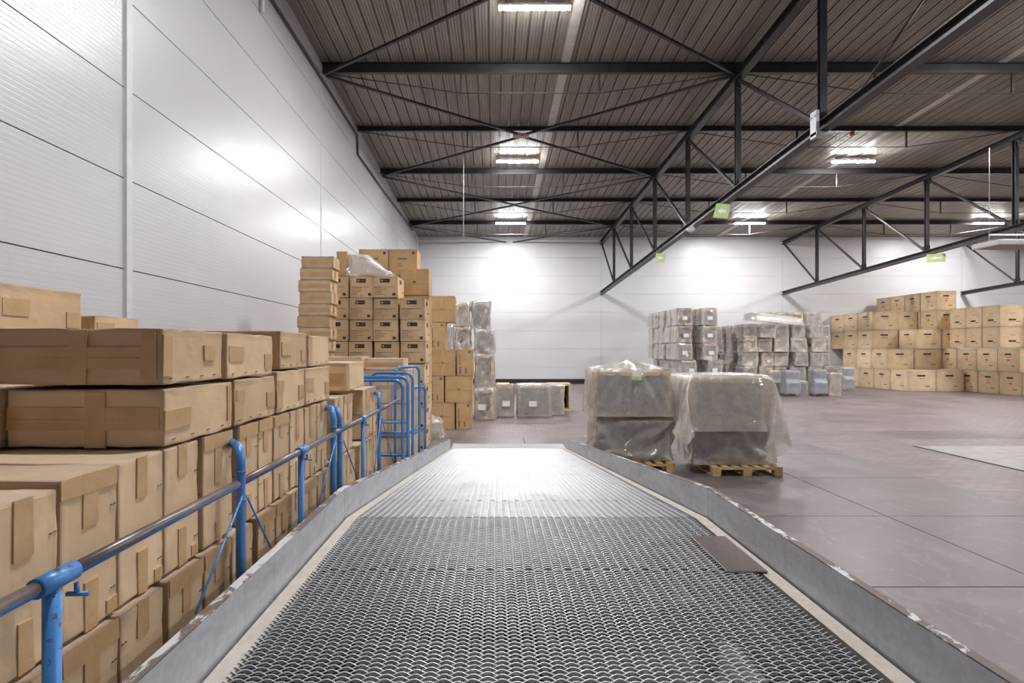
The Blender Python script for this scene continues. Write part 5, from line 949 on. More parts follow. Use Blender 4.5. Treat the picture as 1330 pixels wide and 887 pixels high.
-3,-2,10,7,-8,15,1,-6,14,1,-3,14,3,1,9,4,-9,12,3,-6,7,-2,17,9,-2,14,16,-2,2,3,-6,11,13,-8,9,12,-5,-4,-7,-8,-14,-1,-5,-17,3,-3,-17,13,-1,-11,16,3,0,17,4,-4,15,3,6,17,4,0,-73,34,1,3,10,1,-1,12,1,0,13,-1,0,12,-1,0,11,0,1,11,-1,1,12,-1,1,10,
1,1,13,2,2,11,1,1,12,1,3,12,1,2,12,1,0,11,-1,1,11,-3,-4,7,0,-10,3,0,-8,-1,3,-4,-2,4,-3,-3,7,-1,-5,6,-5,-7,6,6,-2,3,4,-2,7,2,-5,6,9,-2,5,-5,-5,6,-10,-1,-7,-6,-1,-5,-6,1,-4,-6,4,-6,-9,1,8,-10,1,-3,-9,3,-4,-11,1,3,-10,2,4,-9,1,-5,-7,1,-7,
-1,-9,0,-1,-10,1,2,-8,-2,1,-9,5,0,-11,-3,0,-8,-4,0,-9,6,-1,-9,-6,0,-6,6,-1,-10,3,-1,-8,7,-2,-11,3,0,-11,3,0,-11,3,-2,-8,-8,4,-6,2,8,-1,4,10,1,-6,9,1,-2,5,6,-8,5,6,-6,10,-3,3,9,-1,3,9,-3,6,0,3,9,7,-3,6,7,-6,2,-1,-7,-8,5,-5,-7,-6,-5,-3,-9,
0,-2,-4,-3,-7,4,-3,-8,-1,-4,-7,7,1,-5,5,-2,-7,10,5,0,-41,47,16,4,5,-4,1,2,-2,-1,6,-2,-2,7,0,2,8,1,4,1,-2,-1,7,0,1,5,-1,0,6,3,1,7,-4,2,5,2,1,7,1,4,5,-1,-1,6,2,1,3,-1,0,3,3,1,-2,6,9,-3,-1,2,-2,3,4,-1,1,8,0,-1,0,-3,3,4,-2,2,8,1,-1,0,-1,3,2,
-4,4,4,0,6,-7,-4,-3,-5,-1,4,-2,0,-2,-5,2,-3,-4,3,-4,-5,-4,7,-4,3,-4,-4,5,-6,-7,0,1,-2,0,7,-6,-2,-5,0,-4,6,2,-3,-5,0,-4,-3,-2,-4,0,2,-3,7,2,-4,-9,0,-5,6,-3,-3,-1,0,-7,-8,4,0,8,-3,-1,4,-3,-8,-4,1,-3,1,-1,2,10,-1,-6,-4,1,-2,2,5,1,6,3,-2,-4,
8,-2,1,4,1,-3,3,3,-5,-1,1,-6,7,-3,3,2,-3,3,2,1,-4,-3,-4,1,7,-4,4,-1,-2,-4,-5,0,-5,1,-4,-3,-6,2,-3,-5,0,-1,-4,2,6,-2,-1,-4,-7,2,3,2,-4,-8,-10,3,4,])
BAGS['C'] = (76, 16, 6, 1.28, 0.92, 0.63, 1.04, [364,-262,5,8,26,0,0,34,0,0,33,0,0,34,0,0,34,0,0,34,0,0,34,0,0,33,0,0,34,0,0,34,0,0,33,0,0,34,0,0,34,0,0,34,0,0,34,0,-9,25,0,-25,8,0,-34,0,0,-34,0,0,-34,0,0,-34,0,0,-33,0,0,-34,0,0,-34,0,0,-34,0,0,-34,0,0,-33,0,0,-34,0,0,-34,0,0,-33,0,0,
-34,0,0,-34,0,0,-34,0,0,-34,0,0,-33,0,0,-34,0,0,-34,0,0,-26,-8,0,-8,-26,0,0,-34,0,0,-33,0,0,-34,0,0,-34,0,1,-34,0,-1,-34,0,0,-33,0,0,-34,0,0,-34,0,0,-33,0,0,-34,0,1,-34,0,-1,-34,0,0,-34,0,9,-25,0,25,-8,0,34,0,0,34,0,0,34,0,0,34,0,0,33,0,
0,34,0,0,34,0,0,34,0,0,34,0,0,33,0,0,34,0,0,34,0,0,33,0,0,34,0,0,34,0,0,34,0,0,34,0,0,33,0,0,34,0,0,34,0,0,-2,2,18,9,22,-1,2,33,1,-5,33,-1,-4,35,-1,7,34,1,0,34,1,-3,34,-1,0,35,0,2,33,2,-5,32,-2,3,33,1,0,36,-1,2,36,1,3,34,0,-3,32,0,-9,24,
1,-27,9,0,-33,0,-1,-32,0,0,-32,-2,0,-34,-3,-1,-35,9,0,-34,-6,0,-36,4,1,-31,-9,-1,-33,7,2,-34,1,-1,-34,0,-1,-33,-5,0,-35,0,0,-34,6,1,-34,-4,0,-33,0,-1,-32,0,0,-33,-1,0,-32,3,0,-35,-4,0,-29,-2,1,-6,-29,0,-4,-35,-1,2,-32,0,-5,-34,-1,10,-34,
2,4,-35,-1,-4,-32,0,0,-33,-1,-1,-35,1,0,-34,0,-1,-32,0,-3,-31,0,5,-31,2,0,-32,-1,-1,-36,-1,7,-28,1,26,-3,-2,31,-7,1,33,-1,1,33,4,-1,33,-5,2,35,2,-1,34,-6,-2,33,5,1,35,1,0,34,2,1,34,4,-1,34,-7,1,33,6,-2,33,-9,1,33,3,1,32,3,0,35,-2,0,33,
-6,-1,33,5,0,34,7,-1,36,-8,1,-5,7,21,12,14,1,1,32,1,-8,33,-1,-4,35,-1,11,35,1,4,35,1,-8,34,-1,-4,34,-1,0,34,1,4,33,0,-3,32,0,4,35,0,6,35,1,1,34,0,-7,32,0,-6,24,1,-26,8,0,-33,1,-1,-31,4,0,-33,-8,-1,-35,1,0,-34,5,0,-34,-1,0,-36,3,0,-30,
-11,0,-34,3,0,-34,2,0,-34,3,0,-33,-7,0,-36,1,0,-34,8,1,-34,-9,-1,-32,5,0,-31,2,0,-33,-7,-1,-32,2,1,-35,-3,0,-30,2,1,-4,-29,-1,-7,-34,0,5,-34,-1,-8,-35,0,11,-33,1,2,-33,-1,4,-33,-1,-5,-33,1,2,-34,0,3,-33,-2,-7,-32,3,-3,-32,0,7,-31,1,-3,
-33,0,3,-33,-1,7,-27,1,25,-2,-2,29,-12,1,31,6,0,34,2,-1,32,-7,2,34,-1,-2,35,-7,0,33,6,2,34,7,-1,36,0,1,35,6,-2,33,-7,1,33,0,-1,31,-8,0,34,1,2,33,4,0,33,-5,0,33,-6,-1,30,15,-3,35,-3,1,37,-2,2,-3,5,23,13,9,1,-1,31,0,-11,32,-1,-2,37,-1,14,
34,2,3,36,0,-9,34,-1,-7,33,-1,8,34,1,-2,33,0,-5,33,0,10,34,1,9,34,1,-4,35,0,-8,31,0,-3,24,1,-26,8,0,-31,2,0,-32,5,-1,-34,-10,-1,-35,-1,-1,-34,5,0,-34,7,1,-35,-1,0,-30,-14,0,-35,0,0,-33,6,0,-34,3,0,-33,-9,-1,-36,1,1,-33,8,1,-34,-8,-1,-33,
7,0,-31,0,0,-31,-12,-2,-34,5,1,-35,-2,1,-29,4,1,0,-27,-1,-12,-34,0,5,-36,-1,-5,-34,-1,8,-34,0,10,-32,-2,-4,-31,1,-1,-34,1,8,-33,-2,-4,-33,1,-14,-30,2,1,-34,1,6,-33,1,-5,-33,0,11,-30,-1,5,-27,0,25,-2,-1,30,-10,-1,30,-4,0,31,14,0,33,-6,2,
36,-3,-2,32,-14,1,33,9,1,34,10,-1,36,2,0,34,4,0,34,-3,-1,32,-8,1,31,-9,0,35,1,2,35,2,0,31,-8,-1,31,6,-2,28,14,-3,35,-11,2,37,6,2,-2,0,23,12,9,1,-2,31,0,-12,32,-2,1,37,0,15,35,2,-2,35,0,-11,33,-2,0,33,0,5,34,0,-4,34,1,-2,34,0,13,32,1,8,
34,1,-7,34,0,-8,32,-1,2,23,2,-27,8,0,-32,2,0,-33,5,-1,-34,-8,-1,-36,-6,-2,-33,7,1,-33,11,1,-34,-2,0,-31,-13,0,-34,-3,-1,-33,7,1,-34,3,0,-32,-12,-1,-35,4,0,-35,5,1,-34,-4,0,-32,8,0,-31,-9,-2,-32,-7,-1,-34,5,2,-34,-2,0,-29,5,2,4,-26,-2,
-14,-32,1,2,-37,-1,-3,-35,-1,11,-33,-2,9,-33,0,0,-32,-1,-3,-32,1,7,-33,0,-5,-33,1,-17,-29,2,-1,-35,1,2,-35,1,0,-33,0,16,-28,-2,2,-26,1,26,-1,-2,31,-5,-1,29,-12,1,31,10,-1,34,9,-1,36,-7,0,30,-16,3,33,4,0,33,12,-1,34,10,-1,35,-1,1,34,-2,0,
31,-15,1,31,-8,0,36,2,2,35,-3,0,31,-3,-2,26,17,-5,32,4,1,34,-12,2,34,12,1,-3,0,23,13,9,1,-4,32,0,-12,32,-2,5,37,0,14,35,2,-5,35,0,-12,31,-3,5,34,1,0,33,0,-4,35,1,3,34,0,13,32,1,7,34,1,-12,33,-1,-5,32,0,5,22,2,-27,7,0,-33,3,0,-35,4,-1,
-35,-5,-1,-35,-8,-2,-32,5,1,-31,14,1,-35,0,0,-30,-14,0,-33,-5,-1,-35,4,0,-33,7,1,-32,-13,-1,-34,8,0,-35,0,1,-34,-1,0,-32,5,-1,-30,-14,-2,-33,0,0,-33,-1,1,-34,3,1,-29,4,2,6,-24,-2,-15,-31,1,0,-36,-1,-3,-35,-1,14,-33,-3,7,-34,0,1,-32,0,-6,
-34,0,12,-32,0,-7,-32,1,-18,-29,3,-4,-36,1,0,-36,1,9,-32,-1,16,-28,-2,-3,-25,3,27,-4,-3,33,4,-2,28,-14,1,32,1,-1,33,15,0,36,-1,-1,32,-14,1,31,-10,1,33,10,0,31,17,0,35,4,0,33,-7,0,29,-19,1,33,-4,1,37,2,1,34,-10,-1,31,12,-2,26,18,-4,32,-8,
2,33,-6,2,32,16,0,-2,2,23,14,6,1,-8,32,0,-10,33,-2,9,38,1,11,36,1,-8,32,-1,-10,32,-2,7,33,1,-4,33,-1,-4,35,1,9,33,1,13,32,1,2,36,1,-15,32,-2,3,31,1,5,22,3,-28,6,-1,-35,4,0,-35,4,-1,-35,-3,-1,-35,-9,-1,-33,1,-1,-29,17,2,-34,3,0,-30,-14,0,
-34,-9,-1,-34,5,0,-33,6,1,-32,-12,-1,-33,10,0,-35,-4,0,-34,7,0,-32,-4,0,-31,-14,-3,-33,4,1,-31,-4,0,-34,4,2,-29,5,2,7,-25,-2,-14,-29,1,-2,-35,-1,-3,-35,-1,13,-33,-3,10,-33,-1,0,-33,0,-7,-34,1,11,-32,0,-5,-32,1,-17,-30,3,-9,-35,1,1,-37,1,
15,-31,-2,14,-29,0,-6,-24,2,27,-6,-3,34,9,-3,31,-7,0,30,-10,1,33,12,0,35,6,-1,34,-9,0,28,-17,2,32,8,0,32,17,0,33,7,-1,32,-13,1,32,-13,1,31,-5,1,36,-4,1,36,-3,-1,27,20,-5,29,10,-1,31,-14,1,33,6,2,32,12,0,-3,0,23,14,6,1,-11,32,-1,-5,35,-1,
12,37,1,7,35,1,-14,31,-2,-4,32,-1,9,33,1,-7,33,-1,-2,35,1,13,33,1,10,33,1,-4,34,1,-15,32,-3,9,30,2,4,23,3,-28,5,-1,-34,4,0,-37,4,-1,-35,-1,-1,-34,-8,-1,-33,-3,-1,-29,18,2,-33,6,0,-31,-13,0,-33,-11,-1,-34,5,1,-33,3,0,-32,-10,-2,-33,12,1,
-35,-3,1,-34,7,-1,-31,-11,-1,-31,-10,-2,-32,7,1,-31,-8,0,-34,5,2,-29,5,2,8,-26,-3,-13,-28,1,-4,-33,0,-2,-36,-1,12,-32,-3,8,-33,-1,2,-34,0,-6,-34,1,9,-31,-1,-3,-32,1,-16,-31,3,-13,-35,2,3,-37,1,20,-28,-3,10,-29,0,-7,-25,3,26,-10,-3,34,11,
-3,32,1,-1,30,-14,1,34,2,-1,33,15,1,33,-7,-1,29,-18,2,32,3,1,31,18,0,33,9,0,32,-14,0,32,-12,1,30,-7,1,35,-6,0,34,8,-2,27,22,-6,31,-4,1,32,-9,2,31,14,0,33,3,2,-2,0,23,13,6,1,-12,34,-2,-2,35,0,15,35,1,1,34,0,-16,30,-2,2,33,0,9,33,1,-12,33,
-1,6,34,0,12,33,2,6,34,1,-9,34,-1,-13,31,-1,14,29,2,4,22,3,-28,6,-1,-36,4,-1,-36,4,0,-35,1,-1,-34,-6,-2,-34,-7,-1,-29,16,2,-32,11,1,-31,-13,0,-32,-12,-1,-35,6,1,-31,-1,-1,-33,-6,0,-32,12,0,-35,-1,0,-35,4,0,-29,-17,-2,-32,-1,-1,-30,5,0,
-32,-10,1,-34,6,2,-29,4,2,9,-26,-3,-12,-27,1,-6,-33,0,-1,-35,-1,12,-32,-3,6,-34,-1,-1,-33,0,-4,-34,1,10,-30,0,1,-33,0,-18,-32,3,-13,-35,2,4,-35,0,22,-25,-3,7,-31,1,-7,-26,3,25,-12,-3,33,9,-3,32,9,-2,31,-13,1,34,-8,0,32,16,0,33,1,0,28,
-19,2,33,-4,1,31,18,0,32,13,0,32,-14,0,31,-12,1,30,-10,1,35,-4,0,29,19,-5,31,16,-4,31,-14,2,31,0,2,30,15,-1,35,-4,3,-3,0,22,12,7,2,-14,34,-2,6,35,0,12,33,1,-4,34,0,-14,30,-3,7,33,1,5,34,1,-11,32,-1,10,32,0,10,35,2,2,34,1,-11,33,-2,-11,
30,-1,17,29,3,4,22,2,-28,5,0,-35,5,-1,-36,3,0,-35,3,-1,-34,-4,-1,-34,-9,-2,-32,12,1,-30,15,2,-31,-10,0,-32,-14,0,-33,7,0,-33,-3,-1,-32,-5,-1,-32,12,1,-35,2,0,-35,-2,0,-29,-16,-3,-30,8,-1,-32,-1,1,-32,-11,1,-34,9,2,-28,0,2,11,-25,-3,-7,
-29,0,-12,-30,1,-1,-36,-1,13,-32,-3,6,-33,-1,-3,-33,0,1,-33,0,5,-31,1,3,-33,0,-18,-32,3,-13,-34,2,6,-33,0,22,-24,-4,3,-32,2,-4,-28,2,23,-14,-2,33,5,-4,30,16,-1,33,-6,-1,32,-16,2,32,12,0,33,7,0,29,-19,2,33,-7,0,32,13,0,29,16,0,32,-13,1,
32,-10,1,30,-11,1,33,1,-1,26,24,-8,33,7,-1,31,-16,3,31,7,0,30,9,1,34,-6,2,-3,-1,23,12,9,2,-15,34,-3,13,33,1,5,33,1,-5,33,-1,-12,31,-1,11,33,0,-1,34,0,-9,33,0,13,30,0,8,35,2,0,35,1,-15,30,-3,-5,32,0,19,28,3,3,22,2,-28,5,0,-35,4,-1,-35,2,
-1,-35,3,0,-35,1,-1,-34,-10,-2,-33,6,0,-29,20,3,-32,-4,0,-30,-18,0,-33,4,0,-33,-2,-1,-32,-3,-1,-31,14,1,-35,1,0,-34,-7,-1,-30,-13,-2,-31,13,-1,-31,-7,0,-32,-9,2,-34,10,2,-28,-2,2,14,-24,-3,-4,-31,-1,-17,-29,2,-2,-37,-1,16,-31,-4,3,-32,0,
-4,-34,0,5,-32,-1,2,-31,2,5,-33,0,-16,-32,2,-17,-32,2,10,-32,0,21,-24,-3,-2,-32,2,0,-29,2,22,-16,-2,34,2,-4,29,16,-1,34,3,-2,31,-17,2,32,3,1,31,14,0,29,-19,2,34,-5,0,33,6,0,27,16,0,30,-12,0,33,-9,2,31,-13,1,30,11,-3,25,25,-8,33,-3,1,31,
-14,3,30,13,-1,30,-1,1,35,-3,3,-3,1,23,11,9,2,-13,34,-2,15,30,0,-4,32,-1,-1,34,1,-9,32,-1,12,33,0,-4,34,0,-7,34,-1,15,29,1,6,35,2,-4,33,0,-17,29,-4,2,33,2,21,28,3,2,22,2,-28,5,0,-36,3,-1,-36,2,-1,-34,2,-1,-35,4,0,-34,-7,-2,-35,-1,-1,-27,
22,4,-33,2,-1,-28,-19,1,-33,2,0,-33,-3,-1,-32,-2,0,-30,17,0,-35,0,0,-31,-16,-3,-33,-1,-1,-31,11,0,-30,-13,0,-34,-3,2,-33,12,2,-27,-8,2,14,-22,-3,0,-33,-2,-19,-28,2,-5,-37,-1,18,-31,-3,-1,-31,0,-2,-34,0,7,-31,-1,-2,-32,2,8,-32,0,-14,-32,
2,-18,-31,2,12,-31,-1,20,-25,-3,-7,-32,2,4,-30,3,21,-18,-2,34,2,-5,34,9,-3,29,14,1,33,-12,1,31,-8,1,29,17,1,31,-13,1,32,-3,-1,29,5,-1,30,7,3,30,-8,0,31,-12,2,33,-9,1,25,20,-7,27,17,-5,33,-8,2,31,-9,2,28,12,-1,30,-9,2,36,2,3,-5,-1,22,12,
9,2,-10,34,-1,13,29,0,-7,32,-2,2,35,2,-7,33,-1,11,32,0,-7,35,0,-4,35,0,17,26,0,3,35,2,-10,31,-2,-13,30,-4,8,34,3,17,31,3,4,18,3,-28,7,0,-36,1,-1,-37,3,-1,-35,-1,-2,-34,3,0,-34,-1,-1,-35,-5,-1,-28,20,3,-29,-2,-3,-30,-8,3,-33,-1,0,-32,-2,
1,-32,-2,-1,-30,13,-1,-33,2,1,-31,-18,-3,-33,9,-2,-32,4,1,-29,-15,0,-33,5,1,-34,9,3,-27,-11,2,11,-23,-4,5,-31,-2,-18,-30,2,-4,-35,-2,16,-30,-1,-3,-30,0,-2,-35,0,9,-31,-1,-5,-32,2,9,-32,0,-14,-31,2,-18,-31,2,18,-26,-3,14,-30,-1,-9,-32,3,
7,-28,1,22,-20,-2,33,5,-5,33,2,-3,30,17,1,33,-6,1,31,-14,2,30,15,1,29,-5,1,31,-2,-2,26,4,0,29,-5,2,32,-2,1,31,-13,2,32,-1,-1,19,24,-10,32,2,-1,33,-5,3,29,-1,0,29,5,1,31,-11,2,36,6,2,-6,-2,22,11,9,2,-3,33,-1,10,31,1,-9,32,-2,0,33,0,3,33,
0,4,35,1,-8,34,-1,-1,35,1,19,26,0,-4,34,1,-12,26,-9,-1,34,3,6,36,4,8,35,1,12,12,5,-29,9,0,-38,-1,-2,-37,2,-1,-34,-1,-1,-34,1,-1,-34,0,-1,-35,1,-1,-28,11,3,-26,-5,-5,-33,3,6,-31,-8,-1,-33,6,1,-32,-5,0,-31,4,-5,-29,7,4,-33,-14,-2,-28,12,
-4,-34,-2,2,-30,-9,0,-36,1,0,-31,11,5,-28,-12,1,9,-22,-3,2,-33,-4,-6,-30,1,2,-31,-4,6,-31,4,-2,-30,-1,-2,-34,1,7,-32,-1,-7,-32,2,9,-32,-1,-15,-29,2,-6,-33,-2,13,-23,0,8,-32,1,-9,-31,3,13,-25,-1,20,-21,-1,32,13,-8,29,-6,1,33,9,1,33,3,1,
29,-12,0,33,4,2,27,3,1,30,1,-2,28,-1,0,30,-1,-5,27,-8,9,33,-6,-1,23,4,-5,23,18,-6,33,-3,1,33,-5,4,28,7,-3,30,-7,3,32,-6,3,36,12,0,-5,3,21,9,4,3,8,30,-2,-7,33,-3,2,33,1,-4,34,0,0,34,0,-1,35,-2,4,34,5,2,32,-4,3,31,-3,-3,24,-1,-1,32,-1,5,
35,1,3,37,4,3,33,2,14,9,7,-28,0,-4,-38,4,1,-37,1,-1,-34,0,-1,-34,1,0,-34,1,-2,-34,2,0,-29,10,2,-22,-8,-6,-33,2,3,-33,1,2,-33,-4,-1,-31,5,2,-33,-5,-6,-26,9,5,-29,-1,-3,-32,2,-3,-32,-2,3,-34,-3,-1,-33,-2,1,-31,10,5,-28,-8,4,7,-24,-5,13,
-28,-7,-9,-33,4,6,-30,-7,-2,-30,7,-1,-32,0,-2,-32,0,3,-32,0,-6,-33,1,7,-33,1,-7,-32,-3,-1,-30,-5,6,-20,6,1,-33,2,-5,-32,2,19,-19,-4,20,-21,1,22,18,-10,34,-5,0,29,-4,4,32,8,2,30,-5,-2,30,-3,4,30,4,2,30,3,-2,32,-7,-2,31,8,-8,25,-18,8,29,3,
3,16,7,-9,28,5,-1,32,0,2,32,-4,1,32,9,0,27,-14,3,34,7,0,33,1,-3,-10,-11,17,13,14,8,4,33,-3,-12,26,-11,-3,37,-2,0,36,6,-4,34,-4,3,34,3,9,32,6,-4,32,-11,2,33,1,0,25,2,1,32,-2,3,35,-3,0,36,3,19,17,4,10,15,13,-26,-3,-6,-36,-1,-4,-36,4,2,-34,
-1,0,-34,1,-1,-34,1,0,-34,4,0,-29,15,6,-22,-12,-9,-33,2,2,-32,-4,-3,-32,4,6,-34,0,-1,-28,0,-3,-29,10,6,-31,0,-4,-26,-7,-12,-35,-1,7,-30,-3,-5,-30,9,4,-35,-3,2,-23,8,13,3,-24,-7,17,-25,-4,-11,-35,4,12,-27,-10,-6,-32,8,1,-32,-1,-5,-32,3,2,
-31,-7,4,-33,0,-2,-34,5,4,-32,-8,-5,-30,0,-2,-19,11,-5,-33,2,0,-32,2,18,-19,-4,24,-15,-1,17,22,-12,32,-4,0,29,-4,0,29,-4,11,31,6,-5,30,-1,0,29,-5,8,33,4,-3,34,-1,-3,33,4,-7,18,-11,5,30,-4,6,16,16,-13,26,-3,1,31,3,0,33,4,-3,29,-8,7,30,-8,
4,35,7,0,24,-15,-9,-11,-4,19,9,21,2,5,30,2,-15,25,-14,-6,37,-7,-1,37,5,-1,35,2,4,34,2,7,33,4,-5,30,-15,7,30,9,3,29,5,-5,30,-11,12,35,8,4,36,3,17,6,0,10,15,14,-26,4,-3,-31,-13,-9,-34,-1,-5,-34,6,6,-35,0,1,-35,2,0,-32,8,3,-32,13,4,-29,-6,
-10,-22,-9,-2,-32,-4,0,-33,8,7,-34,-2,-1,-26,7,1,-32,9,5,-27,-7,-13,-26,-11,-13,-34,-1,-4,-28,11,13,-33,-5,-5,-29,6,6,-17,13,17,2,-17,-7,0,-23,2,0,-36,3,18,-28,-13,-2,-32,2,-2,-32,4,-6,-31,-1,3,-33,-5,8,-31,-5,0,-34,5,2,-35,-6,-9,-27,6,
-16,-17,15,-1,-35,3,4,-32,0,12,-23,-3,29,-5,-3,16,26,-16,28,5,-5,27,-4,0,27,-12,17,31,5,-1,31,8,-10,31,-10,13,33,-3,2,34,3,-5,34,4,-8,15,-8,5,28,-6,7,19,19,-16,24,-3,2,30,7,-6,34,1,0,26,-17,12,33,2,-3,31,3,-16,23,-24,11,-51,58,23,1,8,15,
0,28,-3,-12,19,-18,-2,28,-6,4,26,8,0,27,0,-2,29,-3,1,29,5,0,29,-2,13,16,15,1,28,0,-5,23,-13,3,29,3,8,26,8,21,12,11,-1,19,-1,-19,-5,-10,-27,-8,-6,-26,6,5,-29,5,2,-28,-2,-5,-29,0,-1,-27,7,10,-29,4,4,-25,-6,-5,-13,-10,-6,-27,0,-5,-26,11,9,
-27,-1,-2,-23,11,5,-27,8,2,-15,-4,-19,-14,-8,-21,-29,-6,0,-26,-1,3,-26,2,5,-26,-2,-3,-13,12,13,1,-11,11,2,-27,-5,2,-28,-3,2,-26,2,3,-19,-1,-4,-23,13,3,-26,-9,2,-29,-5,4,-27,-9,-4,-25,7,3,-27,-7,-2,-22,3,-8,-14,3,-2,-28,4,-4,-26,10,9,-21,
-5,15,6,-11,21,14,-12,27,-1,-2,22,-8,16,24,-8,14,27,2,-5,23,9,-14,22,-10,14,25,-3,6,27,0,3,26,10,-8,13,0,1,19,-12,15,16,12,-12,25,0,-4,20,7,-14,26,2,-4,22,-15,11,27,-2,-2,25,6,-14,27,-9,7,-57,49,21,0,4,15,-3,19,-3,-8,16,-10,-2,22,-5,6,
19,11,0,20,0,1,23,2,-4,21,-5,4,21,7,10,16,12,2,21,1,-4,18,-12,5,21,5,10,19,8,10,19,9,-4,13,-9,-15,-3,-9,-22,-1,-1,-22,6,5,-22,-1,-2,-22,-2,-3,-21,-2,-2,-20,6,10,-23,0,0,-21,-2,-1,-9,-10,-8,-22,1,-1,-16,12,9,-22,2,1,-19,12,7,-21,1,-4,-9,
-4,-19,-4,-4,-21,-17,-7,-13,-21,-4,0,-21,4,8,-22,-3,-2,-15,0,7,1,-4,15,1,-22,1,5,-20,-11,1,-19,7,1,-17,3,-3,-18,10,2,-19,-7,1,-23,-2,3,-21,-7,-3,-18,5,4,-18,-14,-2,-18,4,-5,-14,2,0,-20,-2,-7,-18,14,3,-11,-10,14,2,-10,20,1,0,21,-5,6,16,
-6,16,21,-4,3,22,4,-8,20,4,-9,11,-7,15,17,-2,7,18,-3,8,18,10,-9,11,3,-2,12,-12,14,20,1,1,14,8,-12,19,2,-5,13,7,-14,19,-9,6,20,-5,2,17,4,-13,22,-4,2,-60,44,24,0,5,8,0,10,8,-2,15,-4,-2,15,-3,3,10,8,3,15,7,3,14,5,-6,14,-7,5,15,6,4,16,5,1,
13,-2,-2,15,-6,8,13,8,6,15,5,2,17,0,-3,8,-10,-13,6,-2,-16,-1,-1,-15,-2,-2,-15,1,3,-17,-1,-2,-16,-2,-2,-13,5,9,-17,-4,-5,-13,3,5,-10,-9,-8,-14,4,2,-7,12,9,-16,4,4,-16,7,3,-13,0,-7,2,1,-18,-4,-4,-15,-11,-5,-12,-10,-7,-13,-15,-4,-2,-15,4,5,
-13,-6,1,-2,-8,12,3,-12,-1,3,-16,-4,0,-10,9,-2,-13,9,1,-13,-4,0,-15,4,0,-17,-1,1,-15,-4,-1,-16,1,3,-7,-14,0,-12,-1,-3,-12,3,0,-14,-8,-6,-11,11,2,-10,-7,11,-6,3,14,-3,6,11,-2,11,18,-4,1,16,1,-6,13,6,-9,13,-4,8,5,-2,10,3,-6,14,13,0,5,13,7,
-7,9,5,-5,6,-9,10,15,-4,8,13,5,-6,13,2,-4,7,6,-13,12,3,-7,14,-8,6,13,0,-5,12,0,-9,-61,40,28,2,7,2,0,8,3,0,6,8,4,9,0,1,7,6,0,6,7,2,8,2,1,8,5,2,10,3,0,10,0,0,11,-1,-1,10,-3,6,8,5,1,11,-1,3,11,2,-2,4,-8,-7,2,-2,-10,2,-1,-10,0,0,-10,1,2,-11,
0,0,-10,-2,-1,-10,0,0,-8,-1,0,-8,1,1,-5,2,4,-8,1,-1,-9,5,2,-4,6,7,-12,3,-2,-3,0,-9,-1,1,-9,3,3,-8,-10,-3,-7,-5,-2,-8,-5,-4,-7,-1,-3,-7,-7,-5,-1,-1,-6,2,3,-9,0,0,-7,3,-1,-8,5,1,-9,-1,-1,-11,-3,-1,-9,5,-1,-9,-2,1,-10,1,0,-7,-8,-1,-10,4,2,
-5,-7,-1,-11,3,1,-9,-7,2,-8,-4,-3,-6,5,5,-2,4,7,-2,3,9,-2,6,10,0,-6,10,-2,3,1,0,5,7,-3,7,0,-2,9,0,-3,9,-1,-2,6,9,2,-1,6,7,-6,5,-5,6,7,-3,4,11,0,3,4,3,-6,12,1,-1,-1,2,-9,10,1,-2,13,2,1,2,0,-11,-57,41,31,10,6,8,-7,0,-7,0,6,0,5,1,4,-2,6,3,
0,4,-1,-1,1,5,1,-2,8,0,7,-2,1,1,6,5,1,6,0,7,-3,3,4,-2,1,5,4,-1,5,-4,0,5,-3,-4,0,5,-2,2,0,-8,0,-1,-4,1,-6,-5,-2,2,-2,-1,3,-5,4,1,-5,-1,1,-4,-3,-6,-1,6,6,-6,2,3,1,-6,-10,-3,4,0,-7,5,5,1,-1,-7,4,2,-6,-5,0,-2,-2,1,-5,9,1,-4,-6,1,-4,1,-1,-4,
7,0,-2,-3,-5,-4,6,-5,1,-4,-6,-3,5,-4,2,2,-4,-5,-8,-5,2,9,-4,-3,-6,-5,3,7,-5,-6,-9,-2,3,-4,-3,-3,6,-3,-3,3,-6,2,-5,-4,-6,7,-4,-2,-3,-5,3,-4,-4,8,9,0,0,4,3,8,-5,-2,5,-6,-4,2,5,1,8,-7,1,1,-4,-6,4,8,1,1,-5,-1,7,-1,-5,4,7,2,-1,5,5,-3,2,-6,8,
5,3,-3,3,4,0,4,-4,-2,4,4,1,-3,2,-8,11,-1,4,0,4,-7,])
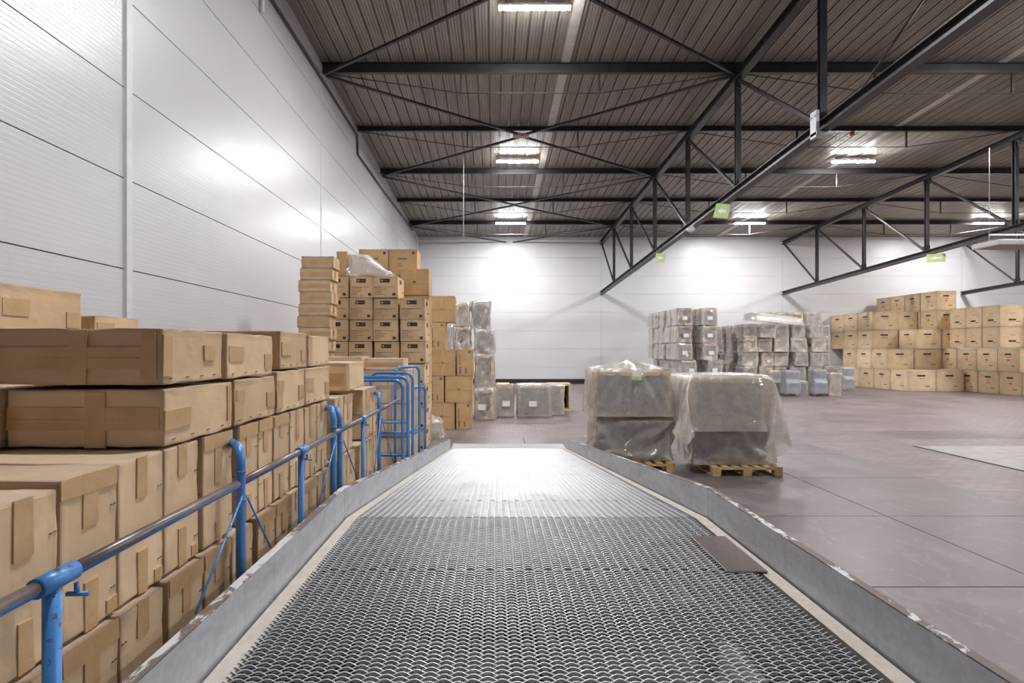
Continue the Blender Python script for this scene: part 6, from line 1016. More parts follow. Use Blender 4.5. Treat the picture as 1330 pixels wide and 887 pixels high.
BAGS['e'] = (40, 9, 4, 0.66, 0.7, 0.58, 0.596, [198,-209,5,6,35,0,0,42,0,0,42,0,0,42,0,0,42,0,0,42,0,0,42,0,0,42,0,0,42,0,-2,41,0,-28,13,0,-42,0,0,-42,0,0,-42,0,0,-42,0,0,-42,0,0,-42,0,0,-42,0,0,-42,0,0,-36,-7,0,-6,-35,0,0,-42,0,0,-42,0,0,-42,0,0,-42,0,0,-42,0,0,-42,0,0,-42,0,0,-42,0,
2,-41,0,28,-13,0,42,0,0,42,0,0,42,0,0,42,0,0,42,0,0,42,0,0,42,0,0,42,0,0,-2,1,34,2,35,-2,2,42,0,1,43,-1,-13,42,-4,-6,41,-2,5,43,3,14,41,4,-10,39,-2,9,42,2,-3,40,-1,-24,10,1,-42,-12,-4,-42,3,1,-42,7,1,-42,0,2,-41,4,1,-42,3,0,-45,-6,0,-38,
-7,-4,-35,6,5,-5,-36,-1,-15,-37,-2,5,-43,2,-5,-44,-2,6,-42,1,2,-41,1,0,-42,-4,-3,-43,3,-1,-42,0,16,-33,0,23,-14,1,38,-13,-1,45,3,1,42,12,-2,41,5,-1,44,-9,3,43,3,-1,40,8,-3,40,-6,2,0,1,39,2,33,-2,-10,43,-3,-4,45,-4,4,44,1,-4,38,-4,2,41,5,
5,42,3,-8,39,-1,3,44,0,17,37,0,-31,0,0,-42,-9,-3,-43,-4,-3,-44,1,-3,-39,8,4,-40,7,6,-42,-5,-6,-42,-11,-2,-40,2,3,-30,16,8,-9,-34,0,-22,-32,-3,-1,-45,0,4,-45,0,12,-40,0,10,-40,-3,4,-43,-1,-3,-42,1,-11,-41,2,4,-40,-1,30,-7,4,38,-16,0,43,
13,-1,42,17,-4,42,3,0,43,-3,1,43,-4,2,42,5,-3,37,-20,2,-6,2,38,12,35,-3,-5,44,-4,-17,42,-3,1,41,0,11,39,-2,2,38,2,-8,43,5,-3,41,0,10,44,-1,8,39,2,-31,0,-5,-42,7,-6,-44,4,-5,-42,-2,-2,-37,-18,5,-41,-10,0,-46,5,-1,-37,15,-1,-34,-4,1,-27,
-5,14,-23,-23,-1,-22,-33,2,8,-42,-1,15,-42,-3,9,-42,-1,7,-43,0,1,-43,0,-3,-42,1,-11,-42,2,-10,-43,-1,31,-8,2,44,-4,3,41,22,-5,43,9,-1,43,-1,0,43,1,1,43,-2,0,43,-1,0,36,-27,2,-15,10,33,18,32,0,-6,38,-3,-11,43,-1,-3,42,-3,26,34,0,9,40,-2,
-13,40,5,9,41,-2,0,45,4,-9,40,3,-30,5,-9,-43,1,-8,-42,0,-5,-40,12,1,-41,-4,-5,-39,-13,6,-41,-10,6,-37,22,-4,-31,-13,2,-20,-27,7,-34,-4,6,-15,-30,3,13,-42,-2,6,-44,-1,4,-42,-1,10,-43,0,5,-43,0,-8,-42,2,-16,-42,-1,-8,-44,2,31,-9,1,44,13,0,
43,13,-2,43,1,0,43,2,0,44,-2,1,43,3,0,43,-2,0,36,-27,1,4,0,39,15,33,-1,-13,38,-2,-2,44,-2,-1,43,-3,18,34,-4,14,38,2,8,39,-5,-16,35,3,-9,44,6,-13,41,3,-24,4,-8,-41,-3,-8,-38,14,-3,-41,5,-3,-39,14,-5,-38,-10,7,-37,-16,8,-39,18,-2,-38,-13,
-5,-13,-21,12,-19,-10,-9,-5,-32,4,5,-45,-2,4,-45,-1,3,-42,3,0,-41,10,-7,-42,1,-19,-39,-3,-7,-44,1,4,-44,6,27,-7,0,44,16,-1,43,3,-1,43,0,1,44,-3,0,44,4,0,42,3,1,43,0,0,39,-25,1,7,1,38,6,33,-3,4,39,-5,7,42,-8,1,44,-5,-7,43,1,10,33,4,19,37,
0,-18,34,2,-28,33,3,-16,41,2,-9,8,-7,-38,8,-7,-39,19,-5,-35,19,-9,-42,0,5,-43,-4,5,-36,-13,6,-41,-8,2,-35,1,-17,-31,-2,-9,-4,-28,10,13,-37,11,-2,-47,-1,1,-47,0,-4,-38,3,-17,-37,3,-11,-40,7,-7,-40,2,11,-45,3,4,-45,6,19,-10,1,43,13,0,43,
-1,-1,44,-1,0,44,2,1,44,4,0,42,0,1,43,2,0,42,-21,0,11,-3,37,1,39,-2,6,41,-6,10,40,-8,3,44,-6,0,45,-5,-7,42,-5,-4,35,1,21,34,7,-31,31,8,-8,36,-15,-14,22,-9,-39,19,-2,-43,14,0,-43,2,5,-44,-2,6,-43,-2,5,-37,-13,2,-38,-6,-7,-47,11,-12,-36,
-9,-5,-14,-34,5,5,-44,7,9,-46,5,4,-45,4,9,-34,5,-21,-37,3,-10,-39,6,9,-41,3,2,-46,4,2,-45,5,18,-13,3,42,8,0,44,-1,-1,45,-2,0,44,2,0,44,2,1,42,3,0,45,2,1,44,-17,0,5,2,38,6,39,-4,6,43,-6,0,42,-6,0,43,-5,2,45,-6,-3,44,-6,-13,40,-6,3,37,0,
12,34,7,-15,34,-6,-19,22,-7,-38,17,0,-46,-3,2,-45,-8,2,-44,-2,2,-43,-4,2,-42,2,1,-42,6,1,-45,5,-8,-35,-12,-4,-12,-34,4,5,-44,6,8,-45,5,3,-46,5,15,-37,3,-13,-36,4,-13,-36,6,3,-41,4,-2,-45,5,-2,-46,4,21,-16,3,43,3,0,45,-2,0,46,6,0,45,0,0,
42,-2,0,44,0,1,45,2,0,45,-8,1,4,5,39,3,39,-6,-1,43,-6,2,42,-4,2,43,-6,1,45,-5,-5,44,-7,-12,40,-6,-14,39,-8,24,34,8,3,43,-4,-23,18,-3,-41,7,1,-47,-3,3,-46,-6,1,-44,-3,2,-42,-1,1,-44,2,1,-45,2,0,-44,2,-5,-35,-8,-4,-9,-35,4,1,-44,5,10,-45,
6,13,-42,4,1,-36,-6,-12,-34,8,-3,-41,12,-2,-41,4,-5,-44,4,-3,-46,4,25,-18,4,43,-3,0,46,1,0,47,6,0,43,2,0,43,-1,0,42,-3,0,46,-3,0,45,-3,1,-55,54,-9,5,27,-7,-1,32,-7,-1,32,-5,-1,33,-2,0,32,-7,0,31,-1,-2,29,3,-2,33,3,2,33,0,2,27,-5,-18,9,
-2,-31,1,-6,-32,0,3,-32,0,0,-33,0,0,-33,0,-2,-32,1,0,-33,-1,-1,-33,0,-1,-27,-5,3,-5,-25,12,4,-29,0,2,-32,-3,1,-31,-8,0,-30,6,1,-30,8,-2,-32,10,-3,-32,5,-4,-31,8,1,-30,6,20,-10,4,32,-1,3,33,-1,-1,33,0,-1,33,-1,-2,33,-1,-4,32,-1,-7,32,-1,
-4,32,-1,-1,-51,54,-7,2,16,-9,-1,21,-7,0,22,-1,-1,21,-1,0,23,1,0,22,-2,0,19,-1,-1,20,-7,0,22,0,0,20,5,-11,4,0,-20,0,-4,-20,0,6,-20,2,8,-22,-1,-1,-22,-1,-3,-22,1,2,-22,1,4,-21,-1,-3,-18,-1,5,-3,-18,6,-1,-21,5,1,-21,-5,4,-20,-8,-3,-15,13,
-1,-23,3,0,-21,4,1,-21,-4,-1,-22,5,-2,-17,12,14,-7,-1,22,-2,-1,22,0,-2,21,-1,-5,22,0,-4,21,-1,-4,22,0,-4,22,-2,3,21,-1,-3,-52,56,0,2,7,-4,2,8,-4,-2,11,0,0,11,0,-1,11,-2,1,10,-2,-1,11,1,-2,8,0,1,11,-5,1,7,3,-7,5,0,-10,0,1,-10,0,-3,-9,1,
-3,-10,-1,6,-10,0,3,-11,0,0,-10,2,1,-10,0,2,-11,-2,0,1,-9,2,-3,-9,-7,3,-10,7,0,-10,-1,0,-9,0,0,-9,3,-2,-11,1,-1,-11,3,2,-8,6,-2,-10,-4,7,-2,5,11,-2,-2,10,1,-1,11,0,-1,11,-1,-2,11,-2,-2,10,1,0,11,0,1,9,-3,-6,])
BAGS['f'] = (40, 9, 4, 0.66, 0.7, 0.58, 0.854, [208,-220,5,6,37,0,0,45,0,0,44,0,0,44,0,0,44,0,0,44,0,0,44,0,0,44,0,0,44,0,-2,44,0,-30,12,0,-44,1,0,-44,0,0,-44,0,0,-44,0,0,-44,0,0,-44,0,0,-44,0,0,-44,0,0,-38,-7,0,-6,-37,0,0,-45,0,0,-44,0,0,-44,0,0,-44,0,0,-44,0,0,-44,0,0,-44,0,0,-44,0,
2,-44,0,30,-12,0,44,-1,0,44,0,0,44,0,0,44,0,0,44,0,0,44,0,0,44,0,0,44,0,0,4,-5,34,4,38,-5,2,47,-3,5,47,-2,5,41,8,1,46,-1,-9,44,3,5,43,-1,-10,43,2,7,44,-2,-10,44,2,-32,16,-1,-40,-8,0,-42,12,1,-45,-3,-1,-46,-12,-2,-44,-2,0,-44,12,2,-44,-3,
0,-44,-3,0,-40,-1,1,-7,-36,-2,11,-42,0,9,-48,-5,-2,-45,0,-6,-44,3,6,-43,-2,8,-46,-6,-6,-44,3,-11,-46,4,-10,-44,5,30,-12,-1,49,4,0,45,3,-1,43,17,-6,45,-5,2,43,-12,4,45,-14,-1,44,2,0,45,6,3,-9,7,39,-10,38,-11,-1,47,-7,8,45,1,15,42,3,20,42,
6,-3,41,7,2,44,0,-11,43,0,-17,40,-8,2,44,10,-26,20,0,-41,-9,0,-43,11,0,-43,-14,-3,-45,-13,-2,-46,6,2,-42,13,2,-44,-10,-1,-47,6,2,-40,1,2,-6,-38,-4,5,-47,-4,21,-43,-1,9,-45,-7,-9,-40,6,8,-44,-4,5,-48,-4,2,-46,-4,-6,-43,3,-27,-34,15,21,
-18,2,48,5,-1,47,8,-2,43,19,-6,40,-18,3,43,-13,1,46,-12,1,46,-12,-1,46,8,1,-17,7,35,-11,38,-11,3,45,-5,26,36,0,23,36,4,8,45,8,-8,44,0,-16,42,-3,-9,42,-3,6,44,6,-10,40,7,-15,25,3,-41,-7,0,-44,5,0,-42,-18,-4,-45,-8,-1,-45,10,2,-43,7,1,-46,
-12,-1,-46,13,3,-35,-4,1,-5,-40,-6,-1,-46,-5,14,-43,-1,14,-43,-3,3,-44,-4,-13,-41,0,-7,-46,-6,-1,-45,-8,25,-28,13,-16,-38,13,14,-18,0,38,18,-1,47,8,-2,45,8,-1,45,-6,-3,42,-13,1,43,-11,0,40,-24,6,44,-2,2,-23,7,32,11,33,-6,22,25,-19,17,40,
8,0,45,7,0,46,6,-11,41,-2,-9,45,0,9,44,4,10,41,5,-9,41,7,-19,25,4,-42,-4,0,-44,-4,-1,-40,-22,-6,-45,9,2,-45,4,1,-46,3,2,-47,-12,-1,-43,16,3,-27,-11,-2,-9,-37,-4,-5,-46,-5,8,-45,-4,12,-41,-1,11,-43,-5,4,-45,-6,-18,-44,-3,-2,-42,-6,15,-31,
4,17,-24,11,3,-21,7,36,-1,-6,33,24,8,45,-3,-2,44,9,-1,44,0,-1,41,-15,3,39,-22,4,32,-12,3,2,2,36,25,16,-19,20,35,-6,-18,40,4,-5,46,4,3,45,9,-7,43,2,4,45,3,22,41,4,11,42,5,-12,41,7,-24,26,4,-43,2,1,-38,-22,-6,-44,-6,-1,-44,11,2,-45,5,1,
-46,-8,0,-47,-8,1,-44,16,3,-31,-10,-2,-2,-39,-5,-3,-48,-6,-3,-46,-5,11,-43,-4,18,-39,1,3,-45,-6,-12,-46,-6,-17,-43,-6,16,-38,-4,26,5,12,21,-18,-2,33,-14,1,33,8,5,33,23,9,44,-5,-2,40,8,3,40,-14,2,33,-30,5,29,-5,1,22,-24,17,24,28,-6,-2,45,
4,-26,40,1,-8,43,5,-1,46,6,5,43,6,5,44,4,26,40,4,9,40,3,-25,35,3,-13,30,8,-36,-1,0,-38,-20,-5,-45,7,1,-45,8,2,-46,0,1,-45,-11,-1,-45,-2,2,-44,15,2,-38,-10,-2,4,-40,-4,-1,-48,-6,-6,-46,-5,15,-42,-6,5,-42,0,8,-43,-3,-16,-44,-7,-9,-44,-6,
12,-36,-3,38,-13,-4,14,4,11,34,-21,-1,42,1,-2,33,21,12,35,7,-5,35,8,15,43,-10,1,37,-23,4,36,-19,-12,19,-13,33,14,36,-1,-23,42,2,-20,42,4,-1,44,6,1,46,5,-3,44,6,11,43,5,23,40,3,9,37,3,-27,34,3,-16,27,6,-23,-5,-1,-43,-7,-1,-46,-1,-1,-44,
11,3,-45,-9,-3,-44,1,3,-42,6,2,-47,-2,0,-41,-2,1,-3,-40,-6,4,-48,-5,1,-46,-5,8,-43,-7,7,-40,-3,4,-43,1,-14,-42,-6,-4,-44,-6,8,-41,-7,35,-24,-5,23,16,4,32,-9,11,40,2,-2,43,10,0,27,6,-5,27,-10,15,44,-10,-1,45,-15,-8,45,-15,-5,6,1,39,9,36,
-3,-17,46,-1,-20,37,9,-9,40,5,4,44,4,6,45,4,7,43,8,15,43,5,8,35,3,-25,30,-3,-15,23,10,-24,5,-2,-45,-5,0,-46,-3,-1,-41,-6,-1,-43,-4,-1,-44,3,3,-43,0,1,-45,-10,-8,-27,14,8,-1,-37,-7,12,-45,-11,-2,-44,-2,-8,-43,1,11,-43,-5,-6,-44,0,-5,-43,
-5,6,-41,-11,3,-40,-8,24,-18,1,18,-13,-6,36,17,17,41,5,1,37,18,2,27,-7,-3,22,-32,1,47,-6,-1,48,-7,1,47,-2,-1,-2,11,40,2,37,-10,-22,35,-22,2,26,27,8,43,2,11,44,-5,7,45,8,3,45,12,1,43,14,-2,43,5,-13,40,-6,-28,10,7,-38,-6,-6,-35,-11,-24,
-39,-5,16,-43,-3,12,-46,-4,3,-45,-4,-2,-45,-4,-1,-36,9,-12,-10,11,11,-11,-37,-2,22,-36,-15,-11,-43,3,-6,-43,3,-1,-46,-3,4,-45,-5,2,-45,-6,4,-44,-12,1,-28,-6,-14,-34,-8,28,-13,5,42,14,12,42,19,10,44,13,1,12,-9,-16,34,-10,12,46,-5,0,47,-7,
0,46,-2,0,-53,58,0,1,22,2,-16,23,-10,5,27,14,5,32,2,9,24,17,-1,33,-3,5,31,13,-2,33,-5,5,27,13,-5,33,-1,-21,5,-1,-25,-6,-13,-33,-2,-1,-30,-4,-1,-27,-8,-2,-33,-2,0,-34,-3,-4,-34,-2,-5,-32,1,-1,-22,7,8,4,-16,17,7,-30,-3,7,-30,-13,3,-32,-4,
-1,-34,3,-1,-33,0,3,-32,-6,-10,-29,12,7,-31,-11,-7,-14,-21,17,-3,4,26,14,-10,33,9,-2,24,6,14,24,-6,10,23,0,-18,33,-4,0,33,-1,1,34,-4,1,-53,55,10,4,16,5,2,20,7,-10,14,0,8,4,18,3,21,9,-3,20,-6,3,21,6,0,18,-5,5,15,5,-2,20,-7,-14,6,2,-20,-3,
0,-19,0,6,-19,-2,1,-18,-5,-5,-17,-7,-11,-23,-1,-1,-22,-2,-2,-20,7,5,-12,6,8,-2,-12,13,0,-22,-2,10,-18,-10,4,-22,-2,-3,-20,5,1,-20,-2,-2,-19,-1,-4,-20,6,-5,-11,-12,-3,-13,-10,15,1,-8,23,2,0,12,5,3,10,15,-7,22,0,-4,23,-2,-2,22,-5,3,15,1,
-9,20,-6,6,-46,46,39,3,6,6,-1,3,7,1,9,5,3,1,7,-1,11,0,-1,10,0,6,6,4,-4,7,-5,0,11,-2,-2,4,-7,-5,4,2,-9,0,5,-7,-1,4,-8,1,3,-10,-1,0,-7,-2,-2,-9,-3,-4,-11,0,-1,-8,6,4,-6,-4,-5,-4,-7,8,1,-7,1,3,-10,2,6,-8,-5,-2,-10,4,-1,-8,0,-1,-9,-1,-4,-9,
-1,2,-6,-7,-4,-12,2,8,2,-5,9,-3,5,7,8,-4,7,6,-1,8,-1,-1,9,3,-4,8,3,-4,10,-4,-1,6,4,-7,])
BAGS['g'] = (40, 9, 4, 0.66, 0.7, 0.7, 1.002, [198,-209,5,6,35,0,0,42,0,0,42,0,0,42,0,0,42,0,0,42,0,0,42,0,0,42,0,0,42,0,-2,41,0,-28,13,0,-42,0,0,-42,0,0,-42,0,0,-42,0,0,-42,0,0,-42,0,0,-42,0,0,-42,0,0,-36,-7,0,-6,-35,0,0,-42,0,0,-42,0,0,-42,0,0,-42,0,0,-42,0,0,-42,0,0,-42,0,0,-42,0,
2,-41,0,28,-13,0,42,0,0,42,0,0,42,0,0,42,0,0,42,0,0,42,0,0,42,0,0,42,0,0,5,-6,41,6,37,0,-4,43,0,-11,42,-2,6,44,2,-6,44,-2,-3,43,-1,10,43,2,11,45,1,-4,43,0,-2,39,0,-28,15,0,-42,-2,-4,-40,-14,-3,-44,-7,2,-45,-3,1,-43,11,4,-44,-6,-3,-42,8,
2,-45,10,0,-37,-5,0,-2,-39,1,10,-44,-2,8,-41,-2,-2,-43,0,6,-42,-2,-11,-40,4,-7,-42,1,-7,-42,1,14,-39,-1,7,-41,-1,16,-17,-1,38,-9,3,40,7,0,43,-15,-2,43,10,1,43,7,-1,45,3,1,43,11,-1,43,-9,1,-2,-1,46,6,37,0,-15,41,-2,-7,44,0,0,45,0,-3,44,
-1,3,44,0,4,43,0,9,44,1,11,42,2,-3,42,0,-29,6,-2,-44,-9,-3,-41,-7,-5,-40,6,0,-44,-12,5,-44,-2,3,-43,3,0,-43,6,0,-43,10,1,-38,3,0,4,-37,0,15,-43,-3,4,-43,0,2,-41,-3,3,-43,0,-3,-44,0,-12,-40,4,-13,-39,2,0,-43,-1,2,-45,-4,23,-16,2,42,-1,4,
42,-5,-1,43,-3,-1,39,21,-2,44,5,1,46,5,1,45,4,-1,43,-10,2,-3,1,47,3,37,-1,-16,42,-2,0,44,0,-5,44,0,-1,44,-1,1,43,0,6,42,1,3,43,0,16,43,2,-1,42,0,-33,1,-2,-44,-15,-6,-41,-3,-2,-41,8,-3,-39,15,2,-43,-10,4,-41,-10,4,-42,0,2,-43,8,0,-37,10,
1,6,-36,-1,16,-41,-2,-1,-43,-2,-6,-43,-2,0,-44,-1,3,-43,1,3,-44,0,-3,-41,0,-13,-41,2,-11,-42,-1,26,-19,0,42,-11,2,41,5,1,41,15,-1,43,12,0,43,7,1,45,0,0,45,-2,1,40,-13,1,-4,2,46,3,38,0,-14,42,-2,-4,44,-1,3,43,0,-4,42,0,-5,44,-1,5,41,0,2,
41,0,15,43,3,5,45,0,-34,-7,-3,-47,0,-6,-39,-13,-2,-41,-1,-4,-35,26,3,-42,11,0,-42,-8,3,-40,-12,5,-43,-4,3,-37,10,1,14,-34,-2,4,-42,-2,4,-44,-2,-2,-44,-1,-11,-42,-1,8,-44,0,-1,-44,1,4,-41,0,-6,-43,0,-19,-38,1,23,-22,0,41,-6,2,41,13,0,43,
9,0,43,12,1,41,0,0,42,3,-1,43,-13,1,43,-10,1,-8,4,46,9,34,0,-16,42,-3,-3,45,-1,-3,42,0,3,43,0,7,43,-2,-7,42,1,-3,40,1,16,43,3,6,46,1,-33,4,-5,-45,-11,-4,-38,-18,-4,-43,-3,-2,-39,20,0,-35,27,3,-41,-5,1,-42,-16,2,-43,3,5,-36,-2,4,5,-36,-5,
0,-42,-6,7,-43,3,-4,-41,-2,11,-41,0,-1,-45,1,6,-42,1,0,-42,0,-9,-44,1,-17,-40,1,14,-21,-1,42,3,1,43,9,1,45,10,1,42,13,-2,39,-1,-1,42,-12,1,44,-10,2,44,-8,1,-1,-2,46,5,35,0,-11,44,-3,8,44,-4,-5,42,-2,2,43,1,3,44,1,-6,42,2,-7,41,2,5,44,1,
8,44,1,-29,3,-4,-40,-18,-4,-40,-10,-5,-42,0,-3,-42,10,2,-32,27,3,-41,4,1,-41,-20,2,-42,0,2,-31,-12,4,-22,-28,-10,0,-41,-3,17,-39,6,1,-42,0,18,-38,-1,4,-43,1,-4,-43,1,-5,-41,0,-3,-45,2,-15,-43,0,10,-15,-1,42,10,0,43,7,1,45,5,0,45,4,-1,43,
5,0,43,-6,1,44,-1,-1,41,-20,5,-4,1,47,8,37,-1,2,44,-4,3,43,-3,-11,41,-1,-5,41,0,2,44,0,3,45,2,-5,43,3,-5,43,1,5,41,1,-27,3,-4,-35,-23,-5,-43,-5,-5,-44,10,-5,-39,-7,1,-35,19,4,-34,20,4,-45,-7,-2,-31,-29,-2,-24,-20,-3,-33,-11,-3,-2,-28,4,
13,-42,3,13,-40,3,4,-41,-1,-5,-44,0,-1,-44,1,-1,-42,2,-5,-44,1,-16,-42,0,19,-20,0,45,2,-1,44,3,-1,44,3,-1,44,4,-1,41,11,-4,40,11,3,40,-13,3,41,-14,6,-10,10,44,3,37,-6,-3,39,-9,4,36,0,5,40,8,-7,44,0,-9,43,-2,2,44,2,5,45,2,2,44,4,-3,41,1,
-26,5,-5,-39,-11,-9,-40,-17,-3,-43,0,-3,-40,-1,-7,-37,3,5,-23,18,3,-42,6,6,-29,-20,-8,-35,2,-8,-27,-20,5,7,-35,4,5,-42,4,3,-44,2,-1,-45,2,3,-43,1,-1,-45,1,-1,-43,2,-6,-42,1,-13,-43,0,24,-20,0,46,3,-4,44,3,0,42,1,1,42,11,-3,35,25,-8,40,0,
2,32,-23,7,45,2,5,-9,20,40,-9,24,-20,-20,30,-10,17,34,14,8,41,8,0,45,4,-4,44,0,-2,43,0,4,43,3,5,46,4,0,43,2,-30,5,-10,-28,-23,-20,-42,7,7,-45,-2,-3,-44,-6,-4,-42,-10,-5,-5,-11,-17,-37,15,21,-41,21,0,-36,6,-2,-3,-34,-2,-5,-35,7,-7,-42,6,
-6,-44,5,-1,-45,2,-2,-45,1,-1,-43,1,0,-43,2,2,-42,4,0,-44,2,30,-8,-4,42,15,-13,38,15,-8,40,-8,11,43,2,3,41,9,-5,39,10,-9,19,-19,13,45,-2,8,-54,44,-13,-3,7,20,3,31,6,-6,31,-7,-4,31,-9,1,32,2,-1,33,0,0,33,2,2,32,5,1,33,3,9,24,13,-19,4,-7,
-27,-6,-6,-30,-8,-11,-31,-3,-5,-30,6,9,-27,-4,-3,-19,-11,-24,-27,1,-7,-29,12,9,-19,10,13,-8,-20,14,3,-30,-2,4,-29,-8,0,-32,1,-3,-33,3,-3,-31,6,-2,-32,0,-6,-30,11,-5,-30,9,2,-28,-12,20,-4,-11,28,8,-2,33,2,2,33,3,5,30,4,-12,29,-2,0,30,-2,
8,27,-6,10,21,-1,-18,-50,47,30,4,10,15,-4,15,-2,-3,22,-3,1,21,-1,-6,19,-4,-2,21,-4,0,22,-1,0,22,0,3,20,7,9,13,10,-10,3,0,-18,-5,-8,-20,2,3,-21,-5,-6,-19,4,7,-18,0,0,-13,-7,-15,-16,-5,-11,-22,3,-1,-17,4,7,0,-11,10,-2,-20,6,8,-17,-6,8,-16,
-6,-3,-21,4,-1,-22,0,-6,-17,6,0,-22,1,-4,-19,9,-1,-17,-2,15,-6,-4,20,4,-6,14,13,-9,20,4,-3,20,-3,6,18,-7,10,20,4,-6,20,-3,6,14,-8,3,-46,49,32,1,6,3,1,7,4,-1,10,2,-1,10,-1,-4,7,-4,0,10,0,0,10,-1,1,9,-1,1,8,0,-3,7,-3,-2,4,6,-11,0,-2,-6,-1,
3,-8,1,4,-9,-2,-2,-9,2,5,-4,-2,-8,-10,0,-3,-8,-1,-4,-6,-3,-5,-3,-6,7,2,-7,2,0,-9,3,3,-8,-1,2,-9,-2,0,-9,0,-5,-8,4,2,-7,-5,-1,-10,-1,2,-9,-2,3,-2,2,10,0,1,7,1,3,9,7,-6,8,-4,6,7,-2,2,10,1,-1,9,-2,-2,7,2,-2,])
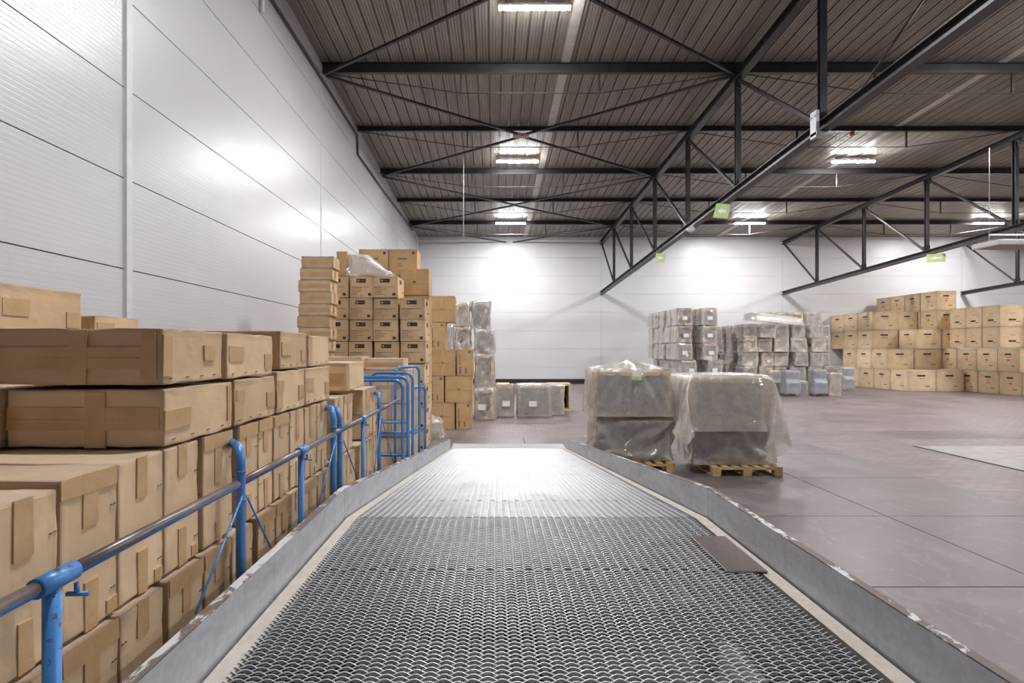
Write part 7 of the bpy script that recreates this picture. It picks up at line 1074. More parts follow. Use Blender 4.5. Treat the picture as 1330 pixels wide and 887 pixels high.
BAGS['h'] = (40, 9, 4, 0.66, 0.7, 0.9, 0.915, [188,-198,5,7,32,0,0,40,0,0,40,0,0,40,0,0,40,0,0,40,0,0,41,0,0,40,0,0,40,0,-3,38,0,-26,12,0,-40,1,0,-40,0,0,-40,0,0,-40,0,0,-40,0,0,-41,0,0,-40,0,0,-40,0,0,-33,-8,0,-7,-32,0,0,-40,0,0,-40,0,0,-40,0,0,-40,0,0,-40,0,0,-41,0,0,-40,0,0,-40,0,
3,-38,0,26,-12,0,40,-1,0,40,0,0,40,0,0,40,0,0,40,0,0,41,0,0,40,0,0,40,0,0,3,1,45,22,27,2,1,45,2,-10,38,0,-9,41,1,-10,39,1,1,40,0,4,39,0,3,41,1,3,42,-2,0,41,1,-29,5,-1,-42,-3,1,-39,12,0,-40,-1,0,-41,-6,1,-40,3,-1,-38,-13,-1,-37,8,2,-40,
-5,-1,-36,3,1,4,-33,-2,6,-38,-1,-4,-41,-1,-1,-39,-3,-4,-41,1,-3,-41,3,-11,-40,2,5,-40,1,0,-41,0,0,-39,0,30,-7,0,41,5,-1,39,-6,-1,39,-3,1,40,-3,1,38,16,-2,41,4,-1,42,-6,1,44,1,0,2,-15,55,12,34,3,2,47,1,1,45,2,-4,42,-1,-5,39,1,-5,39,-1,
-10,39,1,-6,40,0,8,40,1,-3,41,0,-14,16,-2,-42,-9,0,-42,-9,0,-41,-5,-1,-40,6,2,-41,3,0,-39,1,0,-39,-5,1,-37,12,-1,-29,-8,3,10,-30,-3,-5,-40,-1,-13,-37,-3,2,-40,-1,13,-40,0,-7,-41,3,-7,-41,1,-9,-41,2,-2,-41,1,5,-38,1,28,-10,0,38,-4,-2,39,
-13,-2,43,2,1,40,13,1,39,10,-1,39,11,0,44,-7,-1,41,-17,-6,-11,-1,56,9,35,3,6,45,1,3,45,2,-4,42,0,-7,40,-1,-1,41,0,3,42,1,-8,40,0,-5,39,2,8,39,-2,-18,13,0,-39,-17,-1,-44,-6,-1,-41,0,0,-40,-3,0,-40,6,1,-41,13,0,-42,2,2,-36,8,-1,-14,-14,3,
-5,-32,-2,-19,-35,-5,-3,-41,0,11,-40,0,12,-40,1,-2,-41,0,0,-43,1,-13,-40,2,-13,-40,2,11,-35,2,26,-16,-2,34,-18,-3,40,-1,0,40,16,0,38,17,-2,40,4,0,37,-13,-2,41,-13,-3,44,-10,-1,-21,6,53,9,34,1,4,41,1,7,41,5,-3,42,0,4,41,1,-1,42,1,-6,41,
-1,-2,43,0,1,41,2,14,35,0,-21,11,0,-39,-10,-1,-43,0,-2,-41,-8,1,-39,8,-1,-41,-1,0,-43,-4,0,-42,7,-1,-35,22,3,-24,-14,-1,-13,-35,-1,-6,-41,-1,8,-42,1,12,-39,0,7,-39,0,-1,-42,0,-5,-42,1,0,-41,0,-14,-37,3,19,-19,-2,24,-18,-2,23,-31,2,38,4,
0,35,21,-2,41,8,-1,39,-10,-2,37,-11,-1,39,-13,-1,42,-8,-1,9,-1,57,13,32,-1,3,42,2,-1,42,2,4,41,-2,1,43,0,0,41,1,-2,42,3,0,42,0,3,38,-1,-22,27,1,-10,26,2,-37,8,-3,-38,-15,3,-39,-10,0,-40,-3,-2,-42,0,0,-41,4,1,-42,-2,0,-38,18,2,-31,-1,-1,
-13,-33,-2,12,-43,1,9,-42,0,8,-39,0,1,-40,1,-3,-42,1,-14,-38,-3,-12,-38,-2,9,-33,3,24,-30,2,7,-23,-5,32,-22,6,40,5,0,39,13,-2,39,15,-3,42,-6,0,39,-14,-1,39,-15,-1,41,-11,-1,7,-1,57,8,35,-2,11,41,0,10,42,-1,0,41,0,-1,41,0,-1,41,0,1,42,0,
4,42,1,-17,36,3,-23,29,3,-18,25,0,-29,14,0,-40,-5,0,-40,-9,1,-39,-12,0,-39,-11,0,-41,3,1,-40,6,0,-36,9,0,-35,-5,1,-16,-26,-1,13,-40,0,10,-39,0,4,-40,0,1,-41,1,-16,-38,-2,-5,-42,-1,-6,-39,-1,-1,-39,-1,12,-38,-2,23,-15,1,39,-3,6,37,15,-3,
40,5,0,42,-3,0,43,-6,0,42,-8,-1,41,-13,-1,40,-12,-1,-6,4,57,4,35,-2,11,41,-1,16,39,0,-8,41,-1,-2,40,0,2,41,0,3,43,1,7,43,1,-1,40,1,-16,34,0,-24,20,3,-38,5,2,-41,-8,0,-39,-13,-1,-39,-13,-1,-39,7,2,-41,6,1,-39,6,1,-38,0,-1,-34,-12,0,-20,
-20,1,9,-39,0,5,-39,0,11,-41,0,-4,-40,0,-10,-41,-1,-7,-43,-1,2,-41,-1,3,-41,-2,-6,-39,-2,25,-11,1,39,11,2,42,2,0,41,-4,0,42,-7,0,42,-5,0,42,-5,0,42,-6,0,41,-8,-1,-7,3,55,9,33,-1,20,37,-1,4,41,2,-5,41,-1,-6,41,0,1,43,0,3,43,0,7,41,1,-2,
36,0,-14,34,0,-15,18,3,-40,-8,0,-41,-8,0,-39,-4,1,-37,10,-2,-40,-2,1,-41,1,1,-38,2,1,-41,7,0,-36,-4,1,-12,-28,2,8,-39,0,2,-41,0,3,-42,1,5,-41,0,-9,-40,-1,-6,-41,-1,3,-42,-2,-5,-42,-2,-10,-42,-2,26,-15,0,42,2,1,44,5,0,43,7,2,41,1,0,41,-3,
-1,42,-4,-1,41,-5,0,39,-11,1,24,-7,51,10,31,-2,0,42,5,-2,42,1,1,42,0,3,42,-1,4,44,-1,1,44,0,-6,40,3,-5,38,1,1,36,-12,-26,2,14,-42,-3,1,-41,-6,0,-39,4,0,-37,16,-2,-41,9,-1,-40,-3,2,-38,-5,3,-42,4,0,-35,-4,1,-11,-31,2,-3,-40,-1,3,-43,0,6,
-42,2,4,-41,0,-1,-40,-1,-3,-41,0,-6,-42,-2,-10,-44,-3,-5,-44,-2,27,-14,0,44,0,1,44,2,0,43,2,0,42,0,1,42,-1,-1,42,-3,-1,42,1,0,40,2,1,-49,51,-15,6,25,0,-1,32,2,0,31,-1,1,31,-4,1,31,-2,0,31,-2,1,32,0,0,31,-1,0,30,3,2,28,-4,-20,10,3,-31,1,
-2,-32,2,-1,-31,0,0,-31,1,3,-29,-2,11,-30,2,0,-31,2,1,-31,1,6,-24,-6,7,-7,-25,-4,-2,-29,-9,-1,-31,-3,0,-32,-1,0,-31,-1,0,-32,1,0,-31,1,-4,-31,-3,-2,-31,1,2,-30,1,20,-9,3,32,0,3,31,1,2,31,1,4,31,0,0,31,-3,-6,31,-2,-5,31,-2,-2,31,-1,-1,
-47,52,-10,4,16,-3,0,21,-1,1,21,-2,0,21,-1,0,21,0,1,21,-1,0,20,0,0,21,-1,1,21,1,-2,19,2,-13,6,0,-20,2,-1,-21,0,0,-21,0,1,-21,1,0,-20,0,3,-20,0,4,-21,1,2,-20,1,2,-17,-4,3,-4,-17,2,-1,-20,-5,0,-19,-6,-1,-21,-2,-1,-21,-2,-1,-22,-1,-1,-21,
-1,-1,-21,0,0,-21,2,2,-19,5,13,-7,-1,21,0,0,21,-1,0,21,0,0,21,0,1,21,-1,-2,20,-1,0,21,-1,0,21,0,1,-48,52,-1,2,8,-4,-1,8,-3,1,11,1,0,11,0,1,11,0,0,11,1,0,11,-1,0,11,0,-1,11,-1,1,7,7,-7,4,-4,-9,0,-2,-11,1,1,-10,0,0,-11,0,0,-11,1,-1,-11,-1,
1,-11,1,-1,-8,0,3,-9,-2,3,-2,-8,-6,1,-9,6,0,-9,-3,-1,-12,0,-1,-11,0,0,-11,0,-1,-10,-1,0,-12,0,1,-11,-2,-1,-7,7,7,-4,-4,9,0,-2,11,-1,1,11,0,1,10,0,1,11,0,0,11,0,1,12,0,1,9,-1,-3,])
BAGS['i'] = (40, 9, 4, 0.66, 0.7, 0.58, 0.913, [194,-206,5,8,34,0,0,42,0,0,41,0,0,42,0,0,41,0,0,42,0,0,41,0,0,41,0,0,42,0,-4,40,0,-27,12,0,-41,1,0,-41,0,0,-42,0,0,-41,0,0,-42,0,0,-41,0,0,-41,0,0,-42,0,0,-34,-7,0,-8,-34,0,0,-42,0,0,-41,0,0,-42,0,0,-41,0,0,-42,0,0,-41,0,0,-41,0,0,-42,0,
4,-40,0,27,-12,0,41,-1,0,41,0,0,42,0,0,41,0,0,42,0,0,41,0,0,41,0,0,42,0,0,-3,2,32,12,32,0,-3,39,1,8,40,-1,2,43,2,-10,42,-2,-5,42,0,-2,40,0,-2,42,-1,8,43,2,2,43,0,-29,7,0,-43,-2,-1,-39,7,0,-42,-11,-1,-42,-2,0,-43,4,0,-42,4,1,-43,13,0,-43,
1,0,-30,-14,1,2,-36,-1,-3,-41,-1,0,-42,1,7,-42,-1,-4,-43,0,-11,-43,1,-7,-43,0,17,-36,0,-2,-39,1,1,-39,0,27,-13,0,42,3,0,41,-10,1,41,-3,-1,37,9,-1,43,-3,2,43,-4,-1,42,0,0,40,3,0,3,-2,38,4,33,0,-7,39,-2,19,40,1,-3,42,1,-14,42,-1,-6,43,0,
-1,42,1,-2,41,-1,5,41,1,10,41,2,-29,8,-1,-41,2,0,-41,1,-1,-39,-17,-3,-43,-3,0,-42,9,1,-42,9,1,-44,4,-1,-43,13,1,-26,-14,2,7,-37,-2,-14,-39,0,11,-43,0,4,-43,0,-13,-41,-1,-7,-44,1,-3,-44,1,14,-35,0,2,-40,1,-7,-40,1,26,-9,0,43,4,-1,42,-17,
1,42,3,-1,36,11,0,42,-3,0,44,1,-1,40,-7,1,42,1,0,0,1,39,-7,34,-3,0,39,-2,15,41,2,11,42,1,-19,39,1,-5,43,0,1,43,-1,-3,42,0,-3,39,1,13,39,2,-29,9,0,-42,10,-2,-40,-10,-3,-39,-15,1,-42,-4,-1,-43,-1,-1,-40,10,2,-41,13,1,-41,19,0,-20,-18,1,2,
-37,-1,-18,-38,0,14,-43,0,-2,-43,-3,-14,-40,2,-4,-43,1,-4,-44,1,16,-35,0,3,-42,1,-11,-39,1,26,-8,1,43,6,-2,43,-19,1,41,6,0,37,12,-1,42,0,-1,43,0,0,40,-11,1,43,-2,0,1,2,38,-11,35,-3,-2,40,-2,6,42,0,18,38,3,-6,41,0,-10,40,1,3,44,-1,-2,41,
0,-9,38,1,14,39,3,-30,12,-1,-43,1,-2,-40,-6,-4,-40,3,-2,-40,-15,3,-42,-8,-1,-37,16,1,-38,15,1,-43,14,1,-13,-19,0,-11,-35,-1,-13,-40,2,3,-45,-3,11,-41,-2,-4,-41,0,-13,-40,3,-8,-43,2,13,-36,0,2,-40,1,-8,-41,2,27,-8,0,43,8,-1,43,-16,0,37,8,
-1,40,10,0,42,0,-1,43,-1,0,43,-10,1,41,-8,1,1,3,39,-11,36,-3,1,39,-3,-2,42,-2,6,41,1,14,34,5,-13,41,0,-1,42,0,2,42,0,-9,35,1,9,39,2,-28,12,-1,-41,-7,-4,-40,2,-2,-40,10,-2,-43,-5,0,-38,-19,3,-38,14,-1,-39,16,3,-43,11,1,-13,-18,0,-12,-34,
-2,8,-42,-3,0,-45,-2,-11,-40,1,6,-41,-2,2,-41,2,-11,-40,2,-16,-37,2,11,-36,3,-3,-41,2,29,-8,0,43,5,-1,41,-14,0,35,8,-1,41,8,0,42,3,0,42,-3,-1,42,-15,1,43,1,0,-1,3,38,-8,36,-3,-9,41,-4,8,38,0,-6,41,-1,24,33,5,-5,41,1,-1,38,-3,-9,41,3,-5,
37,1,1,36,1,-23,10,-1,-38,-4,-3,-39,12,-1,-42,7,-1,-45,-6,-2,-40,-10,1,-39,-7,-2,-39,20,5,-40,15,2,-24,-14,-3,4,-37,0,5,-43,-3,-7,-43,-4,5,-41,2,-11,-39,-1,1,-42,0,6,-40,2,-24,-27,4,8,-41,4,1,-41,3,32,-8,-1,42,-7,-1,38,-3,1,34,7,-1,42,7,
0,42,2,-1,40,-2,0,42,-10,0,43,3,0,-7,3,37,0,38,-3,-14,40,-3,14,35,0,-14,39,-1,23,37,4,-7,31,-9,-5,40,5,-11,40,1,13,40,5,-16,31,-1,-11,14,3,-38,-7,-5,-37,17,0,-43,8,-1,-44,-10,-2,-44,2,-1,-35,-17,0,-44,7,0,-38,22,6,-29,-7,-2,-2,-36,-4,4,
-45,-2,3,-40,-1,-5,-40,-2,12,-38,1,-10,-42,2,10,-39,2,-23,-24,4,12,-42,2,-3,-42,5,32,-10,-1,41,-11,-1,36,1,1,34,7,0,43,4,-1,43,1,-1,38,1,0,39,0,-1,44,2,-2,-12,6,36,1,36,-3,-8,38,-9,3,37,-1,3,33,8,11,42,2,-18,22,-13,1,41,7,2,43,6,-3,39,
-4,13,27,3,-23,9,4,-38,0,-3,-37,15,0,-44,6,-1,-42,-12,-6,-40,-9,-6,-36,14,7,-42,-1,3,-40,11,5,-32,-3,-1,-2,-35,-5,8,-42,-2,13,-37,-9,-10,-34,5,3,-42,3,0,-40,-3,6,-38,2,-22,-26,8,10,-42,3,-5,-41,5,31,-11,-1,43,-7,-1,35,9,-11,33,1,7,42,4,
-1,40,7,0,38,-3,-5,41,3,-1,42,3,3,-24,8,29,4,31,-3,-11,39,-12,-2,32,-7,19,33,19,8,43,4,-16,34,-16,-14,32,-14,8,36,23,12,34,-6,19,18,12,-22,18,7,-39,12,0,-41,1,-2,-43,-3,-4,-39,-13,-11,-31,11,1,-40,16,8,-42,6,4,-41,-1,4,-33,-9,-1,8,-29,
-10,24,-32,-12,7,-37,-2,-15,-37,11,-1,-43,1,18,-34,-15,-6,-39,9,-26,-27,15,-5,-42,6,0,-42,4,29,-10,0,42,6,-6,32,19,-18,35,9,-6,40,-3,9,42,3,1,39,7,-16,39,3,1,30,-16,5,-42,53,19,6,24,0,-13,24,-10,-3,29,-1,10,28,13,9,26,15,-5,28,-10,-11,
21,-18,-8,20,-18,10,29,3,11,26,10,-13,8,15,-27,2,3,-23,-8,-5,-27,-2,3,-26,7,13,-32,3,1,-29,0,-8,-27,12,8,-31,-2,-6,-23,-3,-1,2,-21,0,24,-18,-12,-1,-32,3,0,-32,2,-2,-29,2,1,-28,0,-9,-25,1,-16,-22,9,1,-30,-5,0,-28,-5,21,-7,-1,31,0,8,22,13,
-15,24,12,-10,31,4,0,33,2,0,28,-1,-4,28,-9,7,18,-11,2,-41,61,8,5,12,11,0,19,5,-14,10,-3,6,17,11,7,15,12,-2,19,-5,-7,15,-13,-6,4,-16,4,20,0,0,17,-7,-12,8,5,-8,2,16,-12,2,12,-12,-12,-8,-22,0,-2,-22,2,2,-13,12,10,-20,5,6,-19,-2,-9,-14,1,2,
2,-14,1,4,-17,-4,8,-19,-6,-4,-17,6,8,-19,-6,0,-20,-1,-16,-10,7,0,-18,-6,-3,-18,-3,0,-17,-7,14,-2,-4,19,-1,9,13,8,-2,11,8,-5,23,3,-2,21,2,-2,13,-15,8,19,-6,4,11,3,-16,-44,38,41,2,8,6,1,8,5,-1,6,3,-5,8,-2,4,8,7,1,5,-2,-1,9,-1,-3,2,-7,-3,7,
-7,6,10,2,-8,3,-1,-5,2,9,-7,2,6,-6,-2,1,-7,-4,-2,-8,3,4,-8,2,-1,-9,2,-1,-8,-1,-2,-6,-4,-5,-3,-2,8,1,-10,1,3,-8,-3,1,-9,2,0,-6,0,1,-5,-3,-6,-9,4,-1,-7,-5,3,-6,-7,0,-9,-4,5,-4,3,8,7,-4,6,-4,8,9,4,-2,8,-2,2,8,0,0,6,-6,1,8,-2,-2,5,4,-8,])
SHEET = (44, 38, 1.2, 0.92, 0.74, [-376,-392,-124,8,-17,18,16,10,13,12,25,8,24,15,11,21,21,12,2,27,7,-20,25,6,-32,10,4,-15,32,9,10,28,3,30,-19,-3,31,-19,-4,35,-7,-2,36,-5,0,36,0,-1,35,9,0,36,3,-1,36,7,0,36,2,0,36,2,0,36,-4,1,35,-8,1,35,-11,1,33,-15,1,37,-9,0,32,-15,5,26,
17,-4,22,28,-5,31,17,-3,35,7,0,29,-4,13,21,14,-11,10,-26,-18,-5,-28,-18,-28,4,-17,-26,19,-15,-28,6,-15,-28,-8,-13,-31,-5,-13,-9,-16,-16,19,-9,-20,12,-16,-20,15,-13,-18,-14,20,8,11,-12,31,13,-14,21,15,13,12,20,17,9,22,19,11,10,27,10,-9,
29,6,-30,11,5,-16,30,6,4,30,6,30,-17,-5,34,-5,-3,36,-3,-2,33,-13,0,36,-4,0,35,5,0,35,8,0,36,3,0,36,3,0,36,1,0,36,-1,0,34,-11,1,33,-15,1,35,-11,0,35,-10,1,34,-7,2,24,18,-2,25,24,-5,34,9,-2,34,9,-2,30,-2,5,28,1,-8,3,-24,-16,-24,-13,-19,
-26,13,-16,-26,4,-17,-29,-7,-14,-29,-4,-13,-16,-10,-15,14,-14,-20,14,-15,-19,16,-11,-21,14,-9,-30,-12,21,8,9,-13,35,10,-13,31,19,-7,18,13,15,9,21,17,12,22,19,12,0,28,8,-22,25,5,-21,20,5,1,31,7,32,-13,-4,35,-1,-4,34,-4,-2,33,-9,1,35,-8,1,
35,8,-1,36,2,0,35,8,0,36,1,0,36,0,0,36,0,0,36,-5,0,32,-17,2,36,-8,0,32,-14,1,30,-9,0,22,27,-4,33,14,-2,33,15,-3,35,2,0,35,-4,0,27,-6,-6,-13,-27,-18,-27,5,-18,-26,4,-19,-30,-4,-17,-29,5,-12,-17,-11,-14,12,-19,-20,12,-16,-20,17,-10,-19,14,
-8,-31,16,-8,-33,-7,25,10,7,-16,33,6,-14,34,13,-12,29,14,-6,17,19,19,10,19,19,12,18,23,12,-15,22,4,-19,23,7,-2,32,8,36,-3,-5,28,-15,-5,35,9,0,33,-10,1,35,-4,1,36,1,0,36,3,0,35,7,-1,36,6,0,36,-2,0,36,1,0,36,-5,0,35,-10,1,33,-14,1,33,-14,
1,29,-8,0,24,27,-3,31,17,-4,33,7,-3,35,-2,-1,32,2,-1,20,-21,-7,-20,-13,-19,-27,5,-21,-29,8,-17,-27,-8,-16,-20,-8,-14,14,-15,-20,10,-18,-18,14,-12,-21,17,-2,-29,16,-6,-33,16,-5,-34,-3,27,9,7,-17,32,9,-16,33,8,-14,35,14,-12,28,11,-6,17,23,
13,9,15,22,12,-11,30,4,-11,27,10,7,25,4,26,4,0,31,-16,-3,32,15,0,33,-10,2,36,-1,0,36,-4,0,36,3,0,35,10,-1,36,2,1,36,2,-1,36,-4,0,36,-3,0,35,-6,0,34,-11,1,34,-14,2,28,-10,0,26,23,-4,32,17,-3,32,11,-3,34,-7,-3,35,5,-3,-4,-29,-11,-21,-9,
-18,-28,7,-20,-29,6,-18,-16,-21,-16,8,-10,-18,17,-15,-19,10,-16,-19,17,-2,-30,16,-2,-34,16,3,-33,18,1,-34,-5,26,11,16,-16,29,14,-17,31,7,-15,33,8,-13,35,7,-14,29,12,-9,19,19,16,7,-1,30,5,-9,32,8,-6,31,8,35,-3,3,33,-11,-3,31,18,1,33,-6,0,
36,-7,1,36,0,0,35,5,0,36,7,-1,36,2,0,36,-5,0,35,-3,1,36,-5,-1,37,4,1,34,-10,1,33,-15,1,29,-9,0,26,25,-4,33,13,-3,33,4,-4,35,4,-3,33,-12,-3,-14,-17,-16,-29,4,-20,-30,1,-19,-23,-16,-16,6,-18,-20,18,-16,-20,15,-10,-20,17,-2,-29,15,3,-34,16,
1,-34,16,7,-33,20,0,-32,-3,28,13,14,-18,28,21,-16,27,12,-15,31,7,-15,34,9,-13,35,8,-14,29,7,-8,18,12,24,6,-11,31,7,-11,29,8,36,-3,1,35,-3,1,29,21,1,34,-4,0,36,-6,1,36,-1,0,35,7,0,36,6,0,36,-1,0,36,-5,0,36,1,0,36,-1,0,36,-1,0,35,-7,1,32,
-17,1,30,-7,0,27,23,-4,33,13,-4,35,0,-3,35,4,-4,21,-18,-5,-25,-5,-19,-27,5,-20,-24,-14,-19,3,-21,-21,17,-16,-20,16,-11,-20,16,1,-29,17,2,-35,16,0,-33,18,-4,-32,15,15,-33,19,1,-31,-3,28,15,21,-19,23,13,-15,30,15,-15,28,7,-17,31,8,-14,35,
6,-13,34,2,-16,29,16,-3,17,-2,30,5,-9,31,9,29,6,2,35,-4,2,30,20,0,35,1,0,35,-6,1,35,-4,0,36,8,0,36,2,0,36,-1,0,36,0,0,36,1,0,36,0,0,37,2,0,35,-10,1,31,-19,1,32,-4,0,28,21,-5,35,4,-4,35,6,-3,32,6,-4,3,-23,-9,-24,2,-21,-25,-11,-19,1,-18,
-25,18,-13,-22,15,-13,-19,16,2,-29,14,5,-34,19,-4,-33,19,-3,-32,13,8,-34,20,6,-30,13,10,-32,11,22,12,15,-12,23,12,-17,24,7,-16,32,9,-15,32,0,-17,32,5,-15,33,5,-14,35,13,-9,27,15,4,14,-6,31,9,18,13,4,35,-3,2,32,17,0,34,1,1,35,-3,0,36,-3,
1,35,8,-1,36,0,0,37,1,0,36,-5,0,36,5,0,37,1,0,36,2,0,35,-7,0,34,-15,2,31,-8,0,30,20,-5,34,-3,-4,33,13,-4,30,-2,-4,-13,-14,-14,-22,-15,-22,-8,-20,-24,19,-12,-24,21,-4,-22,15,6,-29,15,2,-34,19,-3,-32,16,2,-33,10,7,-34,10,12,-33,1,8,-35,11,
12,-33,27,12,1,0,-4,34,-1,-14,29,2,-18,25,-3,-9,33,10,-17,31,5,-13,33,9,-16,33,5,-14,34,15,-11,27,17,17,12,7,24,5,35,-1,2,33,10,0,34,0,1,34,2,2,36,-2,1,35,3,0,37,0,-1,35,3,1,37,-4,-1,36,3,0,36,-1,0,37,3,0,36,-4,1,34,-12,0,33,-10,1,31,19,
-5,33,-2,-3,32,16,-5,21,-12,-7,-24,-19,-18,-6,-21,-23,19,-8,-29,20,0,-26,16,5,-29,18,1,-33,16,3,-33,10,7,-34,4,9,-36,-1,8,-34,0,8,-35,13,13,-31,6,11,-33,31,-9,-1,1,4,36,-2,-14,29,-6,5,31,0,-15,30,-1,-8,34,1,-10,35,3,-14,33,11,-17,31,1,
-12,34,12,-10,28,20,19,8,28,20,1,34,-1,4,33,-3,1,35,4,1,36,-5,1,37,1,0,35,4,0,36,-1,0,37,-2,0,35,2,0,38,3,0,36,-1,0,37,-2,0,33,-15,1,35,0,-1,33,14,-4,33,-4,-3,32,15,-5,5,-24,-12,-9,-19,-21,17,-3,-30,17,3,-32,17,5,-30,16,3,-33,11,8,-33,8,
8,-35,2,8,-35,2,8,-35,-2,9,-34,-6,7,-35,17,13,-29,8,10,-34,31,-7,-1,2,-2,37,-10,15,26,-1,1,36,0,-10,34,3,-18,30,0,-10,35,-1,-7,35,-3,-2,36,1,-12,34,1,-13,34,15,-3,24,26,20,4,36,0,3,35,-6,3,35,4,0,36,-5,1,36,-2,0,36,2,0,36,1,0,37,2,0,36,
1,0,37,1,0,36,-1,0,36,-2,0,35,-9,2,35,5,-2,35,7,-5,34,-2,-4,30,1,-6,1,-22,-17,17,0,-31,15,6,-32,16,4,-32,9,8,-34,2,8,-36,1,4,-35,2,7,-36,1,7,-35,3,12,-32,-1,7,-36,1,13,-32,2,1,-36,2,-3,-36,-19,26,4,5,-1,33,18,7,29,4,-4,36,2,-5,35,-3,-7,
35,1,-11,34,2,-13,33,0,-10,35,-1,-10,34,3,-7,36,-2,-7,35,18,3,22,38,-1,2,36,1,1,36,0,1,37,0,0,36,0,0,36,-1,0,36,1,0,37,0,0,36,1,0,37,0,1,36,-2,-1,36,0,0,37,1,-1,36,-3,1,35,2,-3,37,0,-4,25,-4,-15,13,4,-32,11,6,-32,8,5,-34,1,3,-36,-4,-4,
-36,1,3,-36,0,5,-35,0,3,-36,0,4,-36,2,11,-35,0,3,-33,1,5,-34,1,1,-37,1,1,-36,-30,15,7,12,2,31,13,-12,32,5,7,32,5,-9,35,3,-5,36,5,3,35,4,-5,36,-1,-9,35,-3,-11,34,10,-5,34,8,-4,35,13,-5,32,38,-1,3,39,0,1,35,0,0,37,1,-3,37,0,1,36,0,0,36,0,
1,37,0,1,36,0,-2,37,0,-1,36,-1,4,36,0,1,38,-1,0,36,0,-4,37,0,0,36,-1,0,22,2,-28,12,6,-34,-2,-1,-36,-3,-1,-36,-2,-1,-36,-1,1,-36,7,4,-36,-8,-3,-35,-3,1,-36,-1,1,-36,0,1,-37,4,7,-33,-2,-2,-35,1,7,-35,0,-6,-35,-7,14,3,9,-4,35,4,8,28,5,-6,
34,3,-1,35,5,-1,35,4,-4,35,6,-5,36,8,-5,35,9,-5,34,7,-2,33,6,-4,36,17,-3,29,38,0,1,36,-1,-1,37,0,0,36,0,4,37,0,-1,36,0,-1,37,0,0,36,0,-1,36,0,0,37,0,1,36,0,-1,37,-1,1,36,0,0,37,-1,-1,37,0,-1,36,0,0,22,2,-25,0,0,-36,4,1,-36,3,0,-36,4,1,
-36,-1,0,-36,-4,2,-36,-1,0,-35,2,0,-36,-2,1,-35,-7,3,-36,-8,1,-35,-2,0,-35,-5,-3,-36,2,-3,-37,1,25,1,16,0,30,14,-7,30,4,5,35,7,-4,34,2,-1,36,5,-1,35,11,-7,34,5,-1,36,-4,0,36,6,-3,35,0,-2,36,18,-2,27,37,0,1,36,-1,1,36,0,-1,37,0,0,36,0,1,
36,0,-2,37,0,1,36,0,0,36,0,1,37,0,2,37,-1,2,36,0,-2,36,0,-3,36,0,1,37,0,-1,37,0,-2,21,1,-23,3,0,-36,6,0,-36,1,1,-36,0,0,-36,0,0,-36,4,2,-36,2,0,-37,-1,0,-35,-3,0,-36,2,-2,-36,-4,-1,-36,-6,2,-36,-6,0,-36,0,-2,-36,22,24,-8,12,0,33,11,-1,
33,13,-4,33,0,1,36,3,-2,34,3,-2,36,1,1,37,2,1,36,0,-1,36,-5,-3,36,3,-1,36,20,-1,27,36,-1,1,37,0,1,36,0,-1,36,0,-1,36,0,0,37,0,0,36,-1,0,36,0,2,37,0,-3,36,0,2,36,0,0,36,-1,1,37,0,-1,37,0,-1,36,0,1,36,0,-2,23,1,-24,4,0,-35,0,0,-37,0,0,-36,
-2,1,-36,-1,0,-36,1,0,-36,2,0,-36,0,1,-36,-1,-1,-37,1,-1,-36,4,0,-36,-1,0,-36,-4,1,-35,-1,-1,-36,20,28,-6,4,2,35,14,-1,34,5,-1,36,1,0,35,-8,-1,34,3,-1,37,-3,0,37,-1,0,36,2,-1,36,-3,-1,37,8,-1,35,21,-1,28,37,0,-1,36,0,0,36,0,1,36,-1,0,36,
0,-2,37,0,1,36,0,-1,37,0,0,36,0,3,37,-1,-2,35,0,0,37,0,1,36,0,0,37,0,0,36,0,-1,36,0,-1,23,0,-24,0,0,-36,1,0,-36,1,1,-36,1,0,-36,0,0,-36,-1,0,-36,1,0,-36,-2,0,-37,1,0,-36,2,-1,-36,-1,0,-36,-2,0,-35,0,0,-36,-1,0,-36,8,33,-3,9,1,35,5,0,36,
-3,-1,35,0,0,36,-2,-1,36,-5,0,36,2,0,37,2,0,37,-1,-1,35,4,-1,37,6,-1,35,19,-1,27,36,0,0,36,0,-1,36,0,1,36,0,3,37,-1,-4,36,0,1,37,0,0,36,0,0,36,-1,-1,37,1,1,36,-1,1,36,0,3,36,0,-1,37,0,-3,36,0,0,36,0,-2,23,0,-23,2,0,-35,1,0,-37,1,1,-36,
-1,0,-36,1,0,-36,2,0,-36,-1,0,-36,0,0,-36,-3,-1,-36,-2,0,-36,-2,0,-36,-2,0,-36,1,0,-36,-2,0,-36,8,34,-2,2,0,36,-2,0,36,-1,0,36,0,0,36,-3,-1,36,2,0,36,-3,0,36,4,-1,38,6,-1,35,2,0,36,2,-1,36,19,0,27,36,0,0,36,0,0,36,-1,0,36,0,2,37,-1,-2,
37,0,-1,36,0,0,36,0,1,37,0,0,36,0,0,36,0,0,36,0,0,36,0,0,37,0,1,36,0,-1,36,-1,-1,23,0,-23,4,0,-36,1,1,-37,0,0,-35,1,0,-37,-2,0,-36,-1,0,-36,1,0,-36,4,0,-36,-3,0,-36,0,-1,-36,-4,0,-37,-2,0,-36,-1,0,-36,0,0,-36,-2,34,0,0,0,36,3,-1,36,-4,1,
36,1,0,37,0,-1,35,-1,0,37,5,-1,35,3,0,37,2,-1,36,0,0,36,2,0,36,19,-1,28,37,0,-1,36,0,0,36,0,1,36,-1,-1,36,0,0,37,0,0,36,-1,0,36,0,-1,36,0,0,37,0,0,36,0,1,36,0,0,36,0,0,37,0,0,36,0,1,36,0,-3,22,0,-23,4,0,-35,-1,-1,-36,-2,0,-36,1,0,-37,1,
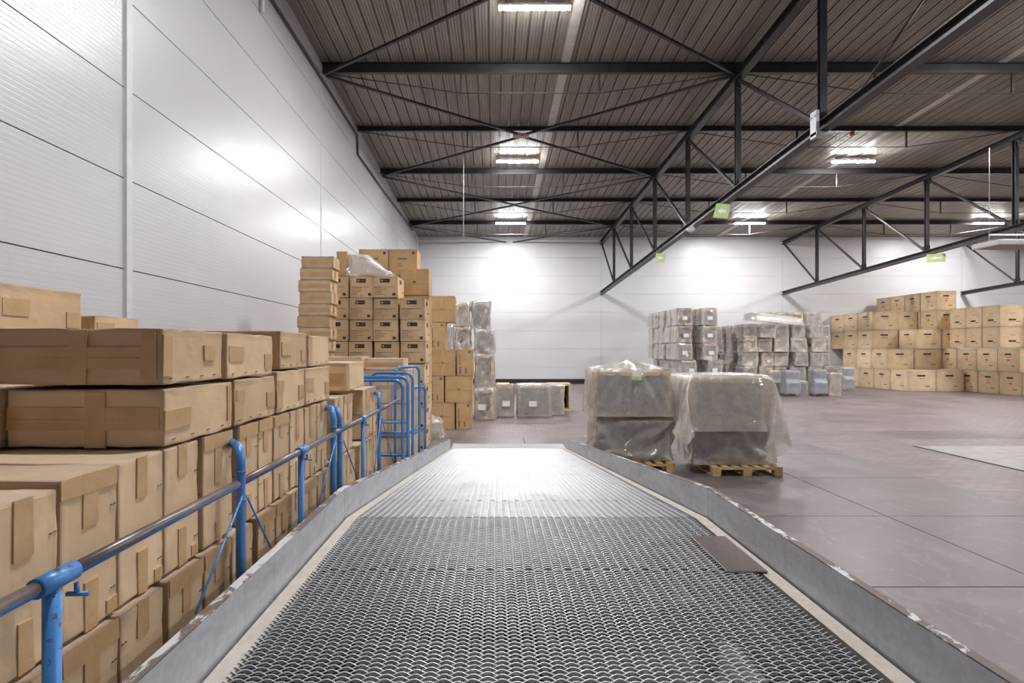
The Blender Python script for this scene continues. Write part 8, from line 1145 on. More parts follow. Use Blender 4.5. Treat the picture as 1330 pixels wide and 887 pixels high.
1,-36,0,0,-36,-2,0,-36,2,0,-36,3,0,-37,0,-1,-36,-3,0,-36,0,0,-36,-1,0,-36,-3,1,-36,4,34,0,1,0,36,-2,0,37,5,-2,35,0,1,37,-2,0,36,0,-1,36,0,0,36,-1,0,36,1,0,36,5,-1,36,0,0,37,19,0,27,37,0,-1,36,-1,0,36,0,0,36,0,2,37,-1,-1,36,0,-1,36,0,-1,
36,0,1,36,0,0,37,-1,-1,36,0,0,37,0,0,36,1,4,36,-1,-4,36,0,1,37,0,0,22,0,-25,2,0,-36,1,-1,-36,5,-1,-35,-3,1,-36,-1,1,-36,0,0,-37,-1,0,-36,-2,0,-36,2,-1,-37,-2,0,-36,0,0,-36,3,0,-36,2,0,-36,-4,1,-36,6,34,1,-3,0,35,1,0,37,3,-1,36,-1,0,36,
-3,0,36,0,0,36,0,0,36,1,-1,36,-3,0,36,2,0,37,4,-1,36,19,0,27,37,0,-2,36,0,1,36,-1,1,36,0,-1,36,0,0,37,0,1,36,0,1,37,-1,-2,35,0,0,37,0,-1,36,0,0,37,0,0,36,0,1,36,0,1,37,0,-1,36,0,-1,21,-1,-24,4,-1,-36,7,0,-36,2,-1,-36,4,-1,-35,1,0,-36,1,
0,-37,-1,-1,-37,0,0,-36,-1,1,-36,-2,1,-36,-7,0,-36,4,0,-36,1,0,-36,1,0,-36,0,34,0,1,0,36,0,0,36,-1,0,36,-1,-1,36,-1,0,36,0,0,36,1,0,36,-1,-1,36,-3,0,37,2,0,36,3,-1,37,21,1,25,36,0,-1,36,-1,1,36,0,1,36,-1,2,37,0,-2,36,0,0,36,0,0,37,-1,0,
36,0,-1,36,0,0,36,0,1,37,0,0,36,0,-2,37,0,0,36,0,0,36,0,0,23,-1,-24,7,-1,-36,4,-1,-36,2,-1,-36,1,0,-36,2,0,-36,2,-1,-36,1,0,-37,1,0,-36,2,1,-36,-6,0,-35,1,0,-36,-1,0,-36,3,1,-36,-2,0,-37,7,35,0,-5,-1,36,-2,0,36,1,0,36,-5,-1,36,-2,0,36,6,
0,37,-5,-1,35,-1,0,37,3,0,36,2,0,36,1,0,37,21,0,24,36,0,0,36,-1,0,37,0,0,36,-1,1,36,0,1,36,0,0,36,0,-1,37,0,0,35,-1,4,37,0,-1,37,0,-3,37,0,4,36,0,-2,36,0,-3,36,1,0,37,0,-1,22,-2,-24,0,-2,-37,3,-1,-36,0,-1,-36,-3,-3,-36,0,-3,-36,1,-2,-36,
4,2,-36,9,6,-34,2,0,-36,4,1,-36,-4,0,-36,1,0,-36,-5,-1,-36,-1,1,-35,-9,33,-1,1,0,36,1,0,37,0,0,36,-1,0,37,0,-1,35,-1,-1,36,0,0,36,0,0,37,-1,0,36,3,0,36,-1,0,37,20,2,24,38,-1,0,36,-1,0,37,0,1,36,-1,0,36,0,0,37,0,1,36,-1,2,36,0,-1,36,-1,1,
37,0,0,36,1,-1,36,0,-2,37,0,0,36,0,0,36,0,0,37,0,-1,20,-1,-27,1,-2,-36,5,-3,-36,4,-2,-36,6,-5,-36,-1,-3,-36,-9,2,-34,-1,1,-36,-3,3,-36,3,3,-35,2,0,-36,0,1,-36,-2,-2,-36,2,-1,-35,-4,1,-35,11,31,1,-4,0,36,-8,3,37,4,0,36,-1,0,36,2,-1,36,-6,
-2,36,9,1,35,0,-2,37,0,0,36,-1,-1,36,-8,2,34,23,3,16,38,-1,5,37,-1,1,36,-1,0,37,-1,0,36,0,-1,36,0,1,36,-1,0,37,0,0,36,-1,0,36,0,1,36,1,1,36,0,0,36,0,-1,36,1,0,36,1,-1,37,1,-2,26,-3,-22,5,-4,-36,2,-2,-36,3,-4,-36,4,-3,-36,6,-6,-34,-2,0,
-34,1,-3,-35,0,-3,-36,0,-2,-36,1,-4,-36,-1,9,-35,1,6,-36,1,-3,-36,0,0,-35,-18,30,-1,-1,-1,36,0,-1,37,-1,-2,37,-1,-5,36,-1,-7,36,-5,-2,35,1,-8,35,0,-9,36,-1,-9,35,-4,4,28,14,18,18,33,5,10,35,-4,4,35,-2,1,36,0,0,36,0,1,37,2,0,36,0,0,36,-1,
0,36,0,1,36,1,0,36,-1,1,36,-2,0,36,1,0,36,3,1,35,1,0,33,0,-1,34,-6,-6,32,6,-6,11,13,-23,12,-5,-33,9,-6,-34,9,-7,-34,4,-8,-33,5,-5,-35,3,-9,-36,1,-8,-35,0,-2,-36,0,-1,-37,0,0,-35,0,0,-36,1,5,-35,1,-4,-36,-28,-7,0,-1,2,36,-1,-6,36,1,-9,36,
2,-9,35,1,-11,35,11,-8,34,5,-8,36,-4,-6,35,-11,11,26,8,27,15,22,19,16,34,2,9,32,-14,1,33,-4,0,37,0,0,36,0,0,36,0,0,36,4,1,36,-6,0,36,1,1,36,3,0,36,-2,0,36,-2,1,35,5,1,36,-1,0,35,6,1,32,6,0,29,-15,-8,33,-4,-4,12,22,-13,1,17,-24,17,-2,-31,
17,-4,-32,14,-11,-29,8,-10,-31,8,-10,-36,7,-9,-35,4,-10,-35,3,-9,-37,-1,-4,-35,4,-3,-35,1,1,-35,-1,-4,-36,-20,-23,-1,11,-8,34,9,-3,34,6,-8,36,6,-9,35,4,-10,36,1,-10,35,-12,3,33,-7,17,24,-4,27,15,15,24,15,30,13,13,35,2,8,27,-22,-2,32,-8,
0,36,1,1,36,2,0,36,0,0,37,-3,1,36,0,0,35,2,1,36,-1,0,37,2,0,35,4,1,36,-4,1,36,-3,0,31,17,2,34,7,0,24,-20,-8,33,-10,-5,26,12,-9,-13,20,-17,-4,15,-26,19,5,-30,19,-5,-29,16,-7,-25,7,-10,-30,12,-6,-36,9,-9,-35,8,-7,-35,8,-9,-34,16,-9,-31,6,
-9,-35,4,-6,-36,19,-23,-6,11,-4,35,6,-11,35,7,-6,35,-2,-10,35,-7,-8,36,-15,10,31,-10,17,24,-4,26,14,6,24,15,20,23,15,34,9,9,34,2,8,23,-27,-4,31,-15,0,36,0,0,37,4,1,36,1,0,36,-3,0,36,-1,1,36,3,0,35,-2,1,37,6,0,36,0,1,36,-4,0,35,-1,1,29,
20,2,34,8,-1,21,-22,-6,32,-13,-6,33,4,-7,3,23,-13,-25,5,-21,-4,20,-26,20,8,-27,19,-3,-26,16,-4,-22,9,-9,-31,12,-5,-35,13,-5,-35,11,-8,-34,12,-9,-33,14,-9,-34,10,-8,-34,24,-20,-6,3,-10,35,-1,-9,35,-9,-9,35,-12,-5,35,-12,15,31,-11,19,24,
-4,24,14,5,25,15,13,28,15,26,1,10,32,17,8,32,6,8,21,-30,-4,28,-21,-1,36,3,0,36,-2,1,36,3,0,36,4,0,36,-2,1,36,-4,0,36,1,0,37,5,1,35,-2,0,36,-7,1,32,12,2,30,18,2,33,8,-1,21,-27,-6,29,-10,-7,36,-1,-6,20,15,-10,-23,8,-18,-23,6,-23,-3,21,-23,
18,15,-24,20,3,-23,15,-7,-22,9,-9,-31,12,-4,-35,10,-9,-35,12,-7,-35,13,-8,-33,15,-6,-34,5,-29,-5,-8,-6,34,-9,-8,35,-12,0,34,-11,18,29,-8,22,25,-4,23,14,-6,25,15,5,27,16,23,16,12,32,-10,7,33,13,8,26,17,8,21,-29,-4,25,-25,-3,35,-5,1,37,5,
0,36,1,0,35,5,1,36,-1,0,36,-2,1,37,-1,0,36,0,1,36,-2,0,35,-3,1,32,17,2,23,23,5,36,0,-4,20,-27,-5,29,-14,-7,34,-5,-5,34,8,-7,-16,19,-17,-26,-2,-20,-17,11,-23,-3,23,-21,17,18,-21,19,7,-21,14,-8,-23,7,-11,-30,10,-7,-36,9,-10,-35,14,-6,-35,
15,-4,-34,-15,-20,-6,-13,-5,35,-11,4,32,2,23,29,-1,23,25,-4,23,15,-16,21,12,2,27,16,0,26,18,33,-5,5,34,-8,7,28,15,9,26,20,6,23,-27,-2,21,-28,-5,34,-11,0,36,3,1,36,1,0,36,2,1,36,1,0,36,0,0,36,1,1,36,-3,0,36,-3,1,35,5,1,29,22,3,22,25,5,31,
-12,-3,25,-24,-8,28,-12,-5,36,-6,-5,34,-8,-6,-2,28,-14,-22,10,-18,-27,-9,-21,-15,11,-20,6,24,-21,12,22,-19,16,11,-19,13,-8,-22,10,-8,-32,5,-12,-36,13,-6,-35,13,-6,-36,-17,-20,-6,-12,14,30,-3,24,29,3,24,24,0,22,16,-7,24,14,-4,25,15,-6,25,
17,14,21,15,34,-7,4,33,-12,3,22,13,9,26,15,5,28,-20,0,21,-30,-4,27,-18,-3,36,-2,1,35,4,0,37,-2,0,35,2,0,36,2,1,36,3,0,37,-7,0,36,1,1,34,8,2,24,27,5,25,23,4,28,-16,-4,22,-27,-6,34,-9,-6,31,-16,-5,35,-9,-6,16,28,-10,-14,13,-17,-30,-4,-20,
-29,-3,-18,-6,15,-20,10,22,-20,7,23,-18,12,17,-18,13,-4,-21,10,-7,-32,7,-10,-35,11,-7,-37,-15,9,-13,-3,26,28,2,24,27,0,22,14,-7,23,14,-9,24,16,-6,25,17,6,22,16,26,18,12,34,-8,3,33,-13,3,18,8,6,25,8,5,33,-11,3,22,-25,-5,21,-29,-5,32,-4,
-1,36,3,1,36,3,0,36,-4,0,36,2,1,36,-2,0,36,-2,0,36,5,1,33,13,3,17,31,9,31,12,-1,22,-17,-3,24,-24,-6,33,-14,-6,34,-10,-6,32,-17,-5,23,23,-9,4,24,-13,-28,0,-20,-30,-4,-18,-26,-8,-16,-9,22,-18,11,20,-19,11,21,-19,11,18,-18,13,8,-18,7,-10,
-34,11,-6,-37,-1,22,-16,-1,24,26,0,23,16,-8,23,15,-7,24,15,-5,25,17,-7,25,18,14,21,15,30,-6,4,35,2,5,23,-14,8,17,-13,8,33,12,-3,32,-1,6,28,-12,-2,14,-31,-10,30,-13,-3,36,4,1,36,-1,0,36,0,0,36,1,0,36,2,1,36,2,1,36,2,1,30,18,4,20,28,8,25,
16,5,26,-23,-7,27,-23,-6,27,-20,-8,33,-11,-6,32,-16,-5,30,9,-7,18,26,-10,-23,11,-20,-30,-8,-18,-29,-11,-15,-15,8,-16,-13,19,-17,12,20,-21,9,21,-18,4,22,-16,14,11,-20,10,0,-32,-5,20,-14,0,24,13,-7,23,15,-2,25,15,-8,24,16,-15,22,19,7,24,
16,28,16,11,27,-14,2,33,-3,9,11,-23,7,23,-3,7,30,18,3,34,10,5,23,-21,-9,19,-30,-10,30,-19,-4,36,-3,1,36,0,0,37,2,0,36,-3,0,35,4,0,37,7,2,36,6,1,30,19,5,23,27,8,20,19,5,23,-28,-6,28,-21,-8,25,-24,-8,33,-15,-6,32,-14,-4,37,-1,-5,25,20,-8,
-12,22,-19,-30,-5,-18,-29,-13,-15,-30,-13,-11,-20,19,-18,-1,22,-19,7,22,-20,8,21,-18,5,22,-16,12,17,-16,])
def topo(m, rows, tp):
    fs = []
    for i in range(rows):
        for k in range(m): fs.append((i*m+k, i*m+(k+1) % m, (i+1)*m+(k+1) % m, (i+1)*m+k))
    prev = [rows*m+k for k in range(m)]; n = (rows+1)*m
    for j in range(1, tp):
        cur = [n+k for k in range(m)]; n += m
        for k in range(m): fs.append((prev[k], prev[(k+1) % m], cur[(k+1) % m], cur[k]))
        prev = cur
    for k in range(m): fs.append((prev[k], prev[(k+1) % m], n))
    return fs

def unpack(v, m):
    q = np.array(v, dtype='i4').reshape(-1, m, 3); q[:,0] = np.cumsum(q[:,0], 0); return (np.cumsum(q, 1)*.002).reshape(-1, 3)
def bag(k, w, d, h, mirror=False, cap=.25, grow=1.05):
    """crumpled bag whose outline is grow times the w x d block"""
    m, rows, tp, w0, d0, h0, cz, v = BAGS[k]; q = unpack(v, m); q = np.concatenate([q, [[0, 0, cz]]])
    hi = q[:,2] > h0+.03; q[hi,2] = h0+.03+(q[hi,2]-h0-.03)*cap
    ex, ey = q[:,0].max()-q[:,0].min(), q[:,1].max()-q[:,1].min(); q[:,0] -= (q[:,0].max()+q[:,0].min())/2; q[:,1] -= (q[:,1].max()+q[:,1].min())/2
    q *= np.array([w*grow/ex*(-1 if mirror else 1), d*grow/ey, h/(h0+.02)])
    fs = topo(m, rows, tp)
    if mirror: fs = [f[::-1] for f in fs]
    return q.tolist(), fs
def loose_sheet(w, d, h):
    nx, ny, w0, d0, h0, v = SHEET; q = unpack(v, nx)*np.array([w/w0, d/d0, h/h0])
    return q.tolist(), [(j*nx+i, j*nx+i+1, (j+1)*nx+i+1, (j+1)*nx+i) for j in range(ny-1) for i in range(nx-1)]

# ------------------------------------------------------------------ plastic-wrapped furniture
def film_mesh(w, d, h, seed, n=16, amp=.05, flare=.10, open_bottom=True, peak=0):
    """crumpled plastic sheet pulled over a w x d x h block, origin at base centre"""
    rnd = random.Random(seed); off = Vector((rnd.uniform(0, 60), rnd.uniform(0, 60), rnd.uniform(0, 60)))
    per = []; m = n*4
    def ring(t):      # rounded rectangle, t in 0..1
        a = 2*math.pi*t; c, s = math.cos(a), math.sin(a); e = .22
        return Vector((math.copysign(abs(c)**e, c)*w/2, math.copysign(abs(s)**e, s)*d/2, 0))
    vs = []; fs = []; rows = n
    for i in range(rows+1):
        v = i/rows
        for k in range(m):
            p = ring(k/m); p.z = h*v
            dirn = Vector((p.x/w, p.y/d, 0)).normalized()
            fold = noise.noise(Vector((math.cos(2*math.pi*k/m)*4.5, math.sin(2*math.pi*k/m)*4.5, v*1.2+seed))+off)
            fold2 = 1-2*abs(noise.noise(Vector((p.x*6, p.y*6, p.z*5))+off*2))
            fl = (1-v)**2
            a = amp*(.35+.9*fl)*fold + amp*.42*fold2 + flare*fl*(.25+.75*abs(noise.noise(Vector((k/m*9, seed, 1)))))
            p += dirn*(a+.012)
            p.z += (noise.noise(Vector((math.cos(2*math.pi*k/m)*3, math.sin(2*math.pi*k/m)*3, 7))+off)*.09 if i == 0 else 0) + noise.noise(p*5+off)*amp*.4
            if i == 0: p.z = max(p.z, .005)
            vs.append(p)
    for i in range(rows):
        for k in range(m): fs.append((i*m+k, i*m+(k+1) % m, (i+1)*m+(k+1) % m, (i+1)*m+k))
    base = len(vs); tp = 5
    prev = [rows*m+k for k in range(m)]
    for j in range(1, tp):
        f = 1-j/tp; cur = []
        for k in range(m):
            p = ring(k/m)*f; q = p+off
            p.z = h+.02+amp*.55*(1-2*abs(noise.noise(Vector((p.x*5, p.y*5, seed))+off)))+amp*.6*noise.noise(Vector((p.x*9, p.y*9, 3))+off)+peak*(1-f)
            cur.append(len(vs)); vs.append(p)
        for k in range(m): fs.append((prev[k], prev[(k+1) % m], cur[(k+1) % m], cur[k]))
        prev = cur
    vs.append(Vector((0, 0, h+.02+peak))); c = len(vs)-1
    for k in range(m): fs.append((prev[k], prev[(k+1) % m], c))
    return vs, fs
def put_mesh(name, vs, fs, mat, parent=None, smooth=True):
    me = bpy.data.meshes.new(name); me.from_pydata([tuple(v) for v in vs], [], fs); me.materials.append(mat); me.update()
    if smooth: me.polygons.foreach_set('use_smooth', [True]*len(me.polygons))
    o = bpy.data.objects.new(name, me); COL.objects.link(o)
    if parent: o.parent = parent
    return o
def soft_box(w, d, h, z0=0, bev=.05, n=3, cx=0, cy=0):
    bm = bmesh.new(); bmesh.ops.create_cube(bm, size=1)
    for v in bm.verts: v.co = Vector((v.co.x*w+cx, v.co.y*d+cy, (v.co.z+.5)*h+z0))
    bmesh.ops.bevel(bm, geom=bm.edges[:], offset=min(bev, w*.3, d*.3, h*.3), segments=n, affect='EDGES')
    me = bpy.data.meshes.new('soft'); bm.to_mesh(me); bm.free()
    me.polygons.foreach_set('use_smooth', [True]*len(me.polygons)); return me
def link(name, me, parent, mat=None):
    if mat: me.materials.append(mat)
    o = bpy.data.objects.new(name, me); COL.objects.link(o); o.parent = parent; return o
_var = {}
def wrapped_variant(w, d, h, v, film='film_thin', fab='fabric', rim=True):
    """an upholstered armchair packed on its back: padded body, pale board rim on the open side, plastic bag"""
    key = (w, d, h, v, film, fab, rim)
    if key in _var: return _var[key]
    P = []
    b = soft_box(w-.13, d-.14, h-.07, .01, .07); b.materials.append(M[fab]); P.append(('upholstered_body', b))
    if rim:
        t = .075 if v % 2 else .055; m = MB(); y0 = -d/2+.035
        for x0, x1, z0, z1 in ((-w/2+.045, w/2-.045, .01, .01+t), (-w/2+.045, w/2-.045, h-.04-t, h-.04), (-w/2+.045, -w/2+.045+t, .01+t, h-.04-t), (w/2-.045-t, w/2-.045, .01+t, h-.04-t)):
            m.box(x0, x1, y0, y0+.07, z0, z1)
        P.append(('pale_rim', m.mesh('pale_rim', M['pale_wood'])))
        c = soft_box(w*.62, .12, h*.3, h*.16, .05, 3, 0, -d/2+.14); c.materials.append(M['fabric_dark' if v % 3 == 0 else fab]); P.append(('seat_cushion', c))
    vs, fs = bag('efghi'[v % 5], w, d, h, v % 2 == 1, .12)
    me = bpy.data.meshes.new('plastic_wrap'); me.from_pydata([tuple(x) for x in vs], [], fs); me.materials.append(M[film]); me.polygons.foreach_set('use_smooth', [True]*len(me.polygons)); P.append(('plastic_wrap', me))
    _var[key] = P; return P
lab_me = MB().box(-.11, .11, -.004, 0, -.08, .08).box(-.07, .07, -.0055, -.004, -.02, -.005).mesh('paper_label', M['label_white'])
def wrapped(x, y, z, w, d, h, v, label, group, rot=0, film='film_thin', fab='fabric', paper=False, tilt=(0, 0), rim=True):
    g = empty('wrapped_armchair', (x, y, z), label, 'wrapped furniture', group, rot); g.rotation_euler = (tilt[0], tilt[1], rot)
    for nm, me in wrapped_variant(w, d, h, v, film, fab, rim):
        o = bpy.data.objects.new(nm, me); COL.objects.link(o); o.parent = g
    if paper:
        o = bpy.data.objects.new('paper_label', lab_me); COL.objects.link(o); o.parent = g; o.location = (random.Random(v).uniform(-.06, .1), -d/2-.03, h*.42)
    return g
def far_stacks():
    rnd = random.Random(31); P = 30.0; X = lambda px: (px-641)/P
    # tidy stack: two columns wide, five rows high, several deep on its left side
    Y0 = 24.5
    for r_ in range(5):
        sh = .0 if r_ > 1 else .22
        for c, x in enumerate((8.27, 9.38)):
            for dpt in range(5 if c == 0 else 3):
                wrapped(x+sh+rnd.uniform(-.03, .03), Y0+dpt*.93+rnd.uniform(-.01, .01)+.41, r_*.755, .70, .82, .735, (r_*2+c+dpt) % 10,
                        'armchair in clear plastic, tidy stack, %s column, row %s from floor, %s deep' % (('left','right')[c], ORD[r_], ORD[dpt]), 'tidy stack of wrapped armchairs', R(rnd.uniform(-3, 3)), paper=(dpt == 0), film='film_thin')
    # heap of looser wrapped pieces
    for r_ in range(5):
        n = [5, 6, 5, 5, 5][r_]; x = 10.95+rnd.uniform(-.06, .06); z = .0+r_*.62
        for c in range(n):
            w = rnd.choice((.62, .66, .72)); yy = Y0+.72+rnd.uniform(-.12, .12)
            wrapped(x+w/2, yy, z, w, .70, .60, rnd.randrange(0, 10), 'loosely wrapped armchair in the untidy heap, row %s from floor, %s from left' % (ORD[r_], ORD[c]), 'untidy heap of wrapped armchairs',
                    R(rnd.uniform(-12, 12)), film=rnd.choice(['film_thin','film_thin','film']), fab=rnd.choice(['fabric','fabric','fabric_dark','fabric_beige']), tilt=(0, R(rnd.uniform(-2, 2))))
            x += w+.07
        for dpt in range(1, 5):
            wrapped(11.3+rnd.uniform(-.05, .05), Y0+.95+dpt*.92, z, .7, .78, .60, rnd.randrange(0, 10), 'loosely wrapped armchair on the heap left flank, row %s up, %s deep' % (ORD[r_], ORD[dpt]), 'untidy heap of wrapped armchairs', R(rnd.uniform(-7, 7)), film='film_thin', fab='fabric_beige' if rnd.random() < .4 else 'fabric')
        for c in range(4):
            wrapped(12.35+c*.9, Y0+1.78, z, .78, .75, .60, rnd.randrange(0, 10), 'wrapped armchair hidden inside the heap, row %s up, %s across' % (ORD[r_], ORD[c]), 'untidy heap of wrapped armchairs')
    for c, (x, w) in enumerate(((12.9, .74), (13.75, .72), (14.55, .70))):
        wrapped(x, Y0+1.6, 3.11, w, .8, .55, c, 'wrapped armchair crowning the heap rear, %s from left' % ORD[c], 'untidy heap of wrapped armchairs', R(rnd.uniform(-6, 6)), fab='fabric')
    sheet = film_mesh(2.3, .7, .30, 91, 14, .10, .12)
    o = put_mesh('plastic_sheet', *sheet, M['film_white']); o.location = (12.3, Y0+.45, 3.13); o.rotation_euler = (0, R(7), R(4)); tag(o, 'long white plastic sheet draped over the top of the untidy heap', 'plastic sheet')
    # bluish wrapped chairs standing on the floor before the heap
    def wchair(px0, px1, ytop, ybase, label, film='film_blue', fab='fabric_dark'):
        Y = F*HC/(ybase-VY); s = F/Y; w = (px1-px0)/s; x = ((px0+px1)/2-VX)/s; h = (ybase-ytop)/s
        g = empty('wrapped_chair', (x, Y+.25, 0), label, 'wrapped chair', 'wrapped chairs standing on the floor')
        link('seat', soft_box(w-.06, .46, .1, .40, .03), g, M[fab])
        link('backrest', soft_box(w-.06, .07, h-.42, .4, .03, 3, 0, .22), g, M[fab])
        for sx in (-1, 1):
            for sy in (-.2, .22): MB().tube([(sx*(w/2-.06), sy, 0), (sx*(w/2-.06), sy, .4)], .013, 8).build('leg', M['galv'], g, world=False)
        vs, fs = film_mesh(w, .54, h-.14, int(px0), 12, .02, .01); vs = [Vector((v.x, v.y*(1 if v.z < .5 else .85)+(0 if v.z < .5 else .03), v.z+.12)) for v in vs]
        put_mesh('plastic_wrap', vs, fs, M[film], g)
    wchair(1001, 1014, 481, 513, 'wrapped chair partly behind the near pallet load, in pale plastic', 'film')
    wchair(1021.5, 1040, 481, 515, 'chair in bluish grey plastic, left of the floor chairs')
    wchair(1058, 1075, 480, 515, 'chair in shiny blue plastic on thin legs, middle of the floor chairs')
    wchair(1095, 1110.5, 477, 508.5, 'chair in grey plastic, rightmost beside the big cartons', 'film_blue', 'fabric')
    wrapped((1086-641)/31, 24.1, 0, .62, .6, .95, 13, 'armchair with pale wood sides in torn plastic between floor chairs', 'wrapped armchairs on the floor before the heap', R(10), 'film', 'fabric_beige')
    wrapped((1049.5-641)/31, 24.35, 0, .55, .6, .62, 14, 'dark armchair in plastic low between two bluish floor chairs', 'wrapped armchairs on the floor before the heap', R(-12), 'film_thin', 'fabric_dark')
far_stacks()
def left_wrapped():
    P = 44.5; Y = 16.5; X = lambda px: (px-641)/P
    def it(px0, px1, z0, z1, v, lab, dy=0, film='film', fab='fabric', paper=False, rot=0, rim=True):
        w = (px1-px0)/P; wrapped((X(px0)+X(px1))/2, Y+.35+dy, z0, round(w, 2), .7, round(z1-z0, 2), v, lab, 'wrapped furniture beside the brown cartons', rot, film, fab, paper, rim=rim)
    it(616, 643, 0, .93, 20, 'wrapped armchair at the foot of the plastic-wrapped column', 0, 'film')
    it(616, 643, .94, 1.82, 21, 'crumpled clear wrapped piece, second up in wrapped column', 0, 'film_thin')
    it(616, 643.5, 1.83, 2.55, 22, 'boxy grey wrapped piece, third up in the wrapped column', 0, 'film_thin', rim=False)
    it(611, 637, 2.56, 3.36, 23, 'grey wrapped piece leaning on top of the wrapped column', 0, 'film_thin', rim=False, rot=R(4))
    it(590, 612, 0, .95, 24, 'wrapped piece at the foot behind the brown cartons'); it(590, 612, .96, 1.93, 25, 'second wrapped piece up behind the brown cartons')
    it(590, 612, 1.94, 2.62, 26, 'wrapped piece in window of brown cartons, under the pale one', 0, 'film'); it(590, 610, 2.63, 3.32, 27, 'pale wrapped piece on top right of the brown cartons', 0, 'film')
    it(576, 590, 0, 1.9, 28, 'tall wrapped piece hidden behind the brown cartons'); it(576, 589, 1.93, 2.65, 29, 'narrow wrapped piece showing between brown cartons', 0, 'film_white')
    it(643, 669, 0, .92, 30, 'crumpled wrapped armchair with small tag, second on the floor row', -.1, 'film', paper=True)
    it(618, 644, 0, .86, 31, 'crumpled wrapped armchair with tag, first on the floor row', -.85, 'film', paper=True, rot=R(-6))
    it(671, 716, 0, .93, 32, 'wide wrapped armchair with white diamond label, third on floor row', -.2, 'film_thin', paper=True)
    it(712, 735, 0, .88, 33, 'wrapped armchair sagging at the right end of the floor row', .25, 'film')
    # bare wooden cabinets behind
    def cab(x0, x1, y, z1, label):
        g = empty('open_cabinet', ((x0+x1)/2, y, 0), label, 'cabinet', 'open cabinets behind the wrapped row'); t = .07
        m = MB().box(x0, x1, y, y+.6, z1-t, z1).box(x0, x1, y, y+.6, .0, t).box(x0, x0+t, y, y+.6, t, z1-t).box(x1-t, x1, y, y+.6, t, z1-t); m.build('cabinet_frame', M['pale_wood'], g, .005)
        MB().box(x0+t, x1-t, y+.52, y+.58, t, z1-t).build('back_panel', M['fabric_dark'], g)
        MB().box(x0+t, x1-t, y+.05, y+.52, z1*.5, z1*.5+.03).build('shelf', M['fabric_dark'], g)
    cab(X(645)*1.1, X(662)*1.1, 18.2, .86, 'open pale wood cabinet peeking above the wrapped floor row, left')
    cab(X(712)*1.08, X(742)*1.08, 17.9, .88, 'open dark-lined cabinet at the right end behind the wrapped row')
    g = empty('plastic_bundle', (-1.38, 12.6, 0), 'crumpled whitish plastic bundle on the floor below brown cartons', 'plastic bundle')
    vs, fs = film_mesh(.44, .4, .34, 5, 12, .09, .08, peak=.12); put_mesh('crumpled_film', vs, fs, M['film_white'], g)
    # plastic sheet on the logo stack
    vs, fs = film_mesh(.85, .6, .40, 66, 14, .07, .1); vs = [Vector((v.x, v.y, v.z*(1 if v.x < -.05 else max(.22, 1-(v.x+.05)*1.9)))) for v in vs]
    o = put_mesh('plastic_sheet', vs, fs, M['film_white']); o.location = (-2.42, 11.25, 3.366); tag(o, 'cloudy plastic sheet bunched on top of the logo cartons', 'plastic sheet')
left_wrapped()

# ------------------------------------------------------------------ pallets and their big loads
def pallet(x0, x1, y0, y1, label):
    g = empty('wooden_pallet', ((x0+x1)/2, (y0+y1)/2, 0.013), label, 'pallet', 'wooden pallets under the wrapped loads'); z = .013
    w = x1-x0
    for i in range(3):
        yy = y0+(y1-y0-.1)*i/2
        MB().box(x0, x1, yy, yy+.1, z+.100, z+.122).build('stringer_board', M['pallet'], g, .002)
        for k in range(3):
            xx = x0+(w-.13)*k/2; MB().box(xx, xx+.13, yy, yy+.1, z+.022, z+.100).build('block', M['pallet'], g, .003)
    for k in range(3):
        xx = x0+(w-.12)*k/2; MB().box(xx, xx+.12, y0, y1, z, z+.022).build('bottom_board', M['pallet'], g, .002)
    n = 7
    for k in range(n):
        xx = x0+(w-.1)*k/(n-1); MB().box(xx, xx+.1, y0, y1, z+.122, z+.144).build('deck_board', M['pallet'], g, .002)
pallet(3.33, 4.40, 8.6, 9.7, 'wooden pallet with open blocks under the right wrapped load')
pallet(1.70, 2.84, 8.86, 9.9, 'wooden pallet mostly hidden by curb under the left wrapped load')
def big_load(x0, x1, y0, y1, z0, z1, v, label, film='film', rim=True, drape=None, fab='fabric', tag_green=False):
    w, d, h = x1-x0, y1-y0, z1-z0
    g = empty('wrapped_sofa', ((x0+x1)/2, (y0+y1)/2, z0), label, 'wrapped sofa', 'wrapped sofas on the pallets')
    link('upholstered_body', soft_box(w-.16, d-.24, h-.10, .02, .05, 4, 0, .06), g, M[fab])
    if rim:
        t = .065; a = -d/2+.03; w2 = w; w = w-.05; h2 = h; h = h-.03
        for nm, (bx0, bx1, bz0, bz1) in (('rim_board', (-w/2, w/2, 0, t)), ('rim_board', (-w/2, w/2, h-t, h)), ('rim_board', (-w/2, -w/2+t, t, h-t)), ('rim_board', (w/2-t, w/2, t, h-t))):
            MB().box(bx0, bx1, a, a+.09, bz0, bz1).build(nm, M['pale_wood'], g, .004, world=False)
        MB().box(-w/2+t, w/2-t, a+.03, a+.05, t, h-t).build('stretched_fabric', M['fabric'], g, world=False); w = w2; h = h2
    else:
        for i in range(2):
            link('cushion', soft_box(w/2-.12, .2, h*.74, .05, .07, 4, -w/4+.03+i*(w/2-.06), -d/2+.20), g, M[fab])
    if drape: drape(g, w, d, h)
    if tag_green:
        MB().box(-.02, .12, -d/2-.075, -d/2-.07, h-.10, h-.02).build('white_tag', M['label_white'], g, world=False); MB().box(-.03, .12, -d/2-.078, -d/2-.072, h-.155, h-.10).build('green_tag', M['green'], g, world=False)
    return g
def bagged(k, mirror=False, film='film_thin', cap=.25):
    def f(g, w, d, h):
        vs, fs = bag(k, w, d, h, mirror, cap, 1.07); o = put_mesh('plastic_wrap', vs, fs, M[film], g); s = o.modifiers.new('smooth', 'SUBSURF'); s.levels = 1; s.render_levels = 1
    return f
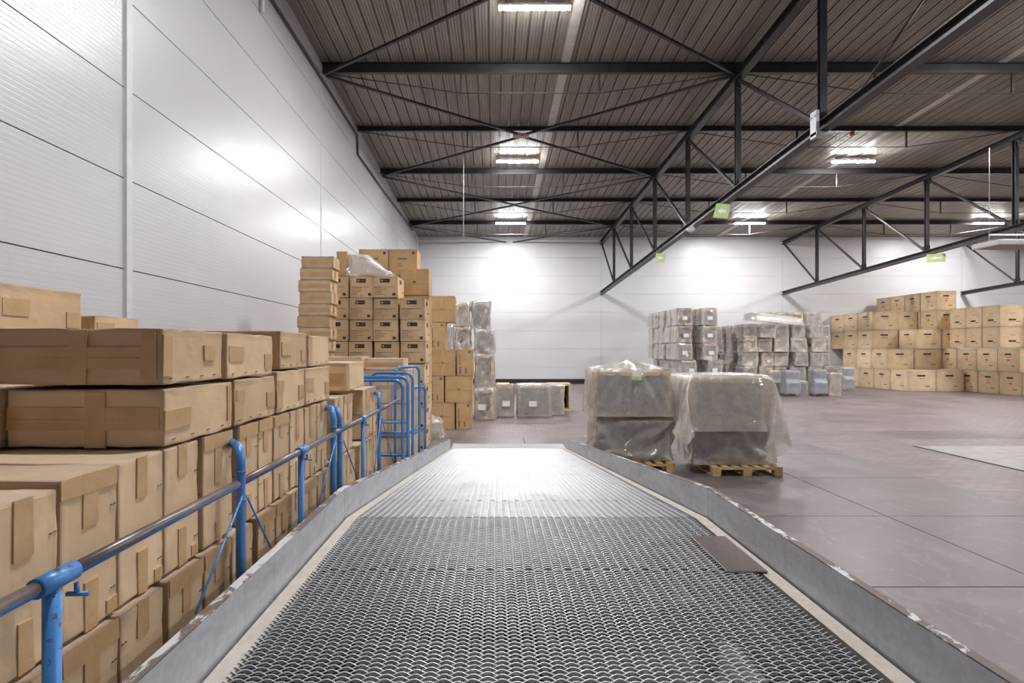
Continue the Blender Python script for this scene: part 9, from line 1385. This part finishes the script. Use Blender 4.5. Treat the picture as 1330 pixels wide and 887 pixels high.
def sheeted(film='film'):
    def f(g, w, d, h):
        vs, fs = loose_sheet(w+.03, d+.03, h+.01); o = put_mesh('plastic_sheet', vs, fs, M[film], g); s = o.modifiers.new('smooth', 'SUBSURF'); s.levels = 1; s.render_levels = 1
    return f
big_load(1.60, 2.90, 8.97, 9.85, .157, .86, 1, 'lower sofa of the left pallet load, tightly wrapped in shiny plastic', rim=False, drape=bagged('A'))
big_load(1.56, 2.84, 8.94, 9.80, .875, 1.62, 2, 'upper sofa of the left pallet load with green tag', drape=bagged('C', cap=.35), tag_green=True)
big_load(3.10, 4.38, 8.68, 9.6, .157, .79, 3, 'lower sofa of the right pallet load, directly on its pallet', rim=False, drape=bagged('B', True))
big_load(2.97, 4.18, 8.55, 9.5, .80, 1.53, 4, 'upper sofa of the right pallet load under a loose flaring sheet', drape=sheeted())

def small_room_things():
    # green papers hung on the trusses
    def paper(px, py, Xt, w, h, label, tilt=0):
        Y = Xt*F/(px-VX); z = HC+(VY-py)*Y/F
        g = empty('hanging_sign', (Xt-.12, Y, z-h/2), label, 'sign', 'green signs on the trusses')
        MB().box(-.003, .003, -w/2, w/2, 0, h).build('sign_sheet', M['green'], g, world=False)
        MB().add([(-.006, -w*.28, h*.4), (-.006, w*.02, h*.4), (-.006, w*.02, h*.28), (-.006, w*.3, h*.5), (-.006, w*.02, h*.72), (-.006, w*.02, h*.6), (-.006, -w*.28, h*.6)], [tuple(range(7))]).build('arrow', M['label_white'], g, world=False)
        MB().tube([(0, 0, h), (0, 0, h+.25)], .004, 6).build('cord', M['dark'], g, world=False)
        g.rotation_euler = (R(tilt), 0, R(55 if Xt < 10 else 70))
    paper(941.5, 274, TX[0]-.03, .38, .38, 'tilted pale green sign hanging from the first truss, nearer one', 12)
    paper(861, 335, TX[0]-.03, .36, .34, 'small pale green sign with arrow on first truss, farther one', 8)
    paper(1220, 335, TX[1]-.03, .6, .3, 'wide pale green sign hanging from the middle truss', 0)
    y = 6.1*735/256; z = HC+(455-299)*y/F
    g = empty('smoke_detector', (TX[0]-.12, y, z), 'small white detector on the underside of the first truss', 'detector')
    MB().tube([(0,0,.05), (0,0,.02), (0,0,-.03), (0,0,-.06)], [.13,.13,.09,.03], 16).build('detector_body', M['white'], g, world=False); MB().box(-.02,.02,-.25,.25,.05,.075).build('mounting_bar', M['white'], g, world=False)
    y = PY[2]-.15; z = deckz(y)-.42; x = .92
    g = empty('alarm_box', (x, y, z), 'grey alarm unit with red light at the brace crossing', 'alarm')
    MB().box(-.30,.02,-.05,.05,0,.14).box(.02,.2,-.05,.05,0,.11).build('alarm_housing', M['grey'], g, .01, world=False); MB().tube([(-.02,-.09,.06), (-.02,-.04,.06)], [.03,.05], 12).build('red_lens', M['red'], g, world=False)
    y = PY[2]-.15; x = (1107-641)*y/F; z = deckz(y)-.36
    g = empty('alarm_beacon', (x, y, z), 'small red beacon on the beam right of the first truss', 'alarm')
    MB().tube([(0,0,.0), (0,0,.04), (0,0,.1)], [.05,.07,.06], 12).build('beacon_lens', M['red'], g, world=False); MB().box(-.05,.05,-.05,.05,.1,.14).build('beacon_base', M['grey'], g, world=False)
    # conduit along the top of the left wall
    pts = [(3.0, 9.05), (11.1, 8.80), (18.0, 8.78), (18.1, 8.2), (22.1, 8.22), (26, 8.3), (30.4, 8.4)]
    o = recenter(MB().tube([(XL+.04, a, b) for a, b in pts], .035, 10).build('wall_conduit', M['under'])); tag(o, 'dark conduit pipe running along the top of the left wall', 'pipe')
    y = 10.6; o = recenter(MB().tube([(XL+.05, y, 8.25), (XL+.05, y, 8.5), (XL+.05, y, deckz(y)-.02)], .035, 12).build('wall_pipe_end', M['white'])); tag(o, 'short white pipe end on the left wall near the roof', 'pipe')
    y = 20.0; x = (602-641)*y/F
    o = recenter(MB().tube([(x, y, HC+(455-308)*y/F), (x, y, deckz(y)+.0)], .012, 8).build('hanging_cable', M['label_white'])); tag(o, 'thin pale cable hanging from the deck left of the lamps', 'cable')
    # white suspended panel at right edge
    g = empty('suspended_heater', (11.45, 12.5, HC+2.28), 'flat white suspended panel on wires at the right edge', 'heater')
    MB().box(-.6, .9, -.35, .35, 0, .11).build('panel', M['white'], g, .02, world=False); MB().box(-.52, .82, -.28, .28, -.012, .0).build('grille', M['fabric_beige'], g, world=False)
    for sx in (-.5, .8): 
        MB().tube([(sx, 0, .11), (sx, 0, 2.2)], .006, 6).build('wire', M['galv'], g, world=False)
    MB().box(-.5, .8, -.02, .02, .26, .29).build('hanger_bar', M['white'], g, world=False)
    o = recenter(MB().box(1.95, 2.3, 12.75, 12.82, .0, .006).build('floor_marking', M['yellow'])); o.rotation_euler = (0, 0, R(55)); o.location.z = .001; tag(o, 'worn yellow line painted on the floor beyond the ramp', 'floor marking')
small_room_things()
